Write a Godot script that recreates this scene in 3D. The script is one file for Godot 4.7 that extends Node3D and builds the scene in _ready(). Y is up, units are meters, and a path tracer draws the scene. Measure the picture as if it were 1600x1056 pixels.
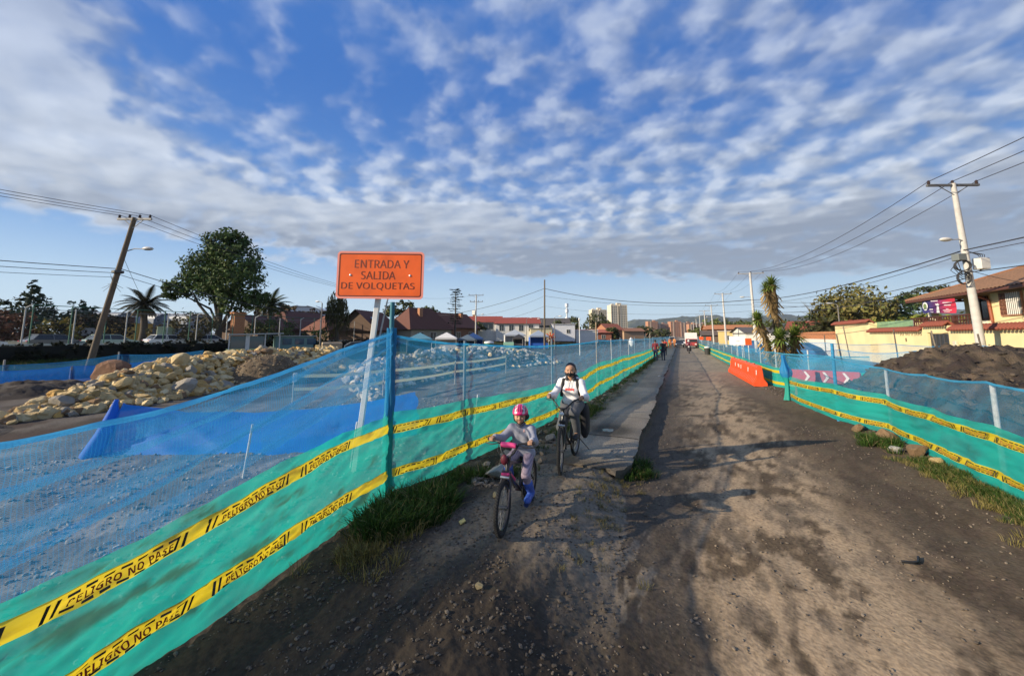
extends Node3D
# World axes: the street runs towards -Z, y is up, metres. The viewer stands at the origin, 2.25 m up.

const SUN_TRAVEL := Vector3(0.698, -0.365, -0.616)   # low sun from the left
var rng := RandomNumberGenerator.new()
var names := {}
var mats := {}
var texs := {}
var na := FastNoiseLite.new()
var nb := FastNoiseLite.new()
var ncell := FastNoiseLite.new()

func _ready() -> void:
	rng.seed = 77123
	# ---- camera
	var cam := Camera3D.new()
	cam.name = "camera"
	cam.projection = Camera3D.PROJECTION_FRUSTUM
	cam.near = 0.05
	cam.far = 9000.0
	cam.size = 0.05 * 1056.0 / 600.0
	cam.frustum_offset = Vector2(0.0, -0.05 * 70.0 / 600.0)
	cam.position = Vector3(0, 2.25, 0)
	cam.rotation = Vector3(deg_to_rad(6.3716), deg_to_rad(23.4594), 0)
	add_child(cam)
	cam.current = true
	# ---- sky and air
	var we := WorldEnvironment.new()
	we.name = "world"
	var e := Environment.new()
	e.background_mode = Environment.BG_SKY
	e.tonemap_mode = Environment.TONE_MAPPER_LINEAR
	e.tonemap_exposure = 1.5
	e.sdfgi_enabled = true
	e.ssao_enabled = true
	e.ssil_enabled = true
	e.fog_enabled = true
	e.fog_density = 0.000075
	e.fog_light_color = Color(0.80, 0.87, 0.95)
	e.fog_sun_scatter = 0.0
	var pm := PanoramaSkyMaterial.new()
	pm.panorama = sky_texture()
	var sky := Sky.new()
	sky.sky_material = pm
	e.sky = sky
	we.environment = e
	add_child(we)
	# ---- sun
	var sun := DirectionalLight3D.new()
	sun.name = "sun"
	sun.light_color = Color(1.0, 0.93, 0.82)
	sun.light_energy = 1.6
	sun.light_angular_distance = 0.5
	sun.shadow_enabled = true
	sun.basis = Basis.looking_at(SUN_TRAVEL.normalized(), Vector3.UP)
	add_child(sun)
	# ---- noises
	na.seed = 11; na.frequency = 1.0; na.fractal_octaves = 4
	nb.seed = 23; nb.frequency = 1.0; nb.fractal_octaves = 2
	# ---- the place
	build_ground()
	build_hills()
	build_path()
	build_fences()
	build_right_side()
	build_left_side()
	build_distance()
	build_poles_and_wires()
	build_rocks()
	build_sign()
	build_riders()
	build_street_life()
	build_greens()

# ------------------------------------------------------------------ sky
var sk1 := FastNoiseLite.new()
var sk2 := FastNoiseLite.new()
var sk3 := FastNoiseLite.new()
const SKW := 2560
const SKH := 1280

func sstep(a: float, b: float, x: float) -> float:
	var t := clampf((x - a) / (b - a), 0.0, 1.0)
	return t * t * (3.0 - 2.0 * t)

func bank_edge(z: float) -> float:
	var zs := [-30.0, -2.6, -1.97, -1.35, -0.92, -0.76, -0.58, -0.39, 0.6, 30.0]
	var xs := [-0.6, -1.2, -2.6, -2.8, -2.5, -2.35, -1.98, -1.75, -1.6, -2.2]
	for k in 9:
		if z <= zs[k + 1]:
			return lerpf(xs[k], xs[k + 1], clampf((z - zs[k]) / (zs[k + 1] - zs[k]), 0, 1))
	return -2.2

func cloud(px: float, pz: float, r: float, y: float) -> float:
	# small scale on a curved cloud layer, so that far puffs do not flatten into streaks
	var k := 1.6 * y / (y + 0.30)
	var qx := px * k
	var qz := pz * k
	var big := sk2.get_noise_2d(px * 0.42 + 9.0, pz * 0.42)
	var warp := 0.10 * sk2.get_noise_2d(qx * 1.7, qz * 1.7)
	var cells := sk1.get_noise_2d(qx * 4.2 + warp, qz * 4.8 - warp)
	cells = 0.80 * cells - 0.34 * (ncell.get_noise_2d(qx * 7.6 + 0.8 * cells, qz * 8.6 - 0.8 * cells) + 0.45)
	var v := 0.5 + 0.22 * big + 0.66 * cells
	var cov := lerpf(0.70, 0.74, sstep(0.9, 2.3, r)) + 0.40 * sstep(2.2, 4.4, r)
	# a clearer patch high on the left, in front of the great bank
	cov -= 0.36 * exp(-((px + 1.3) * (px + 1.3) / 0.26 + (pz + 1.0) * (pz + 1.0) / 0.30))
	var d := sstep(0.80 - cov, 1.0 - cov + 0.74, v)
	var edge := bank_edge(pz) + 0.30 + 0.12 * big + 0.30 * cells
	if px < edge + 0.3:
		d = maxf(d, clampf(sstep(0.14, -0.30, px - edge) * (0.96 + 0.22 * cells), 0, 1) * sstep(6.0, 3.4, r))
	var far_end := clampf(7.4 + 0.42 * px, 4.4, 8.8) + 1.1 * big + 0.9 * cells
	return d * sstep(far_end + 0.35, far_end - 0.7, r)

func sky_texture() -> ImageTexture:
	ncell.seed = 5; ncell.noise_type = FastNoiseLite.TYPE_CELLULAR; ncell.frequency = 1.0; ncell.fractal_type = FastNoiseLite.FRACTAL_NONE
	sk1.seed = 404; sk1.frequency = 1.0; sk1.fractal_octaves = 5; sk1.fractal_gain = 0.48
	sk2.seed = 91; sk2.frequency = 1.0; sk2.fractal_octaves = 3
	sk3.seed = 38; sk3.frequency = 1.0; sk3.fractal_octaves = 3
	var half := SKH / 2
	var dens := PackedFloat32Array()
	dens.resize(SKW * half)
	for j in half:
		var y := cos(PI * (j + 0.5) / SKH)
		var r := sqrt(1.0 - y * y) / maxf(y, 0.02)
		if r > 11.0:
			continue
		for i in SKW:
			var az := (i + 0.5) / SKW * TAU
			dens[j * SKW + i] = cloud(sin(az) * r, -cos(az) * r, r, y)
	var out := PackedFloat32Array()
	out.resize(SKW * half * 3)
	var sunh := Vector2(-SUN_TRAVEL.x, -SUN_TRAVEL.z).normalized()
	var white := Vector3(0.50, 0.54, 0.60)
	var grey := Vector3(0.205, 0.24, 0.305)
	for j in half:
		var y := cos(PI * (j + 0.5) / SKH)
		var s := sqrt(1.0 - y * y)
		var el := asin(y)
		var r := s / maxf(y, 0.02)
		var air := Vector3(0.38, 0.50, 0.59).lerp(Vector3(0.145, 0.29, 0.53), sstep(0.03, 0.30, el)).lerp(Vector3(0.040, 0.125, 0.365), sstep(0.0, 0.62, el))
		air = air.lerp(Vector3(0.45, 0.52, 0.57), 0.6 * exp(-el * 20.0))
		var far := sstep(2.6, 5.0, r)
		var shut := lerpf(0.60, 0.94, sstep(1.0, 3.8, r)) * (1.0 - 0.25 * sstep(0.20, 0.08, el))
		var reach := 0.07 + 0.03 * r
		for i in SKW:
			var az := (i + 0.5) / SKW * TAU
			var dx := sin(az) * s
			var dz := -cos(az) * s
			var toward := 0.5 + 0.5 * (dx * sunh.x + dz * sunh.y)
			var c := air * (0.93 + 0.16 * toward)
			var d := dens[j * SKW + i]
			if d > 0.003:
				var px := dx / y
				var pz := dz / y
				var qx := px + sunh.x * reach
				var qz := pz + sunh.y * reach
				var jj := mini(int(atan2(sqrt(qx * qx + qz * qz), 1.0) / PI * SKH), half - 1)
				var ii := posmod(int(atan2(qx, -qz) / TAU * SKW), SKW)
				var deep := far * sstep(0.55, 1.0, d)
				var k := 0.56 + (0.95 - 0.40 * far) * (d - dens[jj * SKW + ii]) - 0.42 * deep - 0.16 * far + (0.36 - 0.10 * far) * sk3.get_noise_2d(px * 1.6, pz * 2.6) + 0.12 * (toward - 0.5)
				k += 0.20 * sstep(1.2, 2.4, -px + 0.3 * pz) * (1.0 - deep)
				c = c.lerp(grey.lerp(white, clampf(k, 0.0, 1.0)), d * shut)
			var o := (j * SKW + i) * 3
			out[o] = c.x
			out[o + 1] = c.y
			out[o + 2] = c.z
	var bytes := out.to_byte_array()
	var low := PackedFloat32Array()
	low.resize(SKW * 3)
	for i in SKW:
		low[i * 3] = 0.16; low[i * 3 + 1] = 0.15; low[i * 3 + 2] = 0.14
	var lb := low.to_byte_array()
	for j in half:
		bytes.append_array(lb)
	return ImageTexture.create_from_image(Image.create_from_data(SKW, SKH, false, Image.FORMAT_RGBF, bytes))

# ------------------------------------------------------------------ mesh helpers
class MB:
	var v := PackedVector3Array()
	var n := PackedVector3Array()
	var uv := PackedVector2Array()
	var c := PackedColorArray()
	var i := PackedInt32Array()
	var col := Color(1, 1, 1)
	var xf := Transform3D()

	func tri(a: Vector3, b: Vector3, d: Vector3) -> void:   # counter-clockwise seen from outside
		a = xf * a; b = xf * b; d = xf * d
		var nn := (b - a).cross(d - a).normalized()
		var k := v.size()
		v.append(a); v.append(b); v.append(d)
		for j in 3:
			n.append(nn); uv.append(Vector2(0, 0)); c.append(col)
		i.append(k); i.append(k + 2); i.append(k + 1)

	func quad(a: Vector3, b: Vector3, d: Vector3, e: Vector3) -> void:
		a = xf * a; b = xf * b; d = xf * d; e = xf * e
		var nn := (d - a).cross(e - b).normalized()
		var k := v.size()
		v.append(a); v.append(b); v.append(d); v.append(e)
		for j in 4:
			n.append(nn); c.append(col)
		uv.append(Vector2(0, 1)); uv.append(Vector2(1, 1)); uv.append(Vector2(1, 0)); uv.append(Vector2(0, 0))
		i.append_array(PackedInt32Array([k, k + 2, k + 1, k, k + 3, k + 2]))

	# rows x cols points, smooth; normals from (col step) x (row step)
	func grid(pts: PackedVector3Array, rows: int, cols: int, closed := false, colors := PackedColorArray(), uvs := PackedVector2Array()) -> void:
		var k := v.size()
		var acc := PackedVector3Array()
		acc.resize(rows * cols)
		var idx := PackedInt32Array()
		var cc := cols if closed else cols - 1
		for r in rows - 1:
			for q in cc:
				var a := r * cols + q
				var b := r * cols + (q + 1) % cols
				var d := a + cols
				var e := b + cols
				var fn := (pts[b] - pts[d]).cross(pts[e] - pts[a]) * -1.0
				fn = (pts[e] - pts[a]).cross(pts[d] - pts[b])
				acc[a] += fn; acc[b] += fn; acc[d] += fn; acc[e] += fn
				idx.append(k + a); idx.append(k + e); idx.append(k + b)
				idx.append(k + a); idx.append(k + d); idx.append(k + e)
		for j in pts.size():
			v.append(xf * pts[j])
			n.append((xf.basis * acc[j]).normalized())
			c.append(colors[j] if colors.size() else col)
			uv.append(uvs[j] if uvs.size() else Vector2(float(j % cols) / maxi(cols - 1, 1), float(j / cols) / maxi(rows - 1, 1)))
		i.append_array(idx)

	func box(ctr: Vector3, size: Vector3, basis := Basis(), bev := 0.0) -> void:
		var h := size * 0.5
		var keep := xf
		xf = xf * Transform3D(basis, ctr)
		if bev <= 0.0:
			var p := [Vector3(-h.x, -h.y, -h.z), Vector3(h.x, -h.y, -h.z), Vector3(h.x, h.y, -h.z), Vector3(-h.x, h.y, -h.z), Vector3(-h.x, -h.y, h.z), Vector3(h.x, -h.y, h.z), Vector3(h.x, h.y, h.z), Vector3(-h.x, h.y, h.z)]
			quad(p[4], p[5], p[6], p[7]); quad(p[1], p[0], p[3], p[2]); quad(p[5], p[1], p[2], p[6])
			quad(p[0], p[4], p[7], p[3]); quad(p[7], p[6], p[2], p[3]); quad(p[0], p[1], p[5], p[4])
		else:
			var g := h - Vector3(bev, bev, bev)
			for s in [-1, 1]:
				face(Vector3(s * h.x, 0, 0), Vector3(0, g.y, 0), Vector3(0, 0, g.z) * s)
				face(Vector3(0, s * h.y, 0), Vector3(0, 0, g.z), Vector3(g.x, 0, 0) * s)
				face(Vector3(0, 0, s * h.z), Vector3(g.x, 0, 0), Vector3(0, g.y, 0) * s)
			for s in [-1, 1]:
				for t in [-1, 1]:
					edge(Vector3(0, s * g.y, t * h.z), Vector3(0, s * h.y, t * g.z), Vector3(g.x, 0, 0), Vector3(0, s, t))
					edge(Vector3(s * g.x, 0, t * h.z), Vector3(s * h.x, 0, t * g.z), Vector3(0, g.y, 0), Vector3(s, 0, t))
					edge(Vector3(s * g.x, t * h.y, 0), Vector3(s * h.x, t * g.y, 0), Vector3(0, 0, g.z), Vector3(s, t, 0))
					for u in [-1, 1]:
						var a := Vector3(s * h.x, t * g.y, u * g.z)
						var b := Vector3(s * g.x, t * h.y, u * g.z)
						var d := Vector3(s * g.x, t * g.y, u * h.z)
						if s * t * u > 0: tri(a, b, d)
						else: tri(a, d, b)
		xf = keep

	func face(ctr: Vector3, a: Vector3, b: Vector3) -> void:
		quad(ctr - a - b, ctr + a - b, ctr + a + b, ctr - a + b)

	func edge(p: Vector3, q: Vector3, along: Vector3, outw: Vector3) -> void:
		if (2.0 * along).cross(q - p).dot(outw) > 0: quad(p - along, p + along, q + along, q - along)
		else: quad(p + along, p - along, q - along, q + along)

	func tube(path: Array, rad: Array, sides := 8, caps := true, colors := []) -> void:
		var pts := PackedVector3Array()
		var cs := PackedColorArray()
		var rows := path.size()
		var t0: Vector3 = (path[1] - path[0]).normalized()
		var u := t0.cross(Vector3.UP if absf(t0.y) < 0.9 else Vector3.RIGHT).normalized()
		for r in rows:
			var t: Vector3 = (path[mini(r + 1, rows - 1)] - path[maxi(r - 1, 0)]).normalized()
			u = (u - t * u.dot(t)).normalized()
			var w := t.cross(u)
			var rr: float = rad[r] if r < rad.size() else rad[rad.size() - 1]
			for q in sides:
				var a := TAU * q / sides
				pts.append(path[r] + (u * cos(a) + w * sin(a)) * rr)
				cs.append(colors[r] if colors.size() else col)
		grid(pts, rows, sides, true, cs)
		if caps:
			for e in 2:
				var o := 0 if e == 0 else (rows - 1) * sides
				for q in range(1, sides - 1):
					if e == 0: tri(pts[o], pts[o + q + 1], pts[o + q])
					else: tri(pts[o], pts[o + q], pts[o + q + 1])

	func rod(a: Vector3, b: Vector3, r0: float, r1 := -1.0, sides := 8) -> void:
		tube([a, b], [r0, r1 if r1 >= 0.0 else r0], sides)

	# profile: Vector2(radius, y); every band keeps its own edge
	func lathe(prof: Array, sides := 16, smooth := false) -> void:
		if smooth:
			var pts := PackedVector3Array()
			for p in prof:
				for q in sides:
					var a := -TAU * q / sides
					pts.append(Vector3(p.x * cos(a), p.y, p.x * sin(a)))
			grid(pts, prof.size(), sides, true)
			return
		for r in prof.size() - 1:
			var pts := PackedVector3Array()
			for k in 2:
				var p: Vector2 = prof[r + k]
				for q in sides:
					var a := -TAU * q / sides
					pts.append(Vector3(p.x * cos(a), p.y, p.x * sin(a)))
			grid(pts, 2, sides, true)

	func ball(ctr: Vector3, rad: Vector3, rings := 8, sides := 12, from := -1.0) -> void:
		var pts := PackedVector3Array()
		for r in rings + 1:
			var y := lerpf(from, 1.0, float(r) / rings)
			var th := asin(clampf(y, -1, 1)) if from > -1.0 else lerpf(-PI / 2, PI / 2, float(r) / rings)
			for q in sides:
				var a := -TAU * q / sides
				pts.append(ctr + Vector3(cos(th) * cos(a), sin(th), cos(th) * sin(a)) * rad)
		grid(pts, rings + 1, sides, true)

	# polygon in the xy plane (counter-clockwise), thickness along z centred
	func prism(poly: PackedVector2Array, depth: float) -> void:
		var t := Geometry2D.triangulate_polygon(poly)
		var h := depth * 0.5
		for k in range(0, t.size(), 3):
			var a := poly[t[k]]
			var b := poly[t[k + 1]]
			var d := poly[t[k + 2]]
			if (b - a).cross(d - a) < 0:
				var w := b
				b = d
				d = w
			tri(Vector3(a.x, a.y, h), Vector3(b.x, b.y, h), Vector3(d.x, d.y, h))
			tri(Vector3(a.x, a.y, -h), Vector3(d.x, d.y, -h), Vector3(b.x, b.y, -h))
		var area := 0.0
		for k in poly.size():
			area += poly[k].cross(poly[(k + 1) % poly.size()])
		for k in poly.size():
			var a := poly[k]
			var b := poly[(k + 1) % poly.size()]
			if area > 0:
				quad(Vector3(a.x, a.y, -h), Vector3(b.x, b.y, -h), Vector3(b.x, b.y, h), Vector3(a.x, a.y, h))
			else:
				quad(Vector3(b.x, b.y, -h), Vector3(a.x, a.y, -h), Vector3(a.x, a.y, h), Vector3(b.x, b.y, h))

	func mesh() -> ArrayMesh:
		var m := ArrayMesh.new()
		if v.size() == 0:
			return m
		var a := []
		a.resize(Mesh.ARRAY_MAX)
		a[Mesh.ARRAY_VERTEX] = v
		a[Mesh.ARRAY_NORMAL] = n
		a[Mesh.ARRAY_TEX_UV] = uv
		a[Mesh.ARRAY_COLOR] = c
		a[Mesh.ARRAY_INDEX] = i
		m.add_surface_from_arrays(Mesh.PRIMITIVE_TRIANGLES, a)
		return m

func numbered(s: String) -> String:
	if not names.has(s):
		names[s] = 0
		return s
	names[s] += 1
	return "%s_%03d" % [s, names[s]]

func put(called: String, what, m: Material, parent: Node3D) -> MeshInstance3D:   # a part
	var o := MeshInstance3D.new()
	o.name = called
	o.mesh = what.mesh() if what is MB else what
	o.material_override = m
	parent.add_child(o, true)
	return o

func thing(called: String, label: String, category: String, at := Vector3.ZERO, turn := 0.0, group := "") -> Node3D:
	var o := Node3D.new()
	o.name = numbered(called)
	add_child(o)
	o.position = at
	o.rotation.y = turn
	tag(o, label, category, group)
	return o

func tag(o: Node3D, label: String, category: String, group := "") -> Node3D:
	o.set_meta("label", label)
	o.set_meta("category", category)
	if group:
		o.set_meta("group", group)
	return o

func single(called: String, what, m: Material, label: String, category: String, at := Vector3.ZERO, turn := 0.0, group := "") -> MeshInstance3D:
	var o := MeshInstance3D.new()
	o.name = numbered(called)
	o.mesh = what.mesh() if what is MB else what
	o.material_override = m
	add_child(o)
	o.position = at
	o.rotation.y = turn
	tag(o, label, category, group)
	return o

func setting(called: String, what, m: Material, kind := "structure") -> MeshInstance3D:
	var o := MeshInstance3D.new()
	o.name = numbered(called)
	o.mesh = what.mesh() if what is MB else what
	o.material_override = m
	add_child(o)
	o.set_meta("kind", kind)
	return o

func copy(o: Node3D, label: String, at: Vector3, turn := 0.0) -> Node3D:
	var r: Node3D = o.duplicate()
	var base := String(o.name)
	if base.length() > 4 and base.right(3).is_valid_int():
		base = base.left(-4)
	r.name = numbered(base)
	add_child(r)
	r.position = at
	r.rotation.y = turn
	r.set_meta("label", label)
	return r

func scatter(called: String, m: Mesh, mt: Material, xs: Array, parent: Node3D = null, cols := []) -> MultiMeshInstance3D:
	var mm := MultiMesh.new()
	mm.transform_format = MultiMesh.TRANSFORM_3D
	mm.use_colors = cols.size() > 0
	mm.mesh = m
	mm.instance_count = xs.size()
	for k in xs.size():
		mm.set_instance_transform(k, xs[k])
		if cols.size():
			mm.set_instance_color(k, cols[k])
	var o := MultiMeshInstance3D.new()
	o.name = called if parent else numbered(called)
	o.multimesh = mm
	o.material_override = mt
	o.set_meta("kind", "stuff")
	if parent:
		parent.add_child(o, true)
	else:
		add_child(o)
	return o

# ------------------------------------------------------------------ textures and materials
func noise_tex(key: String, freq: float, octs: int, lo: float, hi: float, size := 256, type := FastNoiseLite.TYPE_SIMPLEX_SMOOTH) -> ImageTexture:
	if texs.has(key):
		return texs[key]
	var f := FastNoiseLite.new()
	f.seed = hash(key) % 1000
	f.noise_type = type
	f.frequency = freq
	f.fractal_octaves = octs
	var im := f.get_seamless_image(size, size, false, false, 0.15)
	im.convert(Image.FORMAT_RGB8)
	if lo > 0.0 or hi < 1.0:
		var d := im.get_data()
		for k in d.size():
			d[k] = int(pow(clampf(lo + (hi - lo) * d[k] / 255.0, 0, 1), 0.4545) * 255.0)
		im = Image.create_from_data(size, size, false, Image.FORMAT_RGB8, d)
	texs[key] = ImageTexture.create_from_image(im)
	return texs[key]

func mat(c: Color, rough := 0.85, o := {}) -> StandardMaterial3D:
	var key := str(c, rough, o)
	if mats.has(key):
		return mats[key]
	var m := StandardMaterial3D.new()
	m.albedo_color = c.linear_to_srgb()
	m.albedo_color.a = c.a
	m.roughness = rough
	m.metallic = o.get("metal", 0.0)
	m.metallic_specular = o.get("spec", 0.5)
	m.vertex_color_use_as_albedo = o.get("vc", false)
	if o.has("alpha"):
		m.transparency = BaseMaterial3D.TRANSPARENCY_ALPHA
		m.albedo_color.a = o.alpha
	if o.has("back"):
		m.backlight_enabled = true
		m.backlight = Color(o.back, o.back, o.back)
	if o.has("grain"):      # [texture key, repeats per metre]
		m.albedo_texture = grain(o.grain[0])
		m.uv1_triplanar = true
		m.uv1_world_triplanar = o.get("world", true)
		var s: float = o.grain[1]
		m.uv1_scale = Vector3(s, s, s) if not o.has("stretch") else Vector3(s, s, s) * o.stretch
	if o.has("bump"):       # [texture key, height in cm]
		m.heightmap_enabled = true
		m.heightmap_texture = grain(o.bump[0])
		m.heightmap_scale = o.bump[1]
	if o.has("coat"):
		m.clearcoat_enabled = true
		m.clearcoat = o.coat
		m.clearcoat_roughness = 0.15
	if o.has("rim"):
		m.rim_enabled = true
		m.rim = o.rim
		m.rim_tint = 0.5
	m.cull_mode = BaseMaterial3D.CULL_DISABLED
	mats[key] = m
	return m

func grain(k: String) -> ImageTexture:
	match k:
		"dirt": return noise_tex("dirt", 0.035, 5, 0.55, 1.25, 512)
		"speck": return noise_tex("speck", 0.16, 2, 0.45, 1.15, 256)
		"soft": return noise_tex("soft", 0.012, 4, 0.80, 1.10, 256)
		"rough": return noise_tex("rough", 0.05, 5, 0.0, 1.0, 512)
		"stone": return noise_tex("stone", 0.03, 5, 0.55, 1.25, 256)
		"weave": return noise_tex("weave", 0.30, 1, 0.7, 1.05, 128)
	return noise_tex("soft", 0.012, 4, 0.80, 1.10, 256)

func vmat(rough := 0.9, o := {}) -> StandardMaterial3D:
	o = o.duplicate()
	o.vc = true
	return mat(Color(1, 1, 1), rough, o)

func paint(r: float, g: float, b: float, rough := 0.6) -> StandardMaterial3D:
	return mat(Color(r, g, b), rough, {"grain": ["soft", 0.8]})

# ------------------------------------------------------------------ ground
func road_right(z: float) -> float:
	return 3.15 + 0.75 * sstep(-20.0, -12.0, z)

func kerb(z: float) -> float:
	return -0.80 + 0.03 * sin(z * 0.9) + 0.02 * sin(z * 2.3) - 0.006 * minf(0, z + 20.0) * 0.4

func ground_y(x: float, z: float) -> float:
	var h := 0.0
	# strip that carries the path: about 0.17 m above the road, crumbling near the viewer
	var crumble := sstep(-8.0, -5.6, z)
	var e := kerb(z) + crumble * (0.18 * na.get_noise_2d(x * 0.8, z * 1.1) - 0.12 + 0.14 * sstep(-4.5, -1.0, z))
	var wide := 0.04 + 0.50 * crumble
	var strip := sstep(e + wide * 0.4, e - wide, x)
	var fall := sstep(-4.7, -1.6, z) * sstep(-1.4, -2.9, x)
	h += strip * (0.165 - 0.085 * fall)
	if x < -2.0 and x > -8.0:
		h += 0.03 * exp(-pow((x + 2.8) / 0.4, 2)) * sstep(-40.0, -10.0, z) * sstep(-4.5, -6.0, z)
	# field behind the net fence sinks back, then a bank rises
	h -= 0.12 * sstep(-4.2, -6.5, x)
	h += 1.0 * sstep(-37.0, -50.0, x)
	# right hand verge
	var rr := road_right(z)
	h += 0.07 * sstep(rr - 0.15, rr + 0.4, x)
	var near := 1.0 / (1.0 + 0.004 * (x * x + z * z))
	if near > 0.02:
		var n1 := na.get_noise_2d(x * 0.7, z * 0.7)
		var n2 := na.get_noise_2d(x * 3.1, z * 3.1)
		var rough_side := clampf(sstep(0.3, -0.6, x) + sstep(rr - 0.6, rr + 0.2, x), 0, 1)
		h += near * (0.025 * n1 + n2 * (0.007 + 0.012 * rough_side * (0.4 + crumble)))
		if rough_side > 0.2 and z > -9.0 and x < 0.2:
			h += near * 0.010 * rough_side * crumble * nb.get_noise_2d(x * 9.0, z * 9.0)
		# shallow ruts of the wheels
		for rx in [0.45, 1.95]:
			var g: float = (x - rx - 0.25 * nb.get_noise_2d(z * 0.12, rx)) / 0.22
			h -= 0.006 * exp(-g * g)
		# dips that hold the puddles
		h -= 0.03 * exp(-(pow((x - 2.85) / 0.5, 2) + pow((z + 17.4) / 1.6, 2)))
		h -= 0.03 * exp(-(pow((x - 3.05) / 0.5, 2) + pow((z + 6.4) / 1.3, 2)))
	return h

func ground_color(x: float, z: float) -> Color:
	var n1 := na.get_noise_2d(x * 0.55 + 7.0, z * 0.30)
	var n2 := na.get_noise_2d(x * 1.7, z * 0.75 + 3.0)
	var n3 := nb.get_noise_2d(x * 7.0, z * 4.5)
	var n4 := na.get_noise_2d(x * 3.6 + 20.0, z * 1.5)
	var rr := road_right(z)
	var mud := Color(0.070, 0.050, 0.032)
	var dry := Color(0.385, 0.285, 0.18)
	var grey := Color(0.165, 0.126, 0.086)
	var lim := -0.95 + sstep(-6.5, -4.5, z) * (0.55 + 0.45 * n1 + 0.35 * n4)
	if x > lim and x < rr + 0.6:
		var t := sstep(-0.32, 0.22, n1 * 0.6 + n2 * 0.65 + n4 * 0.45 + n3 * 0.14 + 0.16 * nb.get_noise_2d(x * 13.0 + n1 * 3.0, z * 0.6) + 0.18 * (1.0 - absf(x - 1.25) / 1.5) - 0.02)
		var c := grey.lerp(dry, t * sstep(-0.9, 0.5, x))
		var wet := sstep(0.08, 0.40, n2 * 0.8 - n1 * 0.6 - 0.45 * n4 + 0.25 * n3 + 0.03)
		c = c.lerp(mud, 0.85 * wet)
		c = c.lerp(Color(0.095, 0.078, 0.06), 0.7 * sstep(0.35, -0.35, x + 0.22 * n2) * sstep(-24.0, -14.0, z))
		var right := sstep(1.5, 2.5, x + 0.55 * n1 + 0.3 * n2)
		c = c.lerp(Color(0.078, 0.056, 0.038), 0.85 * right * sstep(-40.0, -18.0, z))
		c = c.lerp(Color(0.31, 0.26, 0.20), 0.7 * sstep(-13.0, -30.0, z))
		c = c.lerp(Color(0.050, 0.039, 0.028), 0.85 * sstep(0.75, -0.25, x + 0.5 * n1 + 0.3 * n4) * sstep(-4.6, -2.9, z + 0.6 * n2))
		return c.lerp(mud, 0.6 * sstep(rr - 0.2, rr + 0.3, x))
	if x >= rr + 0.6:
		if z < -30.0 or x > 14.0:
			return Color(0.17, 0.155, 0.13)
		return Color(0.10, 0.085, 0.06).lerp(Color(0.16, 0.14, 0.11), sstep(-0.2, 0.4, n1))
	if x > -4.0:
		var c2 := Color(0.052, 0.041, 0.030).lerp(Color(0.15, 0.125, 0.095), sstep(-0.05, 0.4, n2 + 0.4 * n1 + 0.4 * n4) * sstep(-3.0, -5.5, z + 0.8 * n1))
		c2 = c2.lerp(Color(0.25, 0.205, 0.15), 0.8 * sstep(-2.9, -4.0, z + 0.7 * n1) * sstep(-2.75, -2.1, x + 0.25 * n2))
		return c2
	if x > -13.0:
		return Color(0.115, 0.115, 0.112).lerp(Color(0.22, 0.215, 0.20), sstep(0.0, 0.45, n2))
	if x > -29.0:
		var c3 := Color(0.055, 0.042, 0.032).lerp(Color(0.12, 0.105, 0.09), sstep(-0.1, 0.35, n1 + 0.3 * n2))
		return c3
	if x > -60.0:
		return Color(0.05, 0.07, 0.02).lerp(Color(0.09, 0.085, 0.04), sstep(-0.2, 0.3, n1))
	return Color(0.11, 0.11, 0.085).lerp(Color(0.05, 0.065, 0.03), sstep(-0.2, 0.3, n1))

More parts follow.
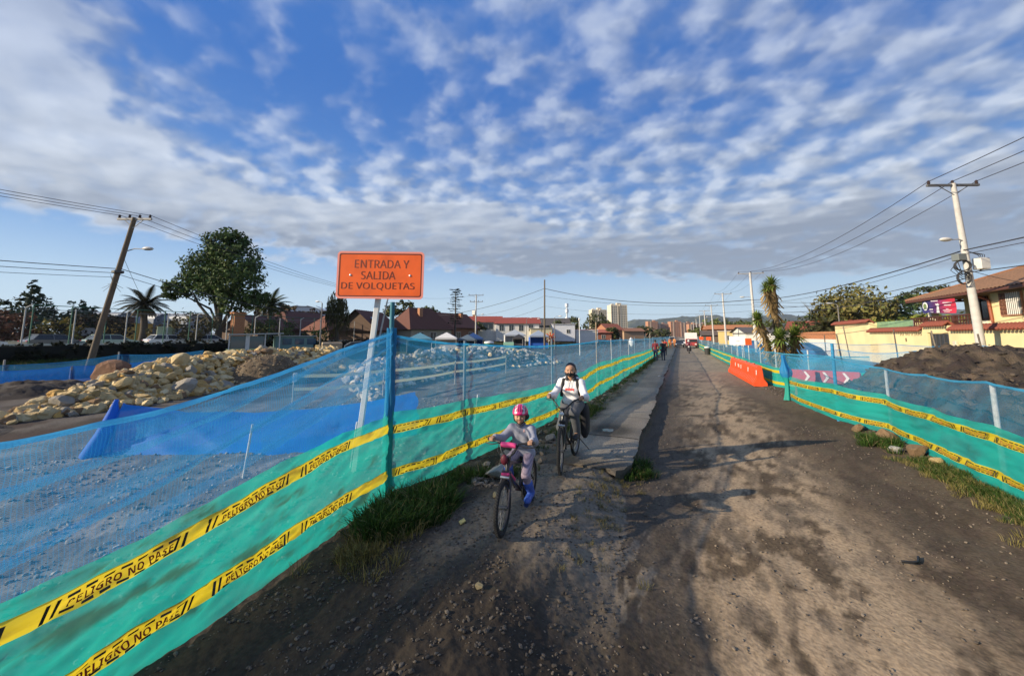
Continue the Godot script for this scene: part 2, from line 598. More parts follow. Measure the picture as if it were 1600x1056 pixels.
func build_ground() -> void:
	var angs := PackedFloat32Array()
	var a := -180.0
	while a < 180.0:
		angs.append(a)
		var off := absf(a)
		a += 0.27 if off < 64.0 else (1.5 if off < 90.0 else 6.0)
	var rads := PackedFloat32Array([0.05, 0.5])
	var r := 0.9
	while r < 7000.0:
		rads.append(r)
		r *= 1.016 if r < 9.0 else (1.022 if r < 70.0 else 1.09)
	var rows := rads.size()
	var cols := angs.size()
	var v := PackedVector3Array(); var n := PackedVector3Array(); var c := PackedColorArray()
	v.resize(rows * cols); n.resize(rows * cols); c.resize(rows * cols)
	var cs := []
	for q in cols:
		var w := deg_to_rad(angs[q] - 23.46)
		cs.append(Vector2(sin(w), -cos(w)))
	for i in rows:
		for j in cols:
			var x: float = cs[j].x * rads[i]
			var z: float = cs[j].y * rads[i]
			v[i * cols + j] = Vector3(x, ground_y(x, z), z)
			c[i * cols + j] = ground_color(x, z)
	for i in rows:
		for j in cols:
			var k := i * cols + j
			var pr := v[mini(i + 1, rows - 1) * cols + j] - v[maxi(i - 1, 0) * cols + j]
			var pa := v[i * cols + (j + 1) % cols] - v[i * cols + (j + cols - 1) % cols]
			var nn := pa.cross(pr)
			n[k] = (nn if nn.y > 0 else -nn).normalized()
	var road := PackedInt32Array()
	var rest := PackedInt32Array()
	for i in rows - 1:
		for j in cols:
			var k := i * cols + j
			var b := i * cols + (j + 1) % cols
			var m := (v[k] + v[b + cols]) * 0.5
			var is_road := m.x > -0.82 and m.x < road_right(m.z) and m.z < 8.0 and m.z > -420.0
			var t := PackedInt32Array([k, k + cols, b + cols, k, b + cols, b])
			if is_road: road.append_array(t)
			else: rest.append_array(t)
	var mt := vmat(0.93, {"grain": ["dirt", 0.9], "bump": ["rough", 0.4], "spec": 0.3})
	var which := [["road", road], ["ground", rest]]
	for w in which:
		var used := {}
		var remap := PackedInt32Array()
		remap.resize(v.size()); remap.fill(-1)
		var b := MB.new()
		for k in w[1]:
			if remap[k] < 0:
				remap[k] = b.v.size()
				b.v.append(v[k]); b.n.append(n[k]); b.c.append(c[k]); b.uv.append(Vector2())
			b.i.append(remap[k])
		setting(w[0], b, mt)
	# loose gravel and crumbs of soil
	var peb := []
	for k in 3:
		peb.append(rock_mesh(500 + k, 1, 0.75).mesh())
	var gm := vmat(0.95, {})
	var zones := [["roadside_gravel", 9000, -3.3, -0.5, -8.0, -0.7, 0.006, 0.022, Color(0.11, 0.09, 0.068)], ["road_gravel", 6000, -0.6, 3.6, -12.0, -0.8, 0.003, 0.017, Color(0.17, 0.135, 0.10)], ["crushed_stone", 9000, -11.0, -3.6, -12.0, 0.5, 0.010, 0.040, Color(0.26, 0.255, 0.24)], ["verge_rubble", 1500, 3.5, 4.6, -20.0, -6.0, 0.010, 0.045, Color(0.12, 0.10, 0.085)]]
	for zn in zones:
		var xs := []
		var cols2 := []
		for k in zn[1]:
			var px := rng.randf_range(zn[2], zn[3])
			var pz := lerpf(zn[5], zn[4], pow(rng.randf(), 1.6))
			if na.get_noise_2d(px * 1.2, pz * 1.2) + 0.25 * rng.randf() < -0.10:
				continue
			if zn[0] == "verge_rubble":
				px = road_right(pz) + 0.05 + absf(rng.randfn(0.0, 0.25))
			var s: float = zn[6] + (zn[7] - zn[6]) * pow(rng.randf(), 3.0)
			var bs := Basis.from_euler(Vector3(rng.randf() * 6, rng.randf() * 6, rng.randf() * 6)).scaled(Vector3(s, s * 0.7, s))
			xs.append(Transform3D(bs, Vector3(px, ground_y(px, pz) + s * 0.25, pz)))
			cols2.append((zn[8] as Color) * rng.randf_range(0.4, 1.25))
		scatter(zn[0], peb[zones.find(zn) % 3], gm, xs, null, cols2)
	# standing water
	var pud := mat(Color(0.030, 0.026, 0.022), 0.10, {"spec": 0.5})
	for p in [[2.85, -17.4, 0.55, 1.7, 0.1, -0.030], [2.6, -20.2, 0.30, 0.9, 0.25, -0.008], [-1.55, -8.9, 0.17, 0.20, 0.0, 0.185]]:
		var b2 := MB.new()
		var ctr := Vector3(p[0], 0, p[1])
		var ring := []
		for k in 40:
			var an := TAU * k / 40
			var wob := 0.72 + 0.5 * na.get_noise_2d(cos(an) * 1.1 + p[0] * 3.0, sin(an) * 1.1 + p[1])
			ring.append(Vector3(cos(an) * p[2] * wob + sin(an) * p[4] * 0.5, p[5], sin(an) * p[3] * wob))
		for k in 40:
			b2.tri(Vector3(0, p[5], 0), ring[(k + 1) % 40], ring[k])
		var o := setting("puddle", b2, pud)
		o.position = ctr

# ------------------------------------------------------------------ far hills
func build_hills() -> void:
	# wooded ridge on the horizon beyond the street, and a paler one far left
	var hs := [["wooded_hills", 2600.0, -62.0, 62.0, 165.0, Color(0.026, 0.042, 0.024), 3], ["far_hills", 6000.0, -75.0, 10.0, 330.0, Color(0.06, 0.075, 0.05), 8]]
	for h in hs:
		var b := MB.new()
		var pts := PackedVector3Array()
		var cc := PackedColorArray()
		var cols := 420
		var rows := 16
		for i in rows:
			var t := float(i) / (rows - 1)
			for j in cols:
				var an := deg_to_rad(lerpf(h[2], h[3], float(j) / (cols - 1)))
				var deg := rad_to_deg(an)
				var rr: float = h[1] * (1.0 + 0.38 * t)
				var top: float
				if h[6] == 3:
					top = h[4] * sstep(-12.0, -5.0, deg) * (0.86 + 0.30 * na.get_noise_1d(deg * 0.10) + 0.08 * sstep(-6.0, 0.0, deg) + 0.1 * sstep(12.0, 40.0, deg))
					top *= 1.02
				else:
					top = h[4] * (0.55 + 0.5 * na.get_noise_1d(deg * 0.07 + 30.0)) * sstep(-66.0, -52.0, deg) * (1.0 - 0.6 * sstep(-44.0, -34.0, deg))
				var prof := sin(t * PI * 0.5) * (1.0 + 0.10 * na.get_noise_2d(deg * 0.35, t * 3.0))
				var trees := 0.0 if i == 0 else (4.0 + 9.0 * absf(nb.get_noise_2d(deg * 9.0, t * 40.0))) * sstep(5.0, 60.0, top)
				pts.append(Vector3(sin(an) * rr, top * prof + trees - 6.0, -cos(an) * rr))
				var f := 0.75 + 0.5 * na.get_noise_2d(deg * 1.6, t * 9.0) + 0.35 * nb.get_noise_2d(deg * 12.0, t * 30.0)
				var cl: Color = h[5] * clampf(f, 0.35, 1.5)
				if na.get_noise_2d(deg * 0.5 + 50.0, t * 4.0) > 0.24:
					cl = cl.lerp(Color(0.13, 0.13, 0.06), 0.6)
				cc.append(cl)
		b.grid(pts, rows, cols, false, cc)
		setting(h[0], b, vmat(0.95))

# ------------------------------------------------------------------ path of concrete slabs
func build_path() -> void:
	var root := Node3D.new()
	root.name = "path"
	root.set_meta("kind", "structure")
	add_child(root)
	var mt := vmat(0.9, {"grain": ["dirt", 1.1], "bump": ["rough", 0.6], "spec": 0.35})
	var z := -6.25
	var k := 0
	while z > -210.0:
		var l := 2.1 if z > -30.0 else (6.0 if z > -80.0 else 24.0)
		var z1 := z - l
		var b := MB.new()
		var tone := 0.88 + 0.24 * rng.randf()
		var rise := 0.185 + 0.012 * rng.randf()
		var nr := 22 if z > -30.0 else 8
		var nc := 16
		var pts := PackedVector3Array()
		var cc := PackedColorArray()
		for i in nr + 1:
			var zz := lerpf(z - 0.006, z1 + 0.006, float(i) / nr)
			var chip := 0.09 * maxf(0.0, nb.get_noise_1d(zz * 1.9) - 0.1) + 0.03 * na.get_noise_1d(zz * 6.0)
			var er := kerb(zz) - chip
			var el := -2.18 + 0.16 * na.get_noise_1d(zz * 0.8) + 0.08 * nb.get_noise_1d(zz * 3.0)
			if k == 0:
				er -= 0.20 * sstep(-6.9, -6.25, zz) * (0.5 + absf(na.get_noise_1d(zz * 4.0)))
			for j in nc + 1:
				var xx := lerpf(el, er, float(j) / nc)
				var zk := zz
				if k == 0 and i == 0:
					zk += 0.22 * na.get_noise_1d(xx * 2.2) - 0.1
				var y := rise + 0.006 * na.get_noise_2d(xx * 1.5, zz * 1.5) - (0.06 if k == 0 and i == 0 else 0.0)
				if j == nc: y -= 0.012
				if z > -30.0:
					y -= 0.014 * exp(-(pow((xx + 1.55) / 0.3, 2) + pow((zz + 8.85) / 0.35, 2)))
				pts.append(Vector3(xx, y, zk))
				var t := 0.5 + 0.55 * na.get_noise_2d(xx * 1.0, zz * 0.45) + 0.18 * nb.get_noise_2d(xx * 6.0, zz * 4.0)
				var c := Color(0.205, 0.175, 0.135).lerp(Color(0.38, 0.33, 0.26), clampf(t, 0, 1)) * tone
				var wet := exp(-(pow((xx + 1.5) / 0.52, 2) + pow((zz + 8.9) / 0.55, 2)))
				c = c.lerp(Color(0.04, 0.036, 0.03), clampf(wet * 1.3, 0, 0.85))
				var soil := sstep(0.35, 0.0, xx - el) + 0.8 * sstep(-7.4, -6.3, zz + 0.4 * na.get_noise_2d(xx * 2.0, zz * 2.0))
				cc.append(c.lerp(Color(0.085, 0.07, 0.052), clampf(soil, 0, 0.85)))
		b.grid(pts, nr + 1, nc + 1, false, cc)
		# broken outer face, down to the road
		var side := PackedVector3Array()
		var sc := PackedColorArray()
		for q in 4:
			for i in nr + 1:
				var p := pts[i * (nc + 1) + nc]
				var ou := 0.03 * nb.get_noise_2d(p.z * 7.0, q * 3.0) * (1.0 if q > 0 else 0.0) - 0.012 * q
				side.append(Vector3(p.x + ou, lerpf(p.y, -0.06, q / 3.0), p.z))
				sc.append(Color(0.16, 0.145, 0.12) * (0.5 + 0.5 * absf(nb.get_noise_2d(p.z * 5.0, q * 2.0)) + (0.25 if q == 0 else 0.0)))
		b.grid(side, 4, nr + 1, false, sc)
		put("path_slab", b, mt, root)
		z = z1
		k += 1

# ------------------------------------------------------------------ net fences
class Sheet:
	var rows: Array          # [x, z, base, low tape, high tape, band top, net top]
	var cum := PackedFloat32Array([0.0])
	var sag := 0.05
	var billow := 0.03
	var seedx := 0.0
	var nz: FastNoiseLite

	func setup(r: Array, noise: FastNoiseLite) -> void:
		rows = r
		nz = noise
		for k in range(1, rows.size()):
			cum.append(cum[k - 1] + Vector2(rows[k][0] - rows[k - 1][0], rows[k][1] - rows[k - 1][1]).length())

	func length() -> float:
		return cum[cum.size() - 1]

	func seg(s: float) -> int:
		var k := 0
		while k < cum.size() - 2 and s > cum[k + 1]:
			k += 1
		return k

	func level(s: float, w: float) -> float:      # w: 0 base, 1 low tape, 2 high tape, 3 band top, 4 net top
		var k := seg(s)
		var t := clampf((s - cum[k]) / (cum[k + 1] - cum[k]), -0.5, 1.5)
		var lo := int(clampf(floorf(w), 0, 3))
		var f := w - lo
		var y := lerpf(lerpf(rows[k][2 + lo], rows[k + 1][2 + lo], t), lerpf(rows[k][3 + lo], rows[k + 1][3 + lo], t), f)
		return y - sag * 4.0 * t * (1.0 - t) * (0.25 + 0.2 * w)

	func dir(s: float) -> Vector3:
		var k := seg(s)
		return Vector3(rows[k + 1][0] - rows[k][0], 0, rows[k + 1][1] - rows[k][1]).normalized()

	func out(s: float) -> Vector3:
		return dir(s).cross(Vector3.UP)

	func at(s: float, y: float) -> Vector3:
		var k := seg(s)
		var t := (s - cum[k]) / (cum[k + 1] - cum[k])
		var x := lerpf(rows[k][0], rows[k + 1][0], t)
		var z := lerpf(rows[k][1], rows[k + 1][1], t)
		var d := dir(s)
		var o := d.cross(Vector3.UP)
		var slack := 4.0 * clampf(t, 0, 1) * (1.0 - clampf(t, 0, 1))
		var b := billow * slack * (1.6 * nz.get_noise_2d(s * 0.55 + seedx, y * 0.8) + 0.4)
		b += 0.034 * nz.get_noise_2d(s * 0.5 + y * 1.6 + seedx, y * 5.0 - s * 1.5)
		b += 0.007 * nz.get_noise_2d(s * 4.0 + y * 6.0 + seedx, y * 13.0 - s * 5.0)
		b += 0.020 * (0.4 - absf(nz.get_noise_2d(s * 0.9 + y * 1.8 + seedx + 50.0, y * 4.2 - s * 2.4)) * 2.2)
		return Vector3(x, y, z) + o * b

	func steps(s0: float, s1: float) -> PackedFloat32Array:
		var r := PackedFloat32Array()
		var s := s0
		while s < s1 - 0.001:
			r.append(s)
			var p := at(s, 1.0)
			var dist := Vector2(p.x, p.z).length()
			s += 0.045 if dist < 7.0 else 0.08 if dist < 11.0 else (0.16 if dist < 20.0 else (0.6 if dist < 60.0 else 3.0))
		r.append(s1)
		return r

func net_tex() -> ImageTexture:
	if texs.has("net"):
		return texs.net
	var im := Image.create(16, 16, false, Image.FORMAT_RGBA8)
	for y in 16:
		for x in 16:
			var thread := (y % 8 < 3) or (x % 16 < 3)
			im.set_pixel(x, y, Color(1, 1, 1, 1.0 if thread else 0.30))
	texs.net = ImageTexture.create_from_image(im)
	return texs.net

func net_mat() -> StandardMaterial3D:
	if mats.has("net"):
		return mats.net
	var m := StandardMaterial3D.new()
	m.vertex_color_use_as_albedo = true
	m.transparency = BaseMaterial3D.TRANSPARENCY_ALPHA
	m.albedo_texture = net_tex()
	m.roughness = 0.6
	m.backlight_enabled = true
	m.backlight = Color(0.9, 0.9, 0.9)
	m.cull_mode = BaseMaterial3D.CULL_DISABLED
	mats.net = m
	return m

func cloth_mat() -> StandardMaterial3D:
	if mats.has("cloth"):
		return mats.cloth
	var m := StandardMaterial3D.new()
	m.vertex_color_use_as_albedo = true
	m.transparency = BaseMaterial3D.TRANSPARENCY_ALPHA
	m.roughness = 0.62
	m.backlight_enabled = true
	m.backlight = Color(0.95, 0.95, 0.95)
	m.heightmap_enabled = true
	m.heightmap_texture = grain("weave")
	m.heightmap_scale = 0.12
	m.uv1_triplanar = true
	m.uv1_world_triplanar = true
	m.uv1_scale = Vector3(3, 3, 3)
	m.cull_mode = BaseMaterial3D.CULL_DISABLED
	mats.cloth = m
	return m

func sheet_grid(b: MB, sh: Sheet, s0: float, s1: float, w0: float, w1: float, rows: int, lift: float, colf: Callable, dy0 := 0.0, dy1 := 0.0) -> void:
	var ss := sh.steps(s0, s1)
	var pts := PackedVector3Array(); var cc := PackedColorArray(); var uvs := PackedVector2Array()
	for i in rows + 1:
		for s in ss:
			var w := lerpf(w0, w1, float(i) / rows)
			var y := lerpf(sh.level(s, w0) + dy0, sh.level(s, w1) + dy1, float(i) / rows) if w1 < 3.5 else sh.level(s, w)
			pts.append(sh.at(s, y) + sh.out(s) * lift)
			uvs.append(Vector2(s / 0.022, y / 0.018))
			cc.append(colf.call(s, y, w))
	b.grid(pts, rows + 1, ss.size(), false, cc, uvs)

func blue_net(s: float, y: float, w: float, alpha: float, sx: float, tint: Color) -> Color:
	var f := nb.get_noise_2d(s * 1.4 - y * 2.2 + sx, y * 1.1 + s * 0.5)
	var fold := sstep(0.35, 0.8, absf(na.get_noise_2d(s * 0.7 + y * 1.2 + sx, y * 3.4 - s * 1.0)) * 2.0)
	return Color(tint.r, tint.g * (1.0 + 0.1 * f), tint.b, clampf(alpha + 0.07 * f + 0.12 * fold, 0.1, 0.95))

func green_band(s: float, y: float, w: float, dirty: float, sx: float) -> Color:
	var c := Color(0.020, 0.50, 0.43, 0.82)
	var st := na.get_noise_2d(s * 1.1 + sx, y * 4.0)
	c = c.lerp(Color(0.035, 0.44, 0.40, 0.74), sstep(0.0, 0.5, nb.get_noise_2d(s * 0.6 + sx, y * 1.5)))
	var blot := sstep(0.16, 0.5, st + 0.25 * na.get_noise_2d(s * 5.0, y * 9.0)) * dirty
	c = c.lerp(Color(0.055, 0.10, 0.055, 0.97), 0.85 * blot)
	c = c.lerp(Color(0.06, 0.12, 0.08, 0.97), 0.5 * dirty * sstep(0.35, 0.0, w) * (0.5 + st))
	return c

func letters(b: MB, sh: Sheet, text: String, s0: float, yc: float, height: float, width: float, lift: float) -> void:
	var src := text_flat(text)
	var k := b.v.size()
	var sc_y := height / 0.72
	var sc_x: float = width / src.width
	for p in src.v:
		var s: float = s0 + p.x * sc_x
		b.v.append(sh.at(s, sh.level(s, yc) + p.y * sc_y) + sh.out(s) * lift)
		b.n.append(sh.out(s)); b.c.append(b.col); b.uv.append(Vector2())
	for q in src.i:
		b.i.append(k + q)

var flat_texts := {}
func text_flat(text: String, font_name := "Droid Sans", bold := true) -> Dictionary:    # one em tall, baseline so that caps are centred at y = 0, starts at x = 0
	var key := text + font_name
	if flat_texts.has(key):
		return flat_texts[key]
	var f := SystemFont.new()
	f.font_names = PackedStringArray([font_name])
	f.font_weight = 700 if bold else 400
	var tm := TextMesh.new()
	tm.font = f
	tm.text = text
	tm.font_size = 32
	tm.pixel_size = 1.0 / 32.0
	tm.depth = 0.0
	tm.curve_step = 2.0
	tm.horizontal_alignment = HORIZONTAL_ALIGNMENT_LEFT
	var ar := tm.get_mesh_arrays()
	var v: PackedVector3Array = ar[Mesh.ARRAY_VERTEX]
	var lo := Vector3(INF, INF, INF)
	var hi := -lo
	for p in v:
		lo = lo.min(p); hi = hi.max(p)
	var o := PackedVector3Array()
	for p in v:
		o.append(Vector3(p.x - lo.x, p.y - (lo.y + hi.y) * 0.5, 0))
	var idx: PackedInt32Array = ar[Mesh.ARRAY_INDEX] if ar[Mesh.ARRAY_INDEX] != null else PackedInt32Array(range(v.size()))
	flat_texts[key] = {"v": o, "i": idx, "width": hi.x - lo.x, "height": hi.y - lo.y}
	return flat_texts[key]

func tape_patch(b: MB, sh: Sheet, s: float, w: float, dy: float, ds: float, hy: float, slant: float, lift: float) -> void:
	var c := []
	for q in [[-1, -1], [1, -1], [1, 1], [-1, 1]]:
		var ss: float = s + q[0] * ds * 0.5 + slant * (dy + q[1] * hy * 0.5)
		c.append(sh.at(ss, sh.level(ss, w) + dy + q[1] * hy * 0.5) + sh.out(ss) * lift)
	b.quad(c[0], c[1], c[2], c[3])

func caution_tape(parent: Node3D, sh: Sheet, w: float, s0: float, s1: float, first: float, lettered: bool, text_col: Color, dirty := 0.0) -> void:
	var b := MB.new()
	var ss := sh.steps(s0, s1)
	var pts := PackedVector3Array(); var cc := PackedColorArray()
	for i in 10:
		for s in ss:
			var y: float = sh.level(s, w) - 0.058 + 0.116 * i / 9.0
			pts.append(sh.at(s, y) + sh.out(s) * 0.007)
			var c := Color(0.80, 0.62, 0.03, 0.93)
			c = c.lerp(Color(0.20, 0.12, 0.03, 0.97), dirty * sstep(0.05, 0.5, na.get_noise_2d(s * 1.7 + w, y * 6.0)))
			cc.append(c)
	b.grid(pts, 10, ss.size(), false, cc)
	var tape := put("caution_tape", b, cloth_mat(), parent)
	var d := MB.new()
	var t := MB.new()
	var s := s0 + first
	while s < s1 - 0.75:
		var p := sh.at(s, 1.0)
		if Vector2(p.x, p.z).length() > 48.0:
			break
		for q in [0.0, 0.045]:
			tape_patch(d, sh, s + 0.02 + q, w, 0.0, 0.019, 0.084, 0.28, 0.022)
			tape_patch(d, sh, s + 0.66 + q, w, 0.0, 0.019, 0.084, 0.28, 0.022)
		for q in 7:
			for e in [-1, 1]:
				tape_patch(d, sh, s + 0.125 + 0.083 * q, w, e * 0.036, 0.056, 0.013, 0.28, 0.022)
		if lettered:
			letters(t, sh, "PELIGRO NO PASE", s + 0.11, w, 0.044, 0.52, 0.031)
		s += 0.84
	put("printed_dashes", d, mat(Color(0.022, 0.02, 0.016), 0.6), tape).set_meta("kind", "stuff")
	if t.v.size():
		put("lettering", t, mat(text_col, 0.6), tape)

func net_fence(called: String, label: String, rows: Array, o := {}) -> Node3D:
	var root := thing(called, label, "fence")
	var sh := Sheet.new()
	sh.setup(rows, na)
	sh.sag = o.get("sag", 0.05)
	sh.billow = o.get("billow", 0.035)
	sh.seedx = o.get("seed", 0.0)
	var l := sh.length()
	var al: float = o.get("alpha", 0.42)
	if o.get("band", true):
		for q in [[0.0, 0.0, 1.0, -0.054, 9], [1.0, 0.054, 2.0, -0.054, 15], [2.0, 0.054, 3.0, 0.0, 6]]:
			var g := MB.new()
			sheet_grid(g, sh, 0.0, l, q[0], q[2], q[4], 0.0, green_band.bind(o.get("dirty", 0.3), sh.seedx), q[1], q[3])
			put("green_band", g, cloth_mat(), root)
		for w in [1.0, 2.0]:
			caution_tape(root, sh, w, 0.02, l - 0.02, o.get("first", 0.1) + (0.07 if w < 1.5 else 0.0), o.get("lettered", true), o.get("text", Color(0.34, 0.035, 0.012)), o.get("tape_dirt", 0.1))
	var n := MB.new()
	sheet_grid(n, sh, 0.0, l, 3.0 if o.get("band", true) else 0.0, 4.0, 10, 0.0, blue_net.bind(al, sh.seedx, o.get("tint", Color(0.035, 0.37, 0.78))))
	put("blue_netting", n, net_mat(), root)
	var hem := MB.new()
	var ss := sh.steps(0.0, l)
	var pts := PackedVector3Array(); var cc := PackedColorArray()
	for i in 3:
		for s in ss:
			var y: float = sh.level(s, 4.0) - 0.03 + 0.018 * i
			pts.append(sh.at(s, y) + sh.out(s) * (0.005 + 0.006 * (i % 2)))
			cc.append(Color(o.get("tint", Color(0.05, 0.33, 0.66)), 0.9))
	hem.grid(pts, 3, ss.size(), false, cc)
	put("top_hem", hem, cloth_mat(), root)
	for f in o.get("folds", []):     # [s0, w0, s1, w1, width, alpha]
		var fb := MB.new()
		var p2 := PackedVector3Array(); var c2 := PackedColorArray(); var u2 := PackedVector2Array()
		var nn := 40
		for i in 3:
			for q in nn + 1:
				var t := float(q) / nn
				var s := lerpf(f[0], f[2], t)
				var w := lerpf(f[1], f[3], t) + 0.03 * sin(t * 7.0 + f[4] * 90.0)
				var y: float = sh.level(s, w) + (i - 1) * f[4] * 0.5 * (0.6 + 0.7 * t)
				p2.append(sh.at(s, y) + sh.out(s) * (0.006 + 0.016 * (1 - absi(i - 1))))
				c2.append(Color(0.06, 0.36, 0.66, f[5] * (1.0 if i == 1 else 0.8)))
				u2.append(Vector2(s / 0.022, y / 0.018))
		fb.grid(p2, 3, nn + 1, false, c2, u2)
		put("net_fold", fb, net_mat(), root)
	var wood := vmat(0.8, {"grain": ["stone", 1.5]})
	for p in o.get("posts", []):     # [row or s, top above ground, radius, lean, colour]
		var s: float = p[0]
		var q := sh.at(s, 0.5)
		var pb := MB.new()
		pb.col = p[4] if p.size() > 4 else Color(0.42, 0.40, 0.36)
		var o2: Vector3 = sh.out(s) * -(0.05 + p[2])
		var base := Vector3(q.x, sh.level(s, 0.0) - 0.25, q.z) + o2
		var top := Vector3(q.x + p[3], sh.level(s, 0.0) + p[1], q.z + p[3] * 0.5) + o2
		pb.tube([base, base.lerp(top, 0.5), top], [p[2] * 1.05, p[2], p[2] * 0.95], 8)
		put("post", pb, wood, root)
	return root

func build_fences() -> void:
	# near left: from beside the viewer to the corner post
	var near := [[-3.05, 1.6, 0.02, 0.30, 0.74, 0.90, 1.78], [-3.24, -0.9, 0.06, 0.29, 0.735, 0.895, 1.70], [-3.30, -1.5, 0.08, 0.33, 0.77, 0.935, 1.74], [-3.38, -2.4, 0.11, 0.385, 0.915, 1.085, 1.91], [-3.50, -3.3, 0.14, 0.435, 1.02, 1.17, 2.12], [-3.62, -4.21, 0.15, 0.43, 1.02, 1.19, 2.29]]
	net_fence("net_fence", "blue netting over a green band lettered PELIGRO NO PASE, nearest the viewer", near, {"seed": 3.0, "dirty": 0.9, "tape_dirt": 0.55, "sag": 0.0, "billow": 0.02, "first": 0.11, "alpha": 0.45,
		"folds": [[5.95, 3.90, 1.6, 3.06, 0.05, 0.95], [5.95, 3.75, 2.2, 3.36, 0.10, 0.6], [5.95, 3.98, 2.4, 3.70, 0.05, 0.85], [5.95, 3.5, 3.0, 3.12, 0.07, 0.6], [5.9, 3.99, 3.0, 3.84, 0.08, 0.6], [5.9, 3.6, 3.9, 3.3, 0.12, 0.5]],
		"posts": [[0.05, 1.9, 0.022, 0.0]]})
	# along the path, away from the corner
	var away := [[-3.66, -4.25, 0.16, 0.42, 0.99, 1.22, 2.27], [-3.35, -5.83, 0.17, 0.42, 0.98, 1.19, 2.12], [-2.94, -9.52, 0.18, 0.37, 0.87, 1.06, 2.02], [-2.66, -13.85, 0.19, 0.60, 1.12, 1.33, 2.11], [-2.60, -19.6, 0.19, 0.58, 1.10, 1.30, 2.09], [-2.5, -25.0, 0.19, 0.52, 1.02, 1.22, 2.07], [-2.4, -31.1, 0.19, 0.47, 0.97, 1.19, 2.06], [-2.35, -40.0, 0.19, 0.47, 0.97, 1.19, 2.06], [-2.3, -55.0, 0.19, 0.47, 0.97, 1.19, 2.06], [-2.25, -75.0, 0.19, 0.47, 0.97, 1.19, 2.1], [-2.2, -110.0, 0.19, 0.47, 0.97, 1.19, 2.1]]
	var sh := Sheet.new(); sh.setup(away, na)
	var ps := []
	for k in range(1, away.size()):
		ps.append([sh.cum[k] - 0.01, 2.0 if k != 3 else 2.55, 0.026, 0.0, Color(0.16, 0.20, 0.24) if k != 3 else Color(0.33, 0.24, 0.15)])
	ps.append([(sh.cum[4] + sh.cum[5]) * 0.5, 1.9, 0.022, 0.02])
	ps.append([(sh.cum[3] + sh.cum[4]) * 0.5, 1.95, 0.024, -0.02])
	ps.append([(sh.cum[6] + sh.cum[7]) * 0.5, 2.3, 0.022, 0.05])
	net_fence("net_fence", "long blue and green net fence running beside the concrete path", away, {"seed": 17.0, "dirty": 0.15, "tape_dirt": 0.08, "lettered": false, "sag": 0.03, "billow": 0.07, "tint": Color(0.05, 0.38, 0.66), "alpha": 0.42, "posts": ps, "first": 0.02,
		"folds": [[0.05, 3.95, 2.6, 3.5, 0.06, 0.5], [5.6, 3.2, 9.9, 3.7, 0.07, 0.4], [1.4, 3.3, 5.4, 3.75, 0.05, 0.35]]})
	# gathered corner: wrapped post
	var c := thing("corner_post", "corner post wrapped in bunched blue netting under the orange sign", "post", Vector3(-3.66, 0.0, -4.24))
	var pb := MB.new()
	pb.rod(Vector3(0, 0.0, 0), Vector3(0.0, 2.72, 0), 0.036, 0.032, 10)
	put("pole", pb, mat(Color(0.025, 0.16, 0.21), 0.7), c)
	var wb := MB.new()
	var pts := PackedVector3Array(); var cc := PackedColorArray()
	for r in 46:
		var t := r / 45.0
		for q in 22:
			var a := TAU * q / 22
			var rr := 0.052 + 0.018 * sin(a * 5.0 + t * 6.0) + 0.022 * na.get_noise_2d(cos(a) * 1.5 + t * 2.0, sin(a) * 1.5 + t * 5.0) + 0.03 * exp(-t * 9.0)
			pts.append(Vector3(cos(-a) * rr, 0.12 + 2.24 * t, sin(-a) * rr))
			cc.append(Color(0.02, 0.42, 0.36, 0.85) if t < 0.47 + 0.03 * sin(a * 2.0) else Color(0.035, 0.28, 0.52, 0.78))
	wb.grid(pts, 46, 22, true, cc)
	put("wrapped_netting", wb, cloth_mat(), c)
	# right side, nearest: from its corner down to the viewer's side
	var right := [[3.44, -16.33, 0.05, 0.22, 0.66, 0.86, 1.54], [3.71, -13.09, 0.05, 0.22, 0.78, 0.985, 1.68], [4.19, -11.48, 0.09, 0.26, 0.78, 0.95, 1.54], [4.14, -9.6, 0.07, 0.26, 0.78, 0.96, 1.55], [4.08, -8.03, 0.05, 0.29, 0.80, 0.975, 1.59], [4.10, -6.4, 0.04, 0.27, 0.79, 0.97, 1.61], [4.15, -3.5, 0.04, 0.27, 0.79, 0.97, 1.62]]
	var s2 := Sheet.new(); s2.setup(right, na)
	net_fence("net_fence", "blue and green net fence in front of the dark earth mound", right, {"seed": 41.0, "dirty": 0.3, "tape_dirt": 0.12, "sag": 0.04, "billow": 0.05, "tint": Color(0.06, 0.37, 0.60), "alpha": 0.42, "text": Color(0.36, 0.17, 0.03), "first": 0.05,
		"posts": [[s2.cum[1], 2.0, 0.04, 0.0, Color(0.03, 0.22, 0.42)], [s2.cum[2], 1.42, 0.032, 0.0, Color(0.46, 0.47, 0.47)], [s2.cum[4], 1.5, 0.034, 0.0, Color(0.52, 0.52, 0.50)], [s2.cum[5], 1.5, 0.03, 0.0]],
		"folds": [[0.03, 3.9, 1.4, 3.4, 0.05, 0.4]]})
	# its gathered end
	var g := MB.new()
	pts = PackedVector3Array(); cc = PackedColorArray()
	for r in 30:
		var t := r / 29.0
		for q in 16:
			var a := TAU * q / 16
			var rr := (0.05 + 0.10 * exp(-pow((t - 0.62) / 0.16, 2)) + 0.05 * exp(-t * 5.0)) * (1.0 + 0.3 * sin(a * 4.0 + t * 3.0))
			pts.append(Vector3(cos(-a) * rr + 0.04 * sin(t * 4.0), 0.03 + 1.55 * t, sin(-a) * rr))
			cc.append(Color(0.02, 0.44, 0.36, 0.9) if t < 0.5 else Color(0.03, 0.30, 0.62, 0.85))
	g.grid(pts, 30, 16, true, cc)
	single("bunched_netting", g, cloth_mat(), "bunched end of netting at the far corner of the right fence", "netting", Vector3(3.36, 0, -16.45))
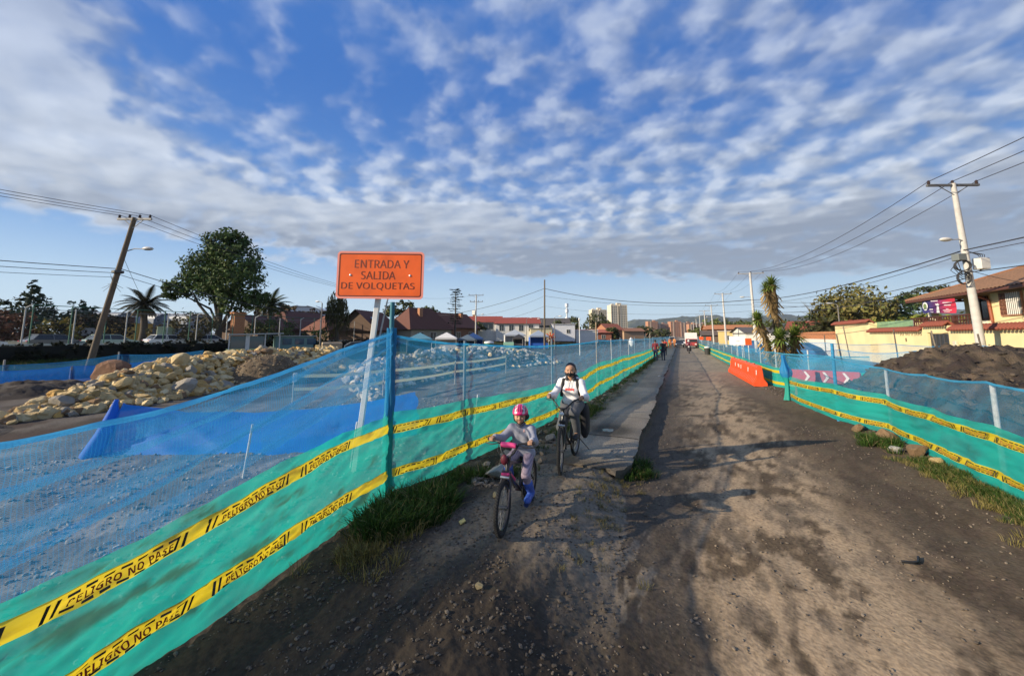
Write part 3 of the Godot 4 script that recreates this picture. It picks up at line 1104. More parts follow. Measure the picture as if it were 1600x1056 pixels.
	# right side beyond the gap, behind the orange barriers
	var far := [[3.2, -118.0, 0.07, 0.3, 0.75, 0.95, 1.6], [3.25, -80.0, 0.07, 0.3, 0.75, 0.95, 1.6], [3.3, -58.0, 0.07, 0.3, 0.75, 0.95, 1.6], [3.35, -42.0, 0.07, 0.3, 0.75, 0.95, 1.6], [3.45, -33.0, 0.07, 0.3, 0.75, 0.95, 1.6], [3.55, -27.8, 0.07, 0.28, 0.74, 0.95, 1.6], [3.65, -23.0, 0.07, 0.26, 0.74, 0.94, 1.58], [3.75, -20.2, 0.07, 0.24, 0.72, 0.90, 1.55], [4.6, -18.9, 0.07, 0.24, 0.72, 0.90, 1.52], [6.4, -18.4, 0.07, 0.24, 0.72, 0.90, 1.5]]
	var s3 := Sheet.new(); s3.setup(far, na)
	ps = []
	for k in range(1, far.size() - 1):
		ps.append([s3.cum[k], 1.62, 0.03, 0.0, Color(0.50, 0.52, 0.52)])
	for k in range(0, 5):
		ps.append([(s3.cum[k] + s3.cum[k + 1]) * 0.5, 1.6, 0.028, 0.02])
	net_fence("net_fence", "net fence behind the orange water barriers along the right of the street", far, {"seed": 71.0, "dirty": 0.3, "sag": 0.03, "billow": 0.05, "tint": Color(0.06, 0.40, 0.62), "alpha": 0.46, "lettered": false, "posts": ps})
	# second line of plain netting behind, before the cream wall
	var back := [[7.5, -70.0, 0.05, 0, 0, 0, 1.75], [8.6, -50.0, 0.05, 0, 0, 0, 1.75], [10.4, -38.0, 0.05, 0, 0, 0, 1.75], [11.6, -30.0, 0.05, 0, 0, 0, 1.8], [12.2, -24.0, 0.05, 0, 0, 0, 1.85], [12.4, -18.0, 0.05, 0, 0, 0, 1.85], [12.5, -9.0, 0.05, 0, 0, 0, 1.85]]
	for r in back:
		r[3] = 0.48; r[4] = 0.9; r[5] = 1.3
	var s4 := Sheet.new(); s4.setup(back, na)
	ps = []
	for k in 6:
		ps.append([s4.cum[k] + 0.2, 2.3 + 0.3 * (k % 2), 0.035, 0.15 - 0.08 * k, Color(0.12, 0.10, 0.08)])
		ps.append([s4.cum[k] + 3.6, 2.9 - 0.4 * (k % 2), 0.035, -0.25, Color(0.20, 0.17, 0.13)])
	net_fence("net_fence", "pale see-through netting on dark stakes before the cream wall", back, {"seed": 90.0, "band": false, "alpha": 0.34, "billow": 0.12, "sag": 0.10, "posts": ps})
	var mid := [[3.9, -34.0, 0.05, 0.4, 0.8, 1.1, 1.5], [6.0, -30.5, 0.05, 0.4, 0.8, 1.1, 1.5], [8.4, -27.5, 0.05, 0.4, 0.8, 1.1, 1.5], [10.5, -25.0, 0.05, 0.4, 0.8, 1.1, 1.55]]
	net_fence("net_fence", "sagging cross run of netting between the street fence and the cream wall", mid, {"seed": 121.0, "band": false, "alpha": 0.4, "billow": 0.15, "sag": 0.16, "posts": [[0.1, 1.5, 0.03, 0.0], [4.1, 2.2, 0.035, 0.15, Color(0.15, 0.12, 0.1)], [7.9, 2.3, 0.04, -0.2, Color(0.15, 0.12, 0.1)]]})
	# far left, low blue net at the edge of the works
	var leftb := [[-25.5, -3.0, -0.1, 0.1, 0.3, 0.5, 0.85], [-26.4, -6.0, -0.1, 0.1, 0.3, 0.5, 0.82], [-27.0, -8.8, -0.1, 0.1, 0.3, 0.5, 0.80], [-26.6, -12.0, -0.1, 0.1, 0.3, 0.5, 0.95], [-27.5, -15.0, -0.1, 0.1, 0.3, 0.5, 1.05]]
	net_fence("net_fence", "low bright blue net barrier at the far left edge of the works", leftb, {"seed": 150.0, "band": false, "alpha": 0.97, "tint": Color(0.008, 0.12, 0.50), "billow": 0.08, "sag": 0.08, "posts": [[0.1, 0.9, 0.04, 0.0], [3.1, 0.95, 0.05, 0.0, Color(0.05, 0.07, 0.10)], [6.0, 0.9, 0.04, 0.05], [9.2, 1.1, 0.04, -0.1], [12.0, 1.1, 0.04, 0.0]]})
	var leftc := [[-29.5, -2.0, 0.1, 0.3, 0.5, 0.7, 0.95], [-30.2, -7.5, 0.1, 0.3, 0.5, 0.7, 0.85], [-29.6, -11.5, 0.15, 0.4, 0.6, 0.9, 1.2], [-31.0, -16.5, 0.2, 0.4, 0.6, 0.9, 1.25]]
	net_fence("net_fence", "drooping teal blue netting behind the low blue barrier on the left", leftc, {"seed": 180.0, "band": false, "alpha": 0.75, "tint": Color(0.02, 0.16, 0.38), "billow": 0.25, "sag": 0.12, "posts": [[5.6, 1.0, 0.04, 0.1], [9.6, 1.2, 0.04, 0.0]]})
	# fallen sheet of deeper blue net inside the works
	var fb := MB.new()
	pts = PackedVector3Array(); cc = PackedColorArray(); var uvs := PackedVector2Array()
	var top := [Vector3(-9.9, 0.98, -3.95), Vector3(-9.2, 0.74, -4.7), Vector3(-8.4, 0.62, -5.6), Vector3(-7.6, 0.62, -6.6), Vector3(-6.8, 0.70, -7.4), Vector3(-6.2, 0.85, -8.2)]
	var bot := [Vector3(-10.1, -0.05, -3.75), Vector3(-8.6, -0.10, -4.35), Vector3(-7.3, -0.10, -4.75), Vector3(-6.4, -0.08, -5.2), Vector3(-5.9, -0.06, -6.1), Vector3(-5.2, -0.04, -7.0)]
	for r in 15:
		for q in 41:
			var u := q / 40.0 * 5.0
			var k := mini(int(u), 4)
			var p: Vector3 = (bot[k] as Vector3).lerp(bot[k + 1], u - k).lerp((top[k] as Vector3).lerp(top[k + 1], u - k), r / 14.0)
			p.y += 0.09 * na.get_noise_2d(u * 1.2, r * 0.12) * (1.0 - r / 20.0)
			p.z += 0.10 * na.get_noise_2d(u * 2.6 + r * 0.2, r * 0.1 + 4.0)
			p.x += 0.10 * na.get_noise_2d(u * 1.6 + 9.0, r * 0.25)
			pts.append(p)
			uvs.append(Vector2(u * 1.2 / 0.022, r * 0.08 / 0.018))
			cc.append(Color(0.012, 0.24, 0.85, 0.86 + 0.10 * nb.get_noise_2d(u * 2.0, r * 0.3)))
	fb.grid(pts, 15, 41, false, cc, uvs)
	var dr := thing("fallen_netting", "deep blue netting fallen slack on the gravel behind the near fence", "netting")
	put("sheet", fb, cloth_mat(), dr)
	var peak := MB.new()
	peak.tube([Vector3(-9.95, -0.2, -3.9), Vector3(-9.95, 1.0, -3.93)], [0.02, 0.018], 6)
	put("stake", peak, mat(Color(0.25, 0.2, 0.15), 0.9), dr)
	var bunch := MB.new()
	bunch.col = Color(0.012, 0.17, 0.68, 0.95)
	bunch.tube([Vector3(-9.97, 1.04, -3.9), Vector3(-9.98, 0.8, -3.88), Vector3(-10.05, 0.4, -3.8), Vector3(-10.2, 0.0, -3.7)], [0.03, 0.09, 0.13, 0.16], 9)
	put("bunched_corner", bunch, cloth_mat(), dr)
	# yellow tape strung on thin stakes inside the works
	var yt := thing("caution_tape_line", "two pale yellow tapes strung on thin stakes inside the works", "caution tape")
	var ty := mat(Color(0.50, 0.47, 0.12), 0.6, {"back": 0.6})
	var stakes := [Vector3(-11.0, -0.1, -8.4), Vector3(-9.7, -0.1, -10.9), Vector3(-9.6, -0.1, -15.5), Vector3(-9.6, -0.1, -21.2)]
	for lvl in [1.02, 0.62]:
		for k in 3:
			var tb := MB.new()
			var p2 := PackedVector3Array()
			for i in 2:
				for q in 13:
					var t := q / 12.0
					var p: Vector3 = (stakes[k] as Vector3).lerp(stakes[k + 1], t)
					p.y = lvl - 0.05 * sin(t * PI) + (i - 0.5) * 0.10
					p.x += 0.02 * sin(t * 9.0 + i)
					p2.append(p)
			tb.grid(p2, 2, 13)
			put("tape", tb, ty, yt)
	for p in stakes:
		var sb := MB.new()
		sb.rod(p, p + Vector3(0.03, 1.22, 0.02), 0.022, 0.02, 6)
		put("stake", sb, mat(Color(0.35, 0.34, 0.32), 0.8), yt)
	var tagb := MB.new()
	tagb.box(Vector3(0, 0.0, 0), Vector3(0.03, 0.26, 0.30), Basis(), 0.004)
	single("paper_notice", tagb, mat(Color(0.62, 0.66, 0.68), 0.8), "small white notice hanging on the tape stake inside the works", "notice", Vector3(-10.93, 0.98, -8.38), 0.6)
	for p in [Vector3(-6.4, -0.1, -4.1), Vector3(-5.0, -0.1, -4.9), Vector3(-4.6, -0.1, -8.3), Vector3(-5.6, -0.1, -6.3)]:
		var wb2 := MB.new()
		wb2.rod(p, p + Vector3(0.08, 0.95, -0.05), 0.018, 0.018, 6)
		single("survey_stake", wb2, mat(Color(0.55, 0.57, 0.57), 0.8), "thin pale stake standing in the gravel behind the blue netting", "stake", Vector3.ZERO, 0.0, "thin stakes behind the netting")

# ------------------------------------------------------------------ plants
func leaf_mat() -> StandardMaterial3D:
	return mat(Color(1, 1, 1), 0.7, {"vc": true, "back": 0.5, "spec": 0.3})

# clumps of small leaves spread through a lobe, denser near its skin
func foliage(b: MB, ctr: Vector3, rad: Vector3, count: int, size: float, col: Color, rag := 0.35, droop := 0.0) -> void:
	var clumps := maxi(8, int(count / 15.0))
	var per := int(ceil(float(count) / clumps))
	for k in clumps:
		var d := Vector3(rng.randfn(), rng.randfn(), rng.randfn()).normalized()
		var skin := 0.55 + 0.5 * pow(rng.randf(), 0.6)
		skin *= 1.0 + rag * na.get_noise_3d(d.x * 1.7 + ctr.x, d.y * 1.7 + ctr.y, d.z * 1.7 + ctr.z)
		var cc := ctr + d * rad * skin
		var tone := rng.randf_range(0.55, 1.5)
		var cr := minf(rad.x, minf(rad.y, rad.z)) * rng.randf_range(0.24, 0.46)
		for q in per:
			var e := Vector3(rng.randfn(), rng.randfn(), rng.randfn()).normalized() * cr * pow(rng.randf(), 0.4) * Vector3(1, 0.8, 1)
			var p := cc + e
			var nrm := (d * 0.7 + Vector3(rng.randfn(), rng.randfn() + 0.4, rng.randfn()) * 0.6).normalized()
			var u := nrm.cross(Vector3(rng.randfn(), rng.randfn(), rng.randfn())).normalized()
			if droop > 0.0:
				u = (u * (1.0 - droop) + Vector3.DOWN * droop).normalized()
			var w := nrm.cross(u).normalized()
			var s := size * rng.randf_range(0.75, 1.6)
			b.col = col * (1.7 * tone * rng.randf_range(0.8, 1.2))
			b.col.r *= rng.randf_range(0.9, 1.25)
			b.quad(p - u * s - w * s * 0.1, p - w * s * 0.5, p + u * s, p + w * s * 0.5)

func limbs(b: MB, base: Vector3, tips: Array, r0: float, fork: float, col: Color) -> void:
	b.col = col
	var lean := Vector3(rng.randfn() * 0.2, 0, rng.randfn() * 0.2)
	var f := base + Vector3(0, fork, 0) + lean
	b.tube([base - Vector3(0, 0.3, 0), base + Vector3(0, fork * 0.5, 0) + lean * 0.3, f], [r0 * 1.25, r0, r0 * 0.85], 9)
	for t in tips:
		var m: Vector3 = f.lerp(t, 0.5) + Vector3(rng.randfn(), rng.randfn() * 0.5, rng.randfn()) * (t - f).length() * 0.07
		b.tube([f - Vector3(0, r0, 0), m, t], [r0 * 0.55, r0 * 0.35, r0 * 0.10], 6)

func tree(called: String, label: String, at: Vector3, fork: float, r0: float, lobes: Array, leaf: float, col: Color, group := "", rag := 0.35, bark := Color(0.07, 0.055, 0.04), droop := 0.0) -> Node3D:
	var o := thing(called, label, "tree", at, 0.0, group)
	var tb := MB.new()
	var tips := []
	for l in lobes:
		tips.append(l[0])
	limbs(tb, Vector3.ZERO, tips, r0, fork, bark)
	put("trunk", tb, vmat(0.95), o)
	var cb := MB.new()
	for l in lobes:
		foliage(cb, l[0], l[1], l[2], leaf, col, rag, droop)
	put("crown", cb, leaf_mat(), o)
	return o

func frond(b: MB, root: Vector3, dirv: Vector3, length: float, fall: float, width: float, col: Color) -> void:
	# a feather leaf: midrib with leaflets on both sides
	var n := 12
	var p := root
	var d := dirv.normalized()
	for k in n:
		var t := float(k) / n
		var q := p + d * (length / n)
		var side := d.cross(Vector3.UP).normalized()
		var upv := side.cross(d).normalized()
		var w := width * sin(PI * clampf(t * 0.9 + 0.12, 0, 1))
		b.col = col * rng.randf_range(0.7, 1.3)
		for s in [-1.0, 1.0]:
			for h in 3:
				var a := p.lerp(q, h / 3.0)
				var tip: Vector3 = a + side * (s * w) + d * (w * 0.55) - upv * (w * 0.35)
				var tk := d * (length / n * 0.42)
				b.tri(a, a + tk, tip)
		b.quad(p - side * 0.02, p + side * 0.02, q + side * 0.015, q - side * 0.015)
		p = q
		d = (d + Vector3.DOWN * fall / n * (0.6 + t)).normalized()

func palm(label: String, at: Vector3, height: float, spread: float, trunk_r: float, col: Color, fronds := 26, dead := 0, up := 0.7) -> Node3D:
	var o := thing("palm_tree", label, "palm tree", at)
	var tb := MB.new()
	tb.col = Color(0.10, 0.08, 0.06)
	var path := []
	var rr := []
	for k in 9:
		path.append(Vector3(0.1 * sin(k * 0.5), height * k / 8.0, 0.05 * cos(k)))
		rr.append(trunk_r * (1.15 - 0.3 * k / 8.0))
	tb.tube(path, rr, 10)
	put("trunk", tb, vmat(0.95, {"bump": ["rough", 3.0]}), o)
	var cb := MB.new()
	for k in fronds:
		var a := TAU * k * 0.381966
		var t := float(k) / fronds
		var el := lerpf(1.25, -0.1, pow(t, up))
		frond(cb, path[8], Vector3(cos(a) * cos(el), sin(el), sin(a) * cos(el)), spread * rng.randf_range(0.85, 1.1), 1.3, spread * 0.20, col)
	put("crown", cb, leaf_mat(), o)
	if dead > 0:
		var db := MB.new()
		for k in dead:
			var a := TAU * k * 0.381966
			frond(db, path[8], Vector3(cos(a), -0.5, sin(a)), spread * 0.7, 1.6, spread * 0.14, Color(0.14, 0.11, 0.06))
		put("dead_fronds", db, leaf_mat(), o)
	return o

func spiky_head(b: MB, ctr: Vector3, axis: Vector3, length: float, count: int, col: Color) -> void:
	for k in count:
		var t := (k + 0.5) / count
		var a := TAU * k * 0.381966
		var el := lerpf(1.5, -0.55, pow(t, 0.8))
		var d := Vector3(cos(a) * cos(el), sin(el), sin(a) * cos(el))
		d = (Basis(Quaternion(Vector3.UP, axis.normalized())) * d).normalized()
		var side := d.cross(Vector3.UP + Vector3(0.01, 0, 0)).normalized()
		var l := length * rng.randf_range(0.8, 1.1)
		var w := length * 0.05
		b.col = col * rng.randf_range(0.6, 1.45)
		var p := ctr + d * 0.06
		var m := ctr + d * l * 0.55
		var tip := ctr + d * l + Vector3.DOWN * l * 0.12
		b.quad(p - side * w * 0.7, p + side * w * 0.7, m + side * w, m - side * w)
		b.tri(m - side * w, m + side * w, tip)

func blade_tuft(count: int, height: float, spread: float, col: Color) -> MB:
	var b := MB.new()
	for k in count:
		var a := rng.randf() * TAU
		var r := spread * sqrt(rng.randf())
		var p := Vector3(cos(a) * r, 0, sin(a) * r)
		var h := height * rng.randf_range(0.5, 1.15)
		var lean := Vector3(cos(a) * r / spread * 0.7 + rng.randfn() * 0.3, 0, sin(a) * r / spread * 0.7 + rng.randfn() * 0.3) * h
		var side := Vector3(rng.randfn(), 0, rng.randfn()).normalized() * height * 0.022
		b.col = col * rng.randf_range(0.55, 1.5)
		if rng.randf() < 0.12:
			b.col = Color(0.22, 0.18, 0.08)
		var m := p + Vector3(0, h * 0.6, 0) + lean * 0.4
		b.quad(p - side, p + side, m + side * 0.8, m - side * 0.8)
		b.tri(m - side * 0.8, m + side * 0.8, p + Vector3(0, h * 0.85, 0) + lean)
	return b

# ------------------------------------------------------------------ rocks
func rock_mesh(sd: int, sub: int, flat := 0.85, cuts := 11) -> MB:
	var r := RandomNumberGenerator.new()
	r.seed = sd
	var g := (1.0 + sqrt(5.0)) / 2.0
	var vs := [Vector3(-1, g, 0), Vector3(1, g, 0), Vector3(-1, -g, 0), Vector3(1, -g, 0), Vector3(0, -1, g), Vector3(0, 1, g), Vector3(0, -1, -g), Vector3(0, 1, -g), Vector3(g, 0, -1), Vector3(g, 0, 1), Vector3(-g, 0, -1), Vector3(-g, 0, 1)]
	var fs := [[0, 11, 5], [0, 5, 1], [0, 1, 7], [0, 7, 10], [0, 10, 11], [1, 5, 9], [5, 11, 4], [11, 10, 2], [10, 7, 6], [7, 1, 8], [3, 9, 4], [3, 4, 2], [3, 2, 6], [3, 6, 8], [3, 8, 9], [4, 9, 5], [2, 4, 11], [6, 2, 10], [8, 6, 7], [9, 8, 1]]
	var tris := []
	for f in fs:
		tris.append([vs[f[0]].normalized(), vs[f[1]].normalized(), vs[f[2]].normalized()])
	for s in sub:
		var nt := []
		for t in tris:
			var a: Vector3 = (t[0] + t[1]).normalized()
			var b: Vector3 = (t[1] + t[2]).normalized()
			var c: Vector3 = (t[2] + t[0]).normalized()
			nt.append([t[0], a, c]); nt.append([a, t[1], b]); nt.append([c, b, t[2]]); nt.append([a, b, c])
		tris = nt
	var pl := []
	for k in cuts:
		pl.append([Vector3(r.randfn(), r.randfn(), r.randfn()).normalized(), r.randf_range(0.55, 0.95)])
	var sc := Vector3(r.randf_range(0.85, 1.3), flat * r.randf_range(0.7, 1.1), r.randf_range(0.75, 1.05))
	var b := MB.new()
	b.col = Color(1, 1, 1)
	for t in tris:
		var o := []
		for d in t:
			var h := 1.25
			for p in pl:
				var dt: float = d.dot(p[0])
				if dt > 0.05:
					h = minf(h, p[1] / dt)
			h *= 1.0 + 0.06 * na.get_noise_3d(d.x * 3.0 + sd, d.y * 3.0, d.z * 3.0)
			o.append(d * h * sc)
		b.tri(o[0], o[1], o[2])
	return b

func mound_y(x: float, z: float, c: Array) -> float:
	# c: list of [x, z, height, radius x, radius z]
	var h := 0.0
	for q in c:
		var d := sqrt(pow((x - q[0]) / q[3], 2) + pow((z - q[1]) / q[4], 2))
		h = maxf(h, q[2] * sstep(1.0, 0.12, d))
	return h

func mound(called: String, label: String, c: Array, x0: float, x1: float, z0: float, z1: float, stepm: float, lump: float, colf: Callable, mt: Material) -> MeshInstance3D:
	var nx := int((x1 - x0) / stepm)
	var nz := int((z1 - z0) / stepm)
	var pts := PackedVector3Array(); var cc := PackedColorArray()
	for i in nx + 1:
		for j in nz + 1:
			var x := lerpf(x0, x1, float(i) / nx)
			var z := lerpf(z0, z1, float(j) / nz)
			var h := mound_y(x, z, c)
			var k := sstep(0.0, 0.35, h)
			h += k * lump * (0.9 * na.get_noise_2d(x * 1.1, z * 1.1) + 0.6 * na.get_noise_2d(x * 3.6, z * 3.6) + 0.35 * nb.get_noise_2d(x * 10.0, z * 10.0))
			pts.append(Vector3(x, ground_y(x, z) - 0.06 + h, z))
			cc.append(colf.call(x, z, h))
	var b := MB.new()
	b.grid(pts, nx + 1, nz + 1, false, cc)
	return single(called, b, mt, label, "earth mound")

func build_rocks() -> void:
	var stone := {}
	var tones := {"cream": Color(0.80, 0.63, 0.34), "tan": Color(0.74, 0.54, 0.25), "ochre": Color(0.68, 0.41, 0.12), "grey": Color(0.40, 0.36, 0.29), "brown": Color(0.30, 0.19, 0.10), "white": Color(0.60, 0.59, 0.54), "ash": Color(0.36, 0.35, 0.33)}
	for t in tones:
		stone[t] = mat(tones[t], 0.92, {"grain": ["stone", 1.3], "bump": ["rough", 2.5], "world": false})
	var protos := []
	for k in 14:
		protos.append(rock_mesh(900 + k * 7, 2, 0.8).mesh())
	# tan boulder pile left of the works
	var ridge := [Vector3(-16.9, 0.12, -4.6), Vector3(-18.2, 0.75, -6.8), Vector3(-19.6, 1.2, -9.0), Vector3(-20.8, 1.32, -11.6), Vector3(-21.2, 1.42, -14.0), Vector3(-22.2, 1.40, -17.5), Vector3(-23.5, 1.35, -22.0)]
	var core := MB.new()
	var done := 0
	var sizes := ["small", "middling", "large"]
	var names3 := {"cream": "cream", "tan": "tan", "ochre": "rusty ochre", "grey": "dull grey", "brown": "dark brown"}
	var toner := ["cream", "cream", "tan", "tan", "tan", "ochre", "cream", "cream", "tan", "brown", "grey", "tan", "ochre"]
	var seen := {}
	var rock_parts := []
	for k in 2600:
		var lone := k < 296
		var u := pow(rng.randf(), 0.8) * 5.7
		var seg := mini(int(u), 5)
		var rp: Vector3 = (ridge[seg] as Vector3).lerp(ridge[seg + 1], u - seg)
		var w := lerpf(1.4, 4.4, clampf(u / 2.0, 0, 1))
		var off := rng.randf_range(-0.35, 1.0)
		var s := lerpf(0.13, 0.31, pow(rng.randf(), 1.5)) * lerpf(0.85, 1.1, clampf(u / 3.0, 0, 1))
		if lone and k % 23 == 5 and u > 1.0: s = rng.randf_range(0.30, 0.38)
		if not lone: s = rng.randf_range(0.09, 0.21)
		var p := rp + Vector3(0.86, 0, 0.5) * (off * w) + Vector3(rng.randfn() * 0.14, 0, rng.randfn() * 0.14)
		var g0 := ground_y(p.x, p.z)
		p.y = g0 + maxf(rp.y * (1.0 - sstep(-0.1, 1.0, absf(off))) + (rng.randf_range(-0.05, 0.10) if lone else -0.05), s * 0.35)
		var tone: String = toner[rng.randi() % toner.size()]
		var rot := Vector3(rng.randf_range(-0.6, 0.6), rng.randf() * TAU, rng.randf_range(-0.6, 0.6))
		if not lone:
			rock_parts.append([Transform3D(Basis.from_euler(rot).scaled(Vector3.ONE * s), p), (tones[tone] as Color) * rng.randf_range(0.8, 1.15)])
			continue
		var pi := rng.randi() % 14
		var bx: Vector3 = protos[pi].get_aabb().size
		var form := "flat" if bx.y < 0.62 * bx.x else ("long" if bx.x > 1.3 * bx.z else ("squarish" if bx.y > 0.85 * bx.x else "wedge shaped"))
		var sz: String = sizes[0] if s < 0.18 else (sizes[1] if s < 0.28 else sizes[2])
		var zone: String = ["left tip of the tan pile", "beside the pile's left tip", "left part of the tan pile", "middle of the tan pile", "pile beside the earth heap", "pile past the earth heap"][seg]
		var o := single("boulder", protos[pi], stone[tone], "%s %s %s boulder %s, %s" % [sz, form, names3[tone], "near the foot" if off > 0.6 else ("halfway up" if off > 0.25 else "on the crest"), zone], "boulder", p, 0.0, "tan boulders heaped in the works")
		o.rotation = rot
		o.scale = Vector3.ONE * s
	# rubble core under the boulders
	mound("rubble_heap", "packed rubble and soil under the tan boulder pile", [[-18.9, -8.6, 0.50, 2.8, 3.0], [-20.0, -11.6, 0.75, 3.0, 3.2], [-21.4, -15.5, 1.0, 2.6, 3.8], [-22.6, -19.5, 1.0, 2.6, 4.0]], -26.0, -14.5, -25.0, -3.0, 0.22, 0.10, func(x, z, h): return Color(0.36, 0.27, 0.15), vmat(0.95, {"grain": ["dirt", 1.0], "bump": ["rough", 3.0]}))
	var rx := []
	var rc := []
	for q in rock_parts:
		rx.append(q[0]); rc.append(q[1])
	scatter("small_boulders", protos[3], vmat(0.92, {"grain": ["stone", 1.3], "bump": ["rough", 2.0], "world": false}), rx, null, rc)
	var bo := single("boulder", rock_mesh(77, 2, 1.0, 9).mesh(), mat(Color(0.20, 0.105, 0.06), 0.95, {"grain": ["stone", 1.0], "bump": ["rough", 3.0], "world": false}), "big red-brown slab of rock standing alone left behind the boulder pile", "boulder", Vector3(-24.6, 0.35, -9.4), 0.6)
	bo.scale = Vector3(0.75, 0.85, 0.6)
	# grey demolition rubble seen through the net
	var r2 := [Vector3(-11.6, 0.45, -11.0), Vector3(-12.9, 0.95, -13.2), Vector3(-13.6, 1.05, -16.5), Vector3(-13.8, 1.35, -20.5), Vector3(-13.0, 1.3, -25.0), Vector3(-11.6, 1.0, -29.0), Vector3(-11.0, 0.5, -32.0)]
	var rub := []
	for k in 1100:
		var u := rng.randf() * 5.9
		var seg := mini(int(u), 5)
		var rp: Vector3 = (r2[seg] as Vector3).lerp(r2[seg + 1], u - seg)
		var off := rng.randf_range(-0.2, 1.0)
		var s := lerpf(0.09, 0.27, pow(rng.randf(), 1.8))
		if k >= 280: s = rng.randf_range(0.05, 0.15)
		var p := rp + Vector3(0.92, 0, 0.39) * off * 2.4
		p.y = maxf(rp.y * (1.0 - sstep(0.0, 1.0, absf(off))) + ground_y(p.x, p.z) + rng.randf_range(-0.05, 0.08), ground_y(p.x, p.z) + s * 0.3)
		var tone: String = ["white", "ash", "cream", "ash", "white", "grey"][rng.randi() % 6]
		var word := {"white": "whitish", "ash": "ash grey", "cream": "cream", "grey": "dull grey"}
		if k >= 280:
			rub.append([Transform3D(Basis.from_euler(Vector3(rng.randf() * 6, rng.randf() * 6, 0)).scaled(Vector3.ONE * s), p), (tones[tone] as Color) * rng.randf_range(0.8, 1.15)])
			continue
		var where: String = ["on the crest", "halfway down", "at the foot"][0 if off < 0.25 else (1 if off < 0.65 else 2)] + [" of the near end", " left of the middle", " in the middle", " right of the middle", " towards the far end", " at the far end"][seg]
		var o := single("rubble_chunk", protos[rng.randi() % 14], stone[tone], "%s %s rubble chunk %s of the grey heap" % ["small" if s < 0.16 else ("middling" if s < 0.24 else "large"), word[tone], where], "rubble", p, 0.0, "grey rubble chunks behind the netting")
		o.rotation = Vector3(rng.randf_range(-0.8, 0.8), rng.randf() * TAU, rng.randf_range(-0.8, 0.8))
		o.scale = Vector3.ONE * s
	mound("rubble_heap", "grey core of the rubble heap seen through the blue netting", [[-12.6, -12.8, 0.6, 2.2, 2.4], [-13.4, -16.5, 0.75, 2.4, 3.4], [-13.5, -20.5, 1.0, 2.6, 3.8], [-12.6, -25.0, 0.95, 2.6, 3.8], [-11.4, -29.0, 0.65, 2.4, 3.4]], -17.0, -8.0, -33.0, -9.5, 0.25, 0.12, func(x, z, h): return Color(0.17, 0.16, 0.145), vmat(0.95, {"grain": ["dirt", 1.0], "bump": ["rough", 4.0]}))
	rx = []; rc = []
	for q in rub:
		rx.append(q[0]); rc.append(q[1])
	scatter("small_rubble", protos[5], vmat(0.92, {"grain": ["stone", 1.3], "world": false}), rx, null, rc)
	# brown heap of loose earth
	mound("earth_heap", "smooth brown heap of gravelly earth beside the tan boulders", [[-18.3, -12.6, 1.32, 2.3, 2.6]], -21.0, -15.5, -15.6, -9.6, 0.09, 0.09, func(x, z, h): return Color(0.135, 0.095, 0.055).lerp(Color(0.20, 0.15, 0.09), sstep(-0.2, 0.4, na.get_noise_2d(x * 2.0, z * 2.0))), vmat(0.95, {"grain": ["dirt", 1.4], "bump": ["rough", 3.0]}))
	rx = []; rc = []
	for k in 1500:
		var x := rng.randf_range(-20.5, -16.0)
		var z := rng.randf_range(-15.2, -10.0)
		var h := mound_y(x, z, [[-18.3, -12.6, 1.32, 2.3, 2.6]])
		var s := lerpf(0.015, 0.07, pow(rng.randf(), 3.0))
		if h > 0.05:
			rx.append(Transform3D(Basis.from_euler(Vector3(rng.randf() * 6, rng.randf() * 6, 0)).scaled(Vector3.ONE * s), Vector3(x, ground_y(x, z) - 0.02 + h, z)))
			rc.append(Color(0.22, 0.165, 0.10) * rng.randf_range(0.5, 1.6))
	scatter("earth_crumbs", rock_mesh(63, 1, 0.8).mesh(), vmat(0.95), rx, null, rc)
	# dark excavated earth on the right
	var dm := mound("earth_mound", "big dark mound of dug earth behind the right net fence", [[8.4, -16.6, 1.85, 4.6, 4.4], [10.6, -15.2, 1.75, 4.6, 4.2], [6.9, -14.6, 1.15, 3.0, 4.4], [12.6, -14.6, 1.5, 4.0, 4.0], [6.0, -12.0, 0.7, 2.0, 4.0]], 4.3, 16.5, -21.5, -7.5, 0.09, 0.27, func(x, z, h): return Color(0.036, 0.027, 0.020).lerp(Color(0.11, 0.082, 0.055), sstep(-0.15, 0.45, na.get_noise_2d(x * 1.3, z * 1.3) + 0.3 * nb.get_noise_2d(x * 6.0, z * 6.0))), vmat(0.95, {"grain": ["dirt", 1.2], "bump": ["rough", 4.0]}))
	var xs := []
	var cs := []
	var cl := [[8.4, -16.6, 1.85, 4.6, 4.4], [10.6, -15.2, 1.75, 4.6, 4.2], [6.9, -14.6, 1.15, 3.0, 4.4], [12.6, -14.6, 1.5, 4.0, 4.0]]
	for k in 5200:
		var x := rng.randf_range(4.6, 14.5)
		var z := rng.randf_range(-20.5, -9.0)
		var h := mound_y(x, z, cl)
		if h < 0.12: continue
		var s := lerpf(0.018, 0.10, pow(rng.randf(), 3.5))
		h += 0.27 * (0.9 * na.get_noise_2d(x * 1.1, z * 1.1) + 0.6 * na.get_noise_2d(x * 3.6, z * 3.6))
		xs.append(Transform3D(Basis.from_euler(Vector3(rng.randf() * 6, rng.randf() * 6, 0)).scaled(Vector3(s, s * 0.7, s)), Vector3(x, ground_y(x, z) - 0.06 + h + s * 0.2, z)))
		cs.append(Color(0.055, 0.042, 0.03) * rng.randf_range(0.5, 1.7))
	scatter("earth_clods", rock_mesh(61, 1, 0.8).mesh(), vmat(0.95), xs, dm, cs)
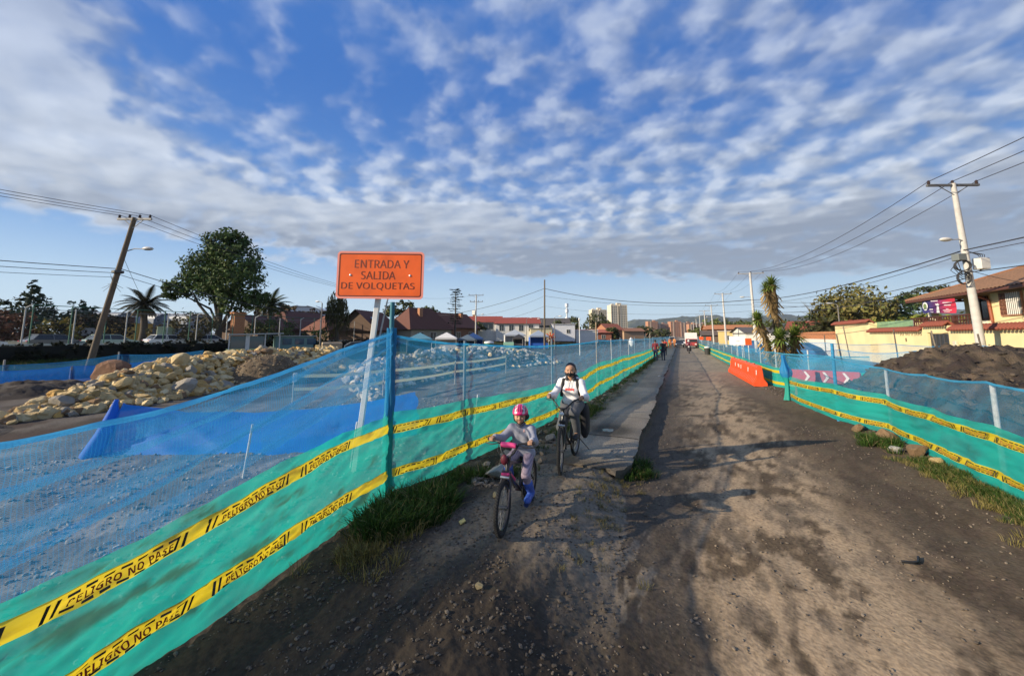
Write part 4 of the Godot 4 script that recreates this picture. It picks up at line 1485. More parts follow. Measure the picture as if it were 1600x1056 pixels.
	# dark spoil at the far left of the works
	mound("spoil_ridge", "low ridge of dark spoil at the left edge of the works", [[-19.5, -3.6, 0.22, 3.0, 1.6], [-15.6, -3.2, 0.26, 2.4, 1.2], [-23.0, -6.6, 0.5, 2.0, 3.2], [-23.4, -10.0, 0.4, 1.6, 3.0]], -26.0, -12.5, -13.0, -0.5, 0.14, 0.12, func(x, z, h): return Color(0.045, 0.033, 0.024).lerp(Color(0.12, 0.10, 0.08), sstep(0.0, 0.4, na.get_noise_2d(x * 1.5, z * 1.5))), vmat(0.95, {"grain": ["dirt", 1.2], "bump": ["rough", 4.0]}))
	# single stones by the path and the verge
	var lone := [[-2.52, -5.35, 0.17, "white", "white block of stone at the foot of the fence behind the grass"], [-2.75, -6.1, 0.13, "ash", "grey stone under the fence hem beside the child"], [-2.62, -6.75, 0.15, "grey", "rough flat stone at the fence foot between the riders"], [-2.45, -7.6, 0.10, "ash", "small grey stone at the path edge by the fence"], [-2.3, -4.75, 0.05, "cream", "tiny pale chip lying on the dark soil near the grass clump"], [3.78, -10.1, 0.09, "white", "pale pebble beside the grass tuft at the right fence"], [3.98, -9.9, 0.19, "brown", "dark clod of stone at the foot of the right fence"], [3.95, -10.9, 0.20, "brown", "brown rock half hidden by the right verge grass"], [4.02, -9.35, 0.10, "tan", "small tan stone on the right verge"], [3.80, -11.9, 0.15, "brown", "dull brown rock under the right fence hem"], [-1.62, -3.05, 0.03, "cream", "tiny cream pebble on the dirt before the front bicycle"]]
	for l in lone:
		var o := single("stone", protos[lone.find(l) % 14], stone[l[3]], l[4], "stone", Vector3(l[0], ground_y(l[0], l[1]) + l[2] * 0.45, l[1]), l[2] * 40.0)
		o.scale = Vector3.ONE * l[2]
	# earth edge with broken stones between path and fence
	var xs2 := []
	var cs2 := []
	for k in 900:
		var z := lerpf(-5.0, -30.0, pow(rng.randf(), 1.5))
		var x := -2.62 + rng.randfn() * 0.16
		var s := lerpf(0.012, 0.07, pow(rng.randf(), 2.5))
		xs2.append(Transform3D(Basis.from_euler(Vector3(rng.randf() * 6, rng.randf() * 6, 0)).scaled(Vector3(s, s * 0.7, s)), Vector3(x, ground_y(x, z) + s * 0.3, z)))
		cs2.append(Color(0.14, 0.11, 0.08) * rng.randf_range(0.5, 2.0))
	scatter("path_edge_rubble", rock_mesh(62, 1, 0.8).mesh(), vmat(0.95), xs2, null, cs2)

func build_greens() -> void:
	var gm := leaf_mat()
	var tuft := blade_tuft(46, 0.13, 0.09, Color(0.048, 0.085, 0.018)).mesh()
	var tall := blade_tuft(70, 0.22, 0.12, Color(0.036, 0.075, 0.014)).mesh()
	var dry := blade_tuft(40, 0.14, 0.10, Color(0.15, 0.13, 0.04)).mesh()
	var put_tufts := func(called: String, m: Mesh, spots: Array):
		var xs := []
		for s in spots:
			var b := Basis.from_euler(Vector3(rng.randf_range(-0.15, 0.15), rng.randf() * TAU, rng.randf_range(-0.15, 0.15))).scaled(Vector3.ONE * s[2])
			xs.append(Transform3D(b, Vector3(s[0], ground_y(s[0], s[1]) - 0.01, s[1])))
		var o := scatter(called, m, gm, xs)
		return o
	# big clump under the corner post
	var sp := []
	for k in 130:
		var a := rng.randf() * TAU
		var r := sqrt(rng.randf())
		sp.append([-3.05 + cos(a) * r * 0.42, -3.95 + sin(a) * r * 0.62, rng.randf_range(0.6, 1.25)])
	for k in 40:
		sp.append([-2.95 + rng.randfn() * 0.12, -4.9 + rng.randfn() * 0.35, rng.randf_range(0.4, 0.8)])
	put_tufts.call("grass_clump", tall, sp)
	sp = []
	for k in 60:
		sp.append([-2.95 + rng.randfn() * 0.18, -3.25 + rng.randfn() * 0.25, rng.randf_range(0.5, 1.0)])
	put_tufts.call("dry_grass", dry, sp)
	# along the path
	sp = []
	for k in 420:
		var z := lerpf(-5.5, -60.0, pow(rng.randf(), 1.4))
		var cl := na.get_noise_1d(z * 0.9 + 3.0)
		if cl < -0.08: continue
		sp.append([-2.42 + rng.randfn() * 0.13, z, rng.randf_range(0.5, 1.3) * (0.7 + cl)])
	for k in 60:
		sp.append([-2.35 + rng.randfn() * 0.14, -10.9 + rng.randfn() * 0.5, rng.randf_range(0.8, 1.5)])
	for k in 90:
		sp.append([-2.25 + rng.randfn() * 0.14, -31.0 + rng.randfn() * 5.0, rng.randf_range(1.0, 2.2)])
	put_tufts.call("grass", tuft, sp)
	# weed on the broken kerb
	sp = []
	for k in 46:
		sp.append([-0.72 + rng.randfn() * 0.09, -6.9 + rng.randfn() * 0.22, rng.randf_range(0.4, 0.9)])
	put_tufts.call("kerb_weeds", tall, sp)
	sp = []
	for k in 70:
		sp.append([-1.0 + rng.randfn() * 0.16, -5.4 + rng.randfn() * 0.7, rng.randf_range(0.3, 0.6)])
	put_tufts.call("dry_grass", dry, sp)
	# right verge
	sp = []
	for k in 520:
		var z := rng.randf_range(-9.6, -5.2)
		var sx := 3.92 - 0.05 * (z + 8.0) * 0.0
		sp.append([sx + rng.randfn() * 0.14, z, rng.randf_range(0.45, 1.0)])
	put_tufts.call("verge_grass", tuft, sp)
	sp = []
	for k in 200:
		sp.append([3.82 + rng.randfn() * 0.2, rng.randf_range(-9.6, -5.2), rng.randf_range(0.4, 0.9)])
	put_tufts.call("dry_grass", dry, sp)
	sp = []
	for k in 42:
		sp.append([3.72 + rng.randfn() * 0.14, -10.75 + rng.randfn() * 0.22, rng.randf_range(0.6, 1.1)])
	put_tufts.call("grass_clump", tall, sp)
	# left bank
	sp = []
	for k in 2600:
		var x := rng.randf_range(-43.0, -29.0)
		var z := rng.randf_range(-34.0, -3.0)
		sp.append([x, z, rng.randf_range(1.5, 4.0)])
	put_tufts.call("bank_grass", tuft, sp)

# ------------------------------------------------------------------ buildings
# a window: outer frame, glass set back, mullions; built in the xy plane facing +z of xf
func window(parent: Node3D, xf: Transform3D, w: float, h: float, frame_m: Material, glass_m: Material, cols := 2, called := "window") -> void:
	var f := MB.new()
	f.xf = xf
	var t := 0.06
	f.box(Vector3(0, h * 0.5, 0.0), Vector3(w, t, 0.09)); f.box(Vector3(0, -h * 0.5, 0.0), Vector3(w + 0.08, t, 0.13))
	for s in [-1, 1]: f.box(Vector3(s * (w * 0.5 - t * 0.5), 0, 0.0), Vector3(t, h - t, 0.085))
	for k in range(1, cols): f.box(Vector3(lerpf(-w * 0.5, w * 0.5, float(k) / cols), 0, 0.0), Vector3(0.05, h - t, 0.07))
	var o := put(called, f, frame_m, parent)
	for k in cols:
		var g := MB.new()
		g.xf = xf
		var a := lerpf(-w * 0.5, w * 0.5, float(k) / cols)
		g.box(Vector3(a + w * 0.5 / cols, 0, -0.01), Vector3(w / cols - 0.05, h - t, 0.02))
		put("pane", g, glass_m, o)

func wall_xf(p: Vector3, facing: Vector3) -> Transform3D:
	var z := facing.normalized()
	var x := Vector3.UP.cross(z).normalized()
	return Transform3D(Basis(x, Vector3.UP, z), p)

# gabled or hipped block along local x; roof with tile courses
func roof_mesh(b: MB, l: float, d: float, y: float, rise: float, over: float, hip: float, corr := 0.0) -> void:
	var hx := l * 0.5 + over
	var hz := d * 0.5 + over
	var rx := hx - hip
	var yy := y - over * rise / (d * 0.5)
	for s in [-1.0, 1.0]:
		var n := 26 if corr > 0.0 else 2
		var pts := PackedVector3Array()
		for i in 2:
			for k in n + 1:
				var t := float(k) / n
				var x := lerpf(-hx, hx, t) if i == 0 else lerpf(-rx, rx, t)
				var p := Vector3(x * s, (yy if i == 0 else y + rise) + (corr if k % 2 == 0 else 0.0), s * (hz if i == 0 else 0.0))
				pts.append(p)
		b.grid(pts, 2, n + 1)
		if hip > 0.0:
			b.tri(Vector3(s * hx, yy, hz * s), Vector3(s * hx, yy, -hz * s), Vector3(s * rx, y + rise, 0))
	b.quad(Vector3(-hx, yy - 0.02, -hz), Vector3(hx, yy - 0.02, -hz), Vector3(hx, yy - 0.02, hz), Vector3(-hx, yy - 0.02, hz))

func house(called: String, label: String, at: Vector3, turn: float, l: float, d: float, h: float, rise: float, wall_m: Material, roof_m: Material, o := {}) -> Node3D:
	var root := thing(called, label, o.get("category", "house"), at, turn)
	var w := MB.new()
	w.box(Vector3(0, h * 0.5, 0), Vector3(l, h, d))
	var hip: float = o.get("hip", 0.0)
	if hip <= 0.0 and rise > 0.0:
		for s in [-1.0, 1.0]:
			w.xf = Transform3D(Basis(Vector3.UP, PI / 2), Vector3(s * (l * 0.5 - 0.1), 0, 0))
			w.prism(PackedVector2Array([Vector2(-d * 0.5, h - 0.01), Vector2(d * 0.5, h - 0.01), Vector2(0, h + rise - 0.04)]), 0.2)
		w.xf = Transform3D()
	put("wall", w, wall_m, root)
	var r := MB.new()
	if rise > 0.0:
		roof_mesh(r, l, d, h + 0.02, rise, o.get("over", 0.5), hip, o.get("corr", 0.05))
	else:
		r.box(Vector3(0, h + 0.08, 0), Vector3(l + 0.4, 0.16, d + 0.4))
	var ro := put("roof", r, roof_m, root)
	if o.has("chimney"):
		var c := MB.new()
		c.box(Vector3(o.chimney.x, h + rise * 0.6 + 0.5, o.chimney.z), Vector3(0.7, 1.6, 0.7))
		put("chimney", c, mat(Color(0.36, 0.17, 0.09), 0.9), ro)
	var fm := mat(Color(0.55, 0.54, 0.5), 0.6)
	var gm := mat(Color(0.03, 0.04, 0.05), 0.12)
	for q in o.get("windows", []):       # [x, y, w, h, side]
		var side: int = q[4] if q.size() > 4 else 0
		if side == 0: window(root, wall_xf(Vector3(q[0], q[1], d * 0.5 + 0.03), Vector3.BACK), q[2], q[3], fm, gm)
		else: window(root, wall_xf(Vector3(l * 0.5 * side + 0.03 * side, q[1], q[0]), Vector3(side, 0, 0)), q[2], q[3], fm, gm)
	return root

func build_right_side() -> void:
	var cream := mat(Color(0.74, 0.62, 0.34), 0.9, {"grain": ["soft", 0.13]})
	var tile := mat(Color(0.24, 0.062, 0.035), 0.8, {"grain": ["stone", 1.0]})
	var rooft := mat(Color(0.27, 0.145, 0.075), 0.85, {"grain": ["stone", 0.9]})
	var wood := mat(Color(0.075, 0.025, 0.016), 0.6)
	# boundary wall of the big house
	var w := thing("boundary_wall", "cream boundary wall with red tile coping and a dark gate", "wall", Vector3(15, 0, 0))
	var b := MB.new()
	for q in [[-18.0, -32.05, 2.6], [-34.25, -42.5, 2.6]]:
		b.box(Vector3(0.12, q[2] * 0.5, (q[0] + q[1]) * 0.5), Vector3(0.24, q[2], q[0] - q[1]))
	b.box(Vector3(0.12, 2.68, -33.15), Vector3(0.26, 0.42, 3.4))
	b.box(Vector3(0.12, 1.7, -46.5), Vector3(0.26, 3.4, 8.0))
	b.box(Vector3(3.2, 1.7, -42.62), Vector3(6.2, 3.4, 0.22))
	put("plaster", b, cream, w)
	for q in [[-18.0, -31.6, 2.62], [-34.6, -42.4, 2.62], [-31.9, -34.4, 2.90], [-42.4, -50.6, 3.42]]:
		var c := MB.new()
		var n := int((q[0] - q[1]) / 0.24)
		for k in n:
			var z := lerpf(q[0], q[1], (k + 0.5) / n)
			var p := []
			for e in 5:
				p.append(Vector3(-0.32 + 0.16 * e, q[2] + 0.24 - 0.11 * absf(e - 2.0) * 1.25, z))
			c.tube(p, [0.085], 6)
		put("tile_coping", c, tile, w)
	var g := MB.new()
	g.box(Vector3(0.16, 1.2, -33.15), Vector3(0.08, 2.4, 2.1))
	var gate := put("gate", g, mat(Color(0.03, 0.032, 0.036), 0.45), w)
	for k in 5:
		var g2 := MB.new()
		g2.box(Vector3(0.10, 1.2, -32.3 - 0.42 * k), Vector3(0.04, 2.36, 0.05))
		put("gate_bar", g2, mat(Color(0.06, 0.06, 0.065), 0.4), gate)
	var lt := MB.new()
	for k in 15:      # worn house lettering, not legible in the photograph
		var z := -34.9 - 0.19 * k
		if k in [5, 7, 11]: continue
		lt.box(Vector3(-0.005, 2.36, z), Vector3(0.02, 0.17 if k % 3 else 0.13, 0.035)); lt.box(Vector3(-0.004, 2.36 + (0.06 if k % 2 else -0.06), z - 0.05), Vector3(0.018, 0.035, 0.10))
	lt.box(Vector3(-0.005, 1.98, -36.9), Vector3(0.02, 0.26, 0.16))
	put("worn_lettering", lt, mat(Color(0.13, 0.10, 0.06), 0.8), w)
	var mb := MB.new()
	mb.box(Vector3(-0.06, 1.75, -31.4), Vector3(0.14, 0.42, 0.30), Basis(), 0.03)
	put("meter_box", mb, mat(Color(0.55, 0.5, 0.38), 0.6), w)
	# green sheeting above the wall
	var gp := thing("sheet_screen", "pale green sheeting screen standing above the cream wall", "screen")
	for k in 5:
		var q := MB.new()
		q.box(Vector3(15.5, 3.02, -37.6 - 1.2 * k), Vector3(0.03, 0.80, 1.18))
		put("sheet", q, mat(Color(0.22, 0.36, 0.20) * (0.9 + 0.05 * (k % 3)), 0.55, {"grain": ["soft", 0.7]}), gp)
		var pq := MB.new()
		pq.box(Vector3(15.53, 3.02, -37.0 - 1.2 * k), Vector3(0.03, 0.84, 0.04))
		put("upright", pq, mat(Color(0.2, 0.2, 0.2), 0.5), gp)
	# the two storey house
	var h := thing("cream_house", "two storey cream house with brown tiled roof and wooden balcony", "house", Vector3(0, 0, 0))
	b = MB.new()
	b.box(Vector3(22.3, 2.5, -26.3), Vector3(10.0, 5.0, 12.6))
	b.box(Vector3(23.2, 2.5, -35.6), Vector3(8.2, 5.0, 6.0))
	b.box(Vector3(18.1, 1.4, -35.6), Vector3(2.4, 2.8, 6.0))
	put("wall", b, cream, h)
	b = MB.new()
	b.box(Vector3(17.2, 3.72, -38.2), Vector3(0.42, 1.85, 0.42)); b.box(Vector3(17.2, 4.55, -37.95), Vector3(0.40, 0.5, 0.85)); b.box(Vector3(17.25, 3.0, -35.6), Vector3(0.5, 0.35, 6.2))
	put("balcony_pillar", b, mat(Color(0.72, 0.66, 0.5), 0.85), h)
	# roof: courses of tiles running down the slope
	b = MB.new()
	var A := Vector3(16.3, 4.92, -39.6)
	var C := Vector3(16.3, 4.98, -17.0)
	var B := Vector3(21.2, 6.80, -36.2)
	var D := Vector3(21.2, 6.80, -17.0)
	var n := 150
	var rows := 12
	var pts := PackedVector3Array()
	for i in rows * 2:
		var t := float(i / 2) / (rows - 1) if i % 2 == 0 else minf(1.0, float(i / 2 + 1) / (rows - 1))
		for k in n + 1:
			var u := float(k) / n
			var p := A.lerp(C, u).lerp(B.lerp(D, u), t)
			p.y += 0.05 * (1.0 if k % 2 == 0 else 0.0) + (0.045 if i % 2 == 1 else 0.0) + 0.012 * nb.get_noise_2d(k * 1.3, i * 2.0)
			pts.append(p)
	b.grid(pts, rows * 2, n + 1)
	var A2 := Vector3(26.5, 4.92, -39.6)
	var rows2 := 10
	pts = PackedVector3Array()
	for i in rows2:
		var t := float(i) / (rows2 - 1)
		for k in 61:
			var p := A2.lerp(A, k / 60.0).lerp(B, t)
			p.y += 0.05 * (k % 2) * (1.0 - t)
			pts.append(p)
	b.grid(pts, rows2, 61)
	b.quad(B, D, Vector3(26.5, 4.92, -17), A2)
	var ro := put("roof", b, rooft, h)
	b = MB.new()
	b.tube([A + Vector3(0, 0.05, 0), B + Vector3(0, 0.08, 0), D + Vector3(0, 0.08, 0)], [0.10], 7)
	put("ridge_tiles", b, mat(Color(0.22, 0.10, 0.05), 0.85), ro)
	b = MB.new()
	b.box(Vector3(16.36, 4.86, -28.3), Vector3(0.10, 0.16, 22.6)); b.box(Vector3(21.4, 4.86, -39.55), Vector3(10.2, 0.16, 0.10)); b.box(Vector3(17.0, 4.83, -28.3), Vector3(1.2, 0.05, 22.4))
	put("eaves_board", b, mat(Color(0.10, 0.035, 0.022), 0.6), ro)
	# balcony
	var bal := thing("balcony_railing", "dark wooden railing of the cream house balcony", "railing", Vector3(0, 0, 0))
	b = MB.new()
	b.box(Vector3(16.62, 3.58, -36.5), Vector3(0.12, 0.09, 6.6)); b.box(Vector3(16.62, 2.95, -36.5), Vector3(0.10, 0.10, 6.6)); b.box(Vector3(16.62, 3.30, -36.5), Vector3(0.07, 0.07, 6.6))
	put("rail", b, wood, bal)
	for k in 24:
		var q := MB.new()
		q.box(Vector3(16.62, 3.26, -39.7 + k * 0.278), Vector3(0.055 if k % 6 else 0.16, 0.62, 0.055 if k % 6 else 0.16))
		put("baluster", q, wood, bal)
	b = MB.new()
	b.box(Vector3(17.1, 2.80, -36.5), Vector3(1.1, 0.16, 6.6))
	put("balcony_floor", b, wood, bal)
	# dark openings behind the balcony
	for q in [[19.06, 3.9, -36.9, 1.5, 2.0], [19.06, 3.9, -34.3, 1.2, 2.0]]:
		window(h, wall_xf(Vector3(q[0], q[1], q[2]), Vector3.LEFT), q[3], q[4], mat(Color(0.07, 0.03, 0.02), 0.6), mat(Color(0.02, 0.022, 0.026), 0.1), 2, "balcony_door")
	# the barred window with a panelled shutter
	var wx := thing("shuttered_window", "window with brown panelled shutter and white bars on the cream house", "window")
	b = MB.new()
	b.box(Vector3(17.26, 4.07, -31.0), Vector3(0.10, 1.36, 1.62))
	put("surround", b, mat(Color(0.40, 0.20, 0.12), 0.7), wx)
	b = MB.new()
	b.box(Vector3(17.20, 4.07, -30.72), Vector3(0.04, 1.2, 0.96))
	put("pane", b, mat(Color(0.30, 0.29, 0.26), 0.3), wx)
	for k in 7:
		var q := MB.new()
		q.rod(Vector3(17.14, 3.45, -30.32 - 0.135 * k), Vector3(17.14, 4.69, -30.32 - 0.135 * k), 0.016, 0.016, 6)
		put("bar", q, mat(Color(0.75, 0.74, 0.70), 0.5), wx)
	for k in 5:
		for s in 2:
			var q := MB.new()
			q.box(Vector3(17.18, 3.58 + 0.245 * k, -31.33 - 0.26 * s), Vector3(0.06, 0.20, 0.22), Basis(), 0.015)
			put("shutter_panel", q, mat(Color(0.13, 0.05, 0.025), 0.6), wx)
	# downpipe
	b = MB.new()
	b.tube([Vector3(16.5, 4.86, -32.9), Vector3(16.9, 4.62, -32.75), Vector3(17.2, 4.4, -32.6), Vector3(17.22, 2.7, -32.5)], [0.075], 8)
	put("downpipe", b, mat(Color(0.26, 0.07, 0.03), 0.55), h)
	b = MB.new()
	b.box(Vector3(17.2, 4.72, -29.6), Vector3(0.22, 0.18, 0.3), Basis(), 0.03)
	put("wall_lamp", b, mat(Color(0.2, 0.18, 0.14), 0.5), h)
	# banner hung on the railing
	var bn := thing("banner", "blue to red printed banner hanging from the balcony of the cream house", "banner", Vector3(16.45, 4.30, -35.9))
	bn.rotation = Vector3(0.07, -PI / 2, 0)
	bn.rotation.x = 0.0
	bn.basis = Basis(Vector3(0, -0.055, 1).normalized(), Vector3(0, 1, 0.055).normalized(), Vector3(-1, 0, 0))
	b = MB.new()
	pts = PackedVector3Array()
	var cc := PackedColorArray()
	for i in 6:
		for k in 25:
			var u := k / 24.0
			pts.append(Vector3(lerpf(-1.85, 1.85, u), lerpf(-0.48, 0.48, i / 5.0), 0.03 * sin(u * 9.0 + i)))
			cc.append(Color(0.035, 0.035, 0.16).lerp(Color(0.10, 0.025, 0.12), sstep(0.1, 0.5, u)).lerp(Color(0.52, 0.03, 0.06), sstep(0.35, 0.95, u)))
	b.grid(pts, 6, 25, false, cc)
	put("cloth", b, vmat(0.6), bn)
	b = MB.new()
	b.xf = Transform3D(Basis(Vector3.RIGHT, PI / 2), Vector3(-1.38, 0.0, 0.05))
	b.lathe([Vector2(0.0, 0.0), Vector2(0.30, 0.0), Vector2(0.30, 0.012), Vector2(0.0, 0.012)], 20)
	put("white_roundel", b, mat(Color(0.75, 0.75, 0.74), 0.6), bn)
	b = MB.new()
	b.xf = Transform3D(Basis(Vector3.RIGHT, PI / 2), Vector3(-1.38, 0.0, 0.066))
	b.lathe([Vector2(0.0, 0.0), Vector2(0.20, 0.0), Vector2(0.20, 0.01), Vector2(0.0, 0.01)], 18)
	put("green_crest", b, mat(Color(0.16, 0.22, 0.08), 0.6), bn)
	b = MB.new()
	for q in [[-0.30, 0.36, 0.80, 0.07], [-0.72, -0.22, 0.42, 0.075], [-0.68, -0.40, 0.34, 0.07], [1.10, 0.22, 1.0, 0.065], [1.10, 0.05, 0.72, 0.065], [1.05, -0.20, 0.26, 0.04], [1.05, -0.29, 0.92, 0.045], [1.0, -0.38, 0.6, 0.04]]:
		var letters_n := int(q[2] / (q[3] * 0.8))
		for k in letters_n:
			b.box(Vector3(q[0] - q[2] * 0.5 + q[2] * (k + 0.5) / letters_n, q[1], 0.045), Vector3(q[3] * 0.55, q[3] * (0.7 + 0.3 * (k % 3) / 2.0), 0.012))
	put("blurred_lettering", b, mat(Color(0.72, 0.66, 0.70), 0.6), bn).set_meta("kind", "stuff")
	b = MB.new()      # printed white-robed figure
	b.xf = Transform3D(Basis(), Vector3(0.05, 0, 0.045))
	b.prism(PackedVector2Array([Vector2(-0.16, -0.46), Vector2(0.16, -0.46), Vector2(0.09, 0.02), Vector2(0.20, 0.10), Vector2(0.08, 0.16), Vector2(0.0, 0.20), Vector2(-0.10, 0.14), Vector2(-0.22, 0.18), Vector2(-0.24, 0.10), Vector2(-0.08, 0.02)]), 0.012)
	put("printed_figure", b, mat(Color(0.68, 0.66, 0.66), 0.6), bn)
	# orange wall, white walls, roofs farther along
	var ow := thing("brick_wall", "low wall of white base and orange top beyond the cream wall", "wall")
	b = MB.new()
	b.box(Vector3(15.1, 0.95, -58.5), Vector3(0.25, 1.9, 15.5))
	put("white_base", b, paint(0.66, 0.64, 0.58, 0.85), ow)
	b = MB.new()
	b.box(Vector3(15.1, 2.32, -58.5), Vector3(0.24, 0.84, 15.5))
	put("orange_top", b, mat(Color(0.46, 0.19, 0.085), 0.9, {"grain": ["stone", 0.5]}), ow)
	b = MB.new()
	b.box(Vector3(13.6, 1.35, -78.0), Vector3(0.3, 2.7, 22.0))
	single("boundary_wall", b, paint(0.68, 0.67, 0.63, 0.85), "long white boundary wall behind the yucca plants", "wall")
	house("white_house", "white gabled house with red roof behind the orange wall", Vector3(21.0, 0, -74.0), -0.35, 9.0, 6.0, 3.3, 1.3, paint(0.70, 0.68, 0.62), tile, {"windows": [[-2, 1.8, 1.2, 1.1], [2, 1.8, 1.2, 1.1]]})
	house("white_house", "white house with dark roof half hidden by the bare tree", Vector3(16.5, 0, -92.0), 0.2, 11.0, 7.0, 3.0, 1.0, paint(0.66, 0.65, 0.60), mat(Color(0.10, 0.09, 0.085), 0.8), {"windows": [[-3, 1.6, 1.2, 1.0], [2, 1.6, 1.2, 1.0]]})
	house("yellow_house", "long yellow house front near the second white pole", Vector3(15.5, 0, -112.0), -0.2, 12.0, 7.0, 3.4, 0.0, paint(0.55, 0.42, 0.16), paint(0.45, 0.40, 0.35), {"windows": [[-4, 1.8, 1.2, 1.2], [0, 1.8, 1.2, 1.2], [4, 1.8, 1.2, 1.2]]})
	house("brick_house", "orange brick house with flat orange roof down the street", Vector3(16.0, 0, -150.0), 0.1, 16.0, 9.0, 4.6, 1.4, mat(Color(0.30, 0.15, 0.08), 0.9), mat(Color(0.42, 0.17, 0.07), 0.85), {"windows": [[-5, 2.8, 1.6, 1.3], [0, 2.8, 1.6, 1.3], [5, 2.8, 1.6, 1.3]]})
	house("brown_house", "dark low roofed shed left of the second white pole", Vector3(9.5, 0, -128.0), 0.0, 7.0, 6.0, 2.6, 1.2, mat(Color(0.12, 0.09, 0.07), 0.9), mat(Color(0.10, 0.075, 0.06), 0.85))
	# blue tarpaulin tents among the far nets
	for q in [[9.0, -62.0, 3.2, "dark blue tarpaulin tent before the white wall by the poles"], [10.6, -44.0, 3.6, "low blue tarpaulin heap beside the yucca trunks"]]:
		b = MB.new()
		var hw: float = q[2] * 0.5
		b.prism(PackedVector2Array([Vector2(-hw, 0), Vector2(hw, 0), Vector2(hw * 0.55, 1.15), Vector2(0, 1.65), Vector2(-hw * 0.7, 0.95)]), 2.2)
		single("tarpaulin_tent", b, mat(Color(0.03, 0.06, 0.16), 0.6), q[3], "tent", Vector3(q[0], 0, q[1]), -0.6)
	# yuccas
	var yu := thing("yucca_plant", "tall leaning yucca with four green heads on shaggy trunks", "yucca", Vector3(5.2, 0, -26.3))
	var heads := [[Vector3(-0.1, 0, 0.0), Vector3(-0.05, 2.6, 0.3), Vector3(-0.25, 5.15, 0.4), 0.72, 130], [Vector3(-0.25, 0, 0.1), Vector3(-0.6, 1.6, 0.6), Vector3(-1.15, 3.15, 1.1), 0.68, 120], [Vector3(0.0, 0, 0.3), Vector3(-0.1, 1.0, 0.7), Vector3(-0.12, 2.1, 0.9), 0.85, 140], [Vector3(0.4, 0, 0.1), Vector3(0.55, 1.1, 0.2), Vector3(0.72, 2.25, 0.25), 0.85, 140], [Vector3(-0.1, 2.6, 0.3), Vector3(-0.4, 4.3, 0.4), Vector3(-0.55, 4.95, 0.5), 0.55, 70]]
	for q in heads:
		b = MB.new()
		b.col = Color(0.20, 0.14, 0.07)
		var path := []
		var rr := []
		for k in 13:
			var t := k / 12.0
			var p: Vector3 = (q[0] as Vector3).lerp(q[1], t).lerp((q[1] as Vector3).lerp(q[2], t), t)
			path.append(p); rr.append((0.15 + 0.05 * sin(k * 2.1) + 0.09 * sstep(0.6, 1.0, t)) * (0.75 if q[4] < 100 else 1.0))
		b.tube(path, rr, 9)
		# skirt of dead leaves
		for k in 170:
			var t := rng.randf_range(0.35, 0.98)
			var p: Vector3 = path[int(t * 12)]
			var a := rng.randf() * TAU
			var od := Vector3(cos(a), -1.6, sin(a)).normalized()
			var l := rng.randf_range(0.25, 0.55) * (0.6 + 0.6 * t)
			var sd := od.cross(Vector3.UP).normalized() * 0.025
			b.col = Color(0.30, 0.21, 0.09) * rng.randf_range(0.4, 1.5)
			var r0 := Vector3(cos(a), 0, sin(a)) * 0.10
			b.quad(p + r0 - sd, p + r0 + sd, p + r0 + od * l + sd * 0.4 + Vector3(cos(a), 0, sin(a)) * 0.06, p + r0 + od * l - sd * 0.4)
		put("shaggy_trunk", b, leaf_mat(), yu)
		b = MB.new()
		spiky_head(b, q[2], (q[2] - q[1]) + Vector3(0, 1.2, 0), q[3], q[4], Color(0.125, 0.175, 0.036))
		put("leaf_head", b, leaf_mat(), yu)
	# trees behind the wall
	tree("broad_tree", "big rounded olive green tree behind the cream wall", Vector3(25.0, 0, -76.0), 3.0, 0.45, [[Vector3(0, 6.4, 0), Vector3(4.2, 3.3, 4.0), 2600], [Vector3(-2.6, 5.0, 1.0), Vector3(2.8, 2.6, 2.8), 1300], [Vector3(2.8, 5.2, -1.0), Vector3(3.0, 2.9, 3.0), 1400], [Vector3(0.5, 3.2, 1.5), Vector3(4.0, 1.8, 2.5), 1300]], 0.26, Color(0.075, 0.075, 0.024), "", 0.22)
	var bt := thing("bare_tree", "leafless grey tree left of the big rounded tree", "tree", Vector3(20.8, 0, -77.5))
	b = MB.new()
	b.col = Color(0.16, 0.14, 0.12)
	b.tube([Vector3(0, 0, 0), Vector3(0.1, 2.5, 0), Vector3(0, 4.5, 0)], [0.22, 0.18, 0.12], 8)
	for k in 70:
		var a := rng.randf() * TAU
		var y0 := rng.randf_range(2.2, 5.0)
		var tip := Vector3(cos(a) * rng.randf_range(0.6, 2.4), y0 + rng.randf_range(1.0, 3.6), sin(a) * rng.randf_range(0.6, 2.4))
		var st := Vector3(0, y0, 0)
		b.tube([st, st.lerp(tip, 0.5) + Vector3(rng.randfn(), rng.randfn(), rng.randfn()) * 0.15, tip], [0.05, 0.03, 0.012], 4, false)
	put("branches", b, vmat(0.95), bt)
	palm("dark shaggy palm before the bare tree behind the orange wall", Vector3(17.8, 0, -63.0), 3.3, 2.6, 0.35, Color(0.055, 0.055, 0.022), 30, 14)
	tree("bushy_tree", "dark bushy tree between the shaggy palm and the wall", Vector3(18.5, 0, -68.0), 1.4, 0.2, [[Vector3(0, 3.4, 0), Vector3(2.6, 2.2, 2.4), 900], [Vector3(-2.0, 2.6, 0), Vector3(1.8, 1.6, 1.8), 500]], 0.22, Color(0.045, 0.055, 0.02))
	for q in [[20.2, -53.5, 2.6], [23.0, -52.0, 2.9], [25.6, -50.5, 2.7], [28.4, -49.0, 3.1]]:
		tree("leafy_shrub", "yellow green shrub row behind the green sheeting screen", Vector3(q[0], 0, q[1]), 1.0, 0.12, [[Vector3(0, q[2], 0), Vector3(2.2, 1.5, 2.0), 900]], 0.2, Color(0.085, 0.10, 0.018), "shrubs behind the green screen")
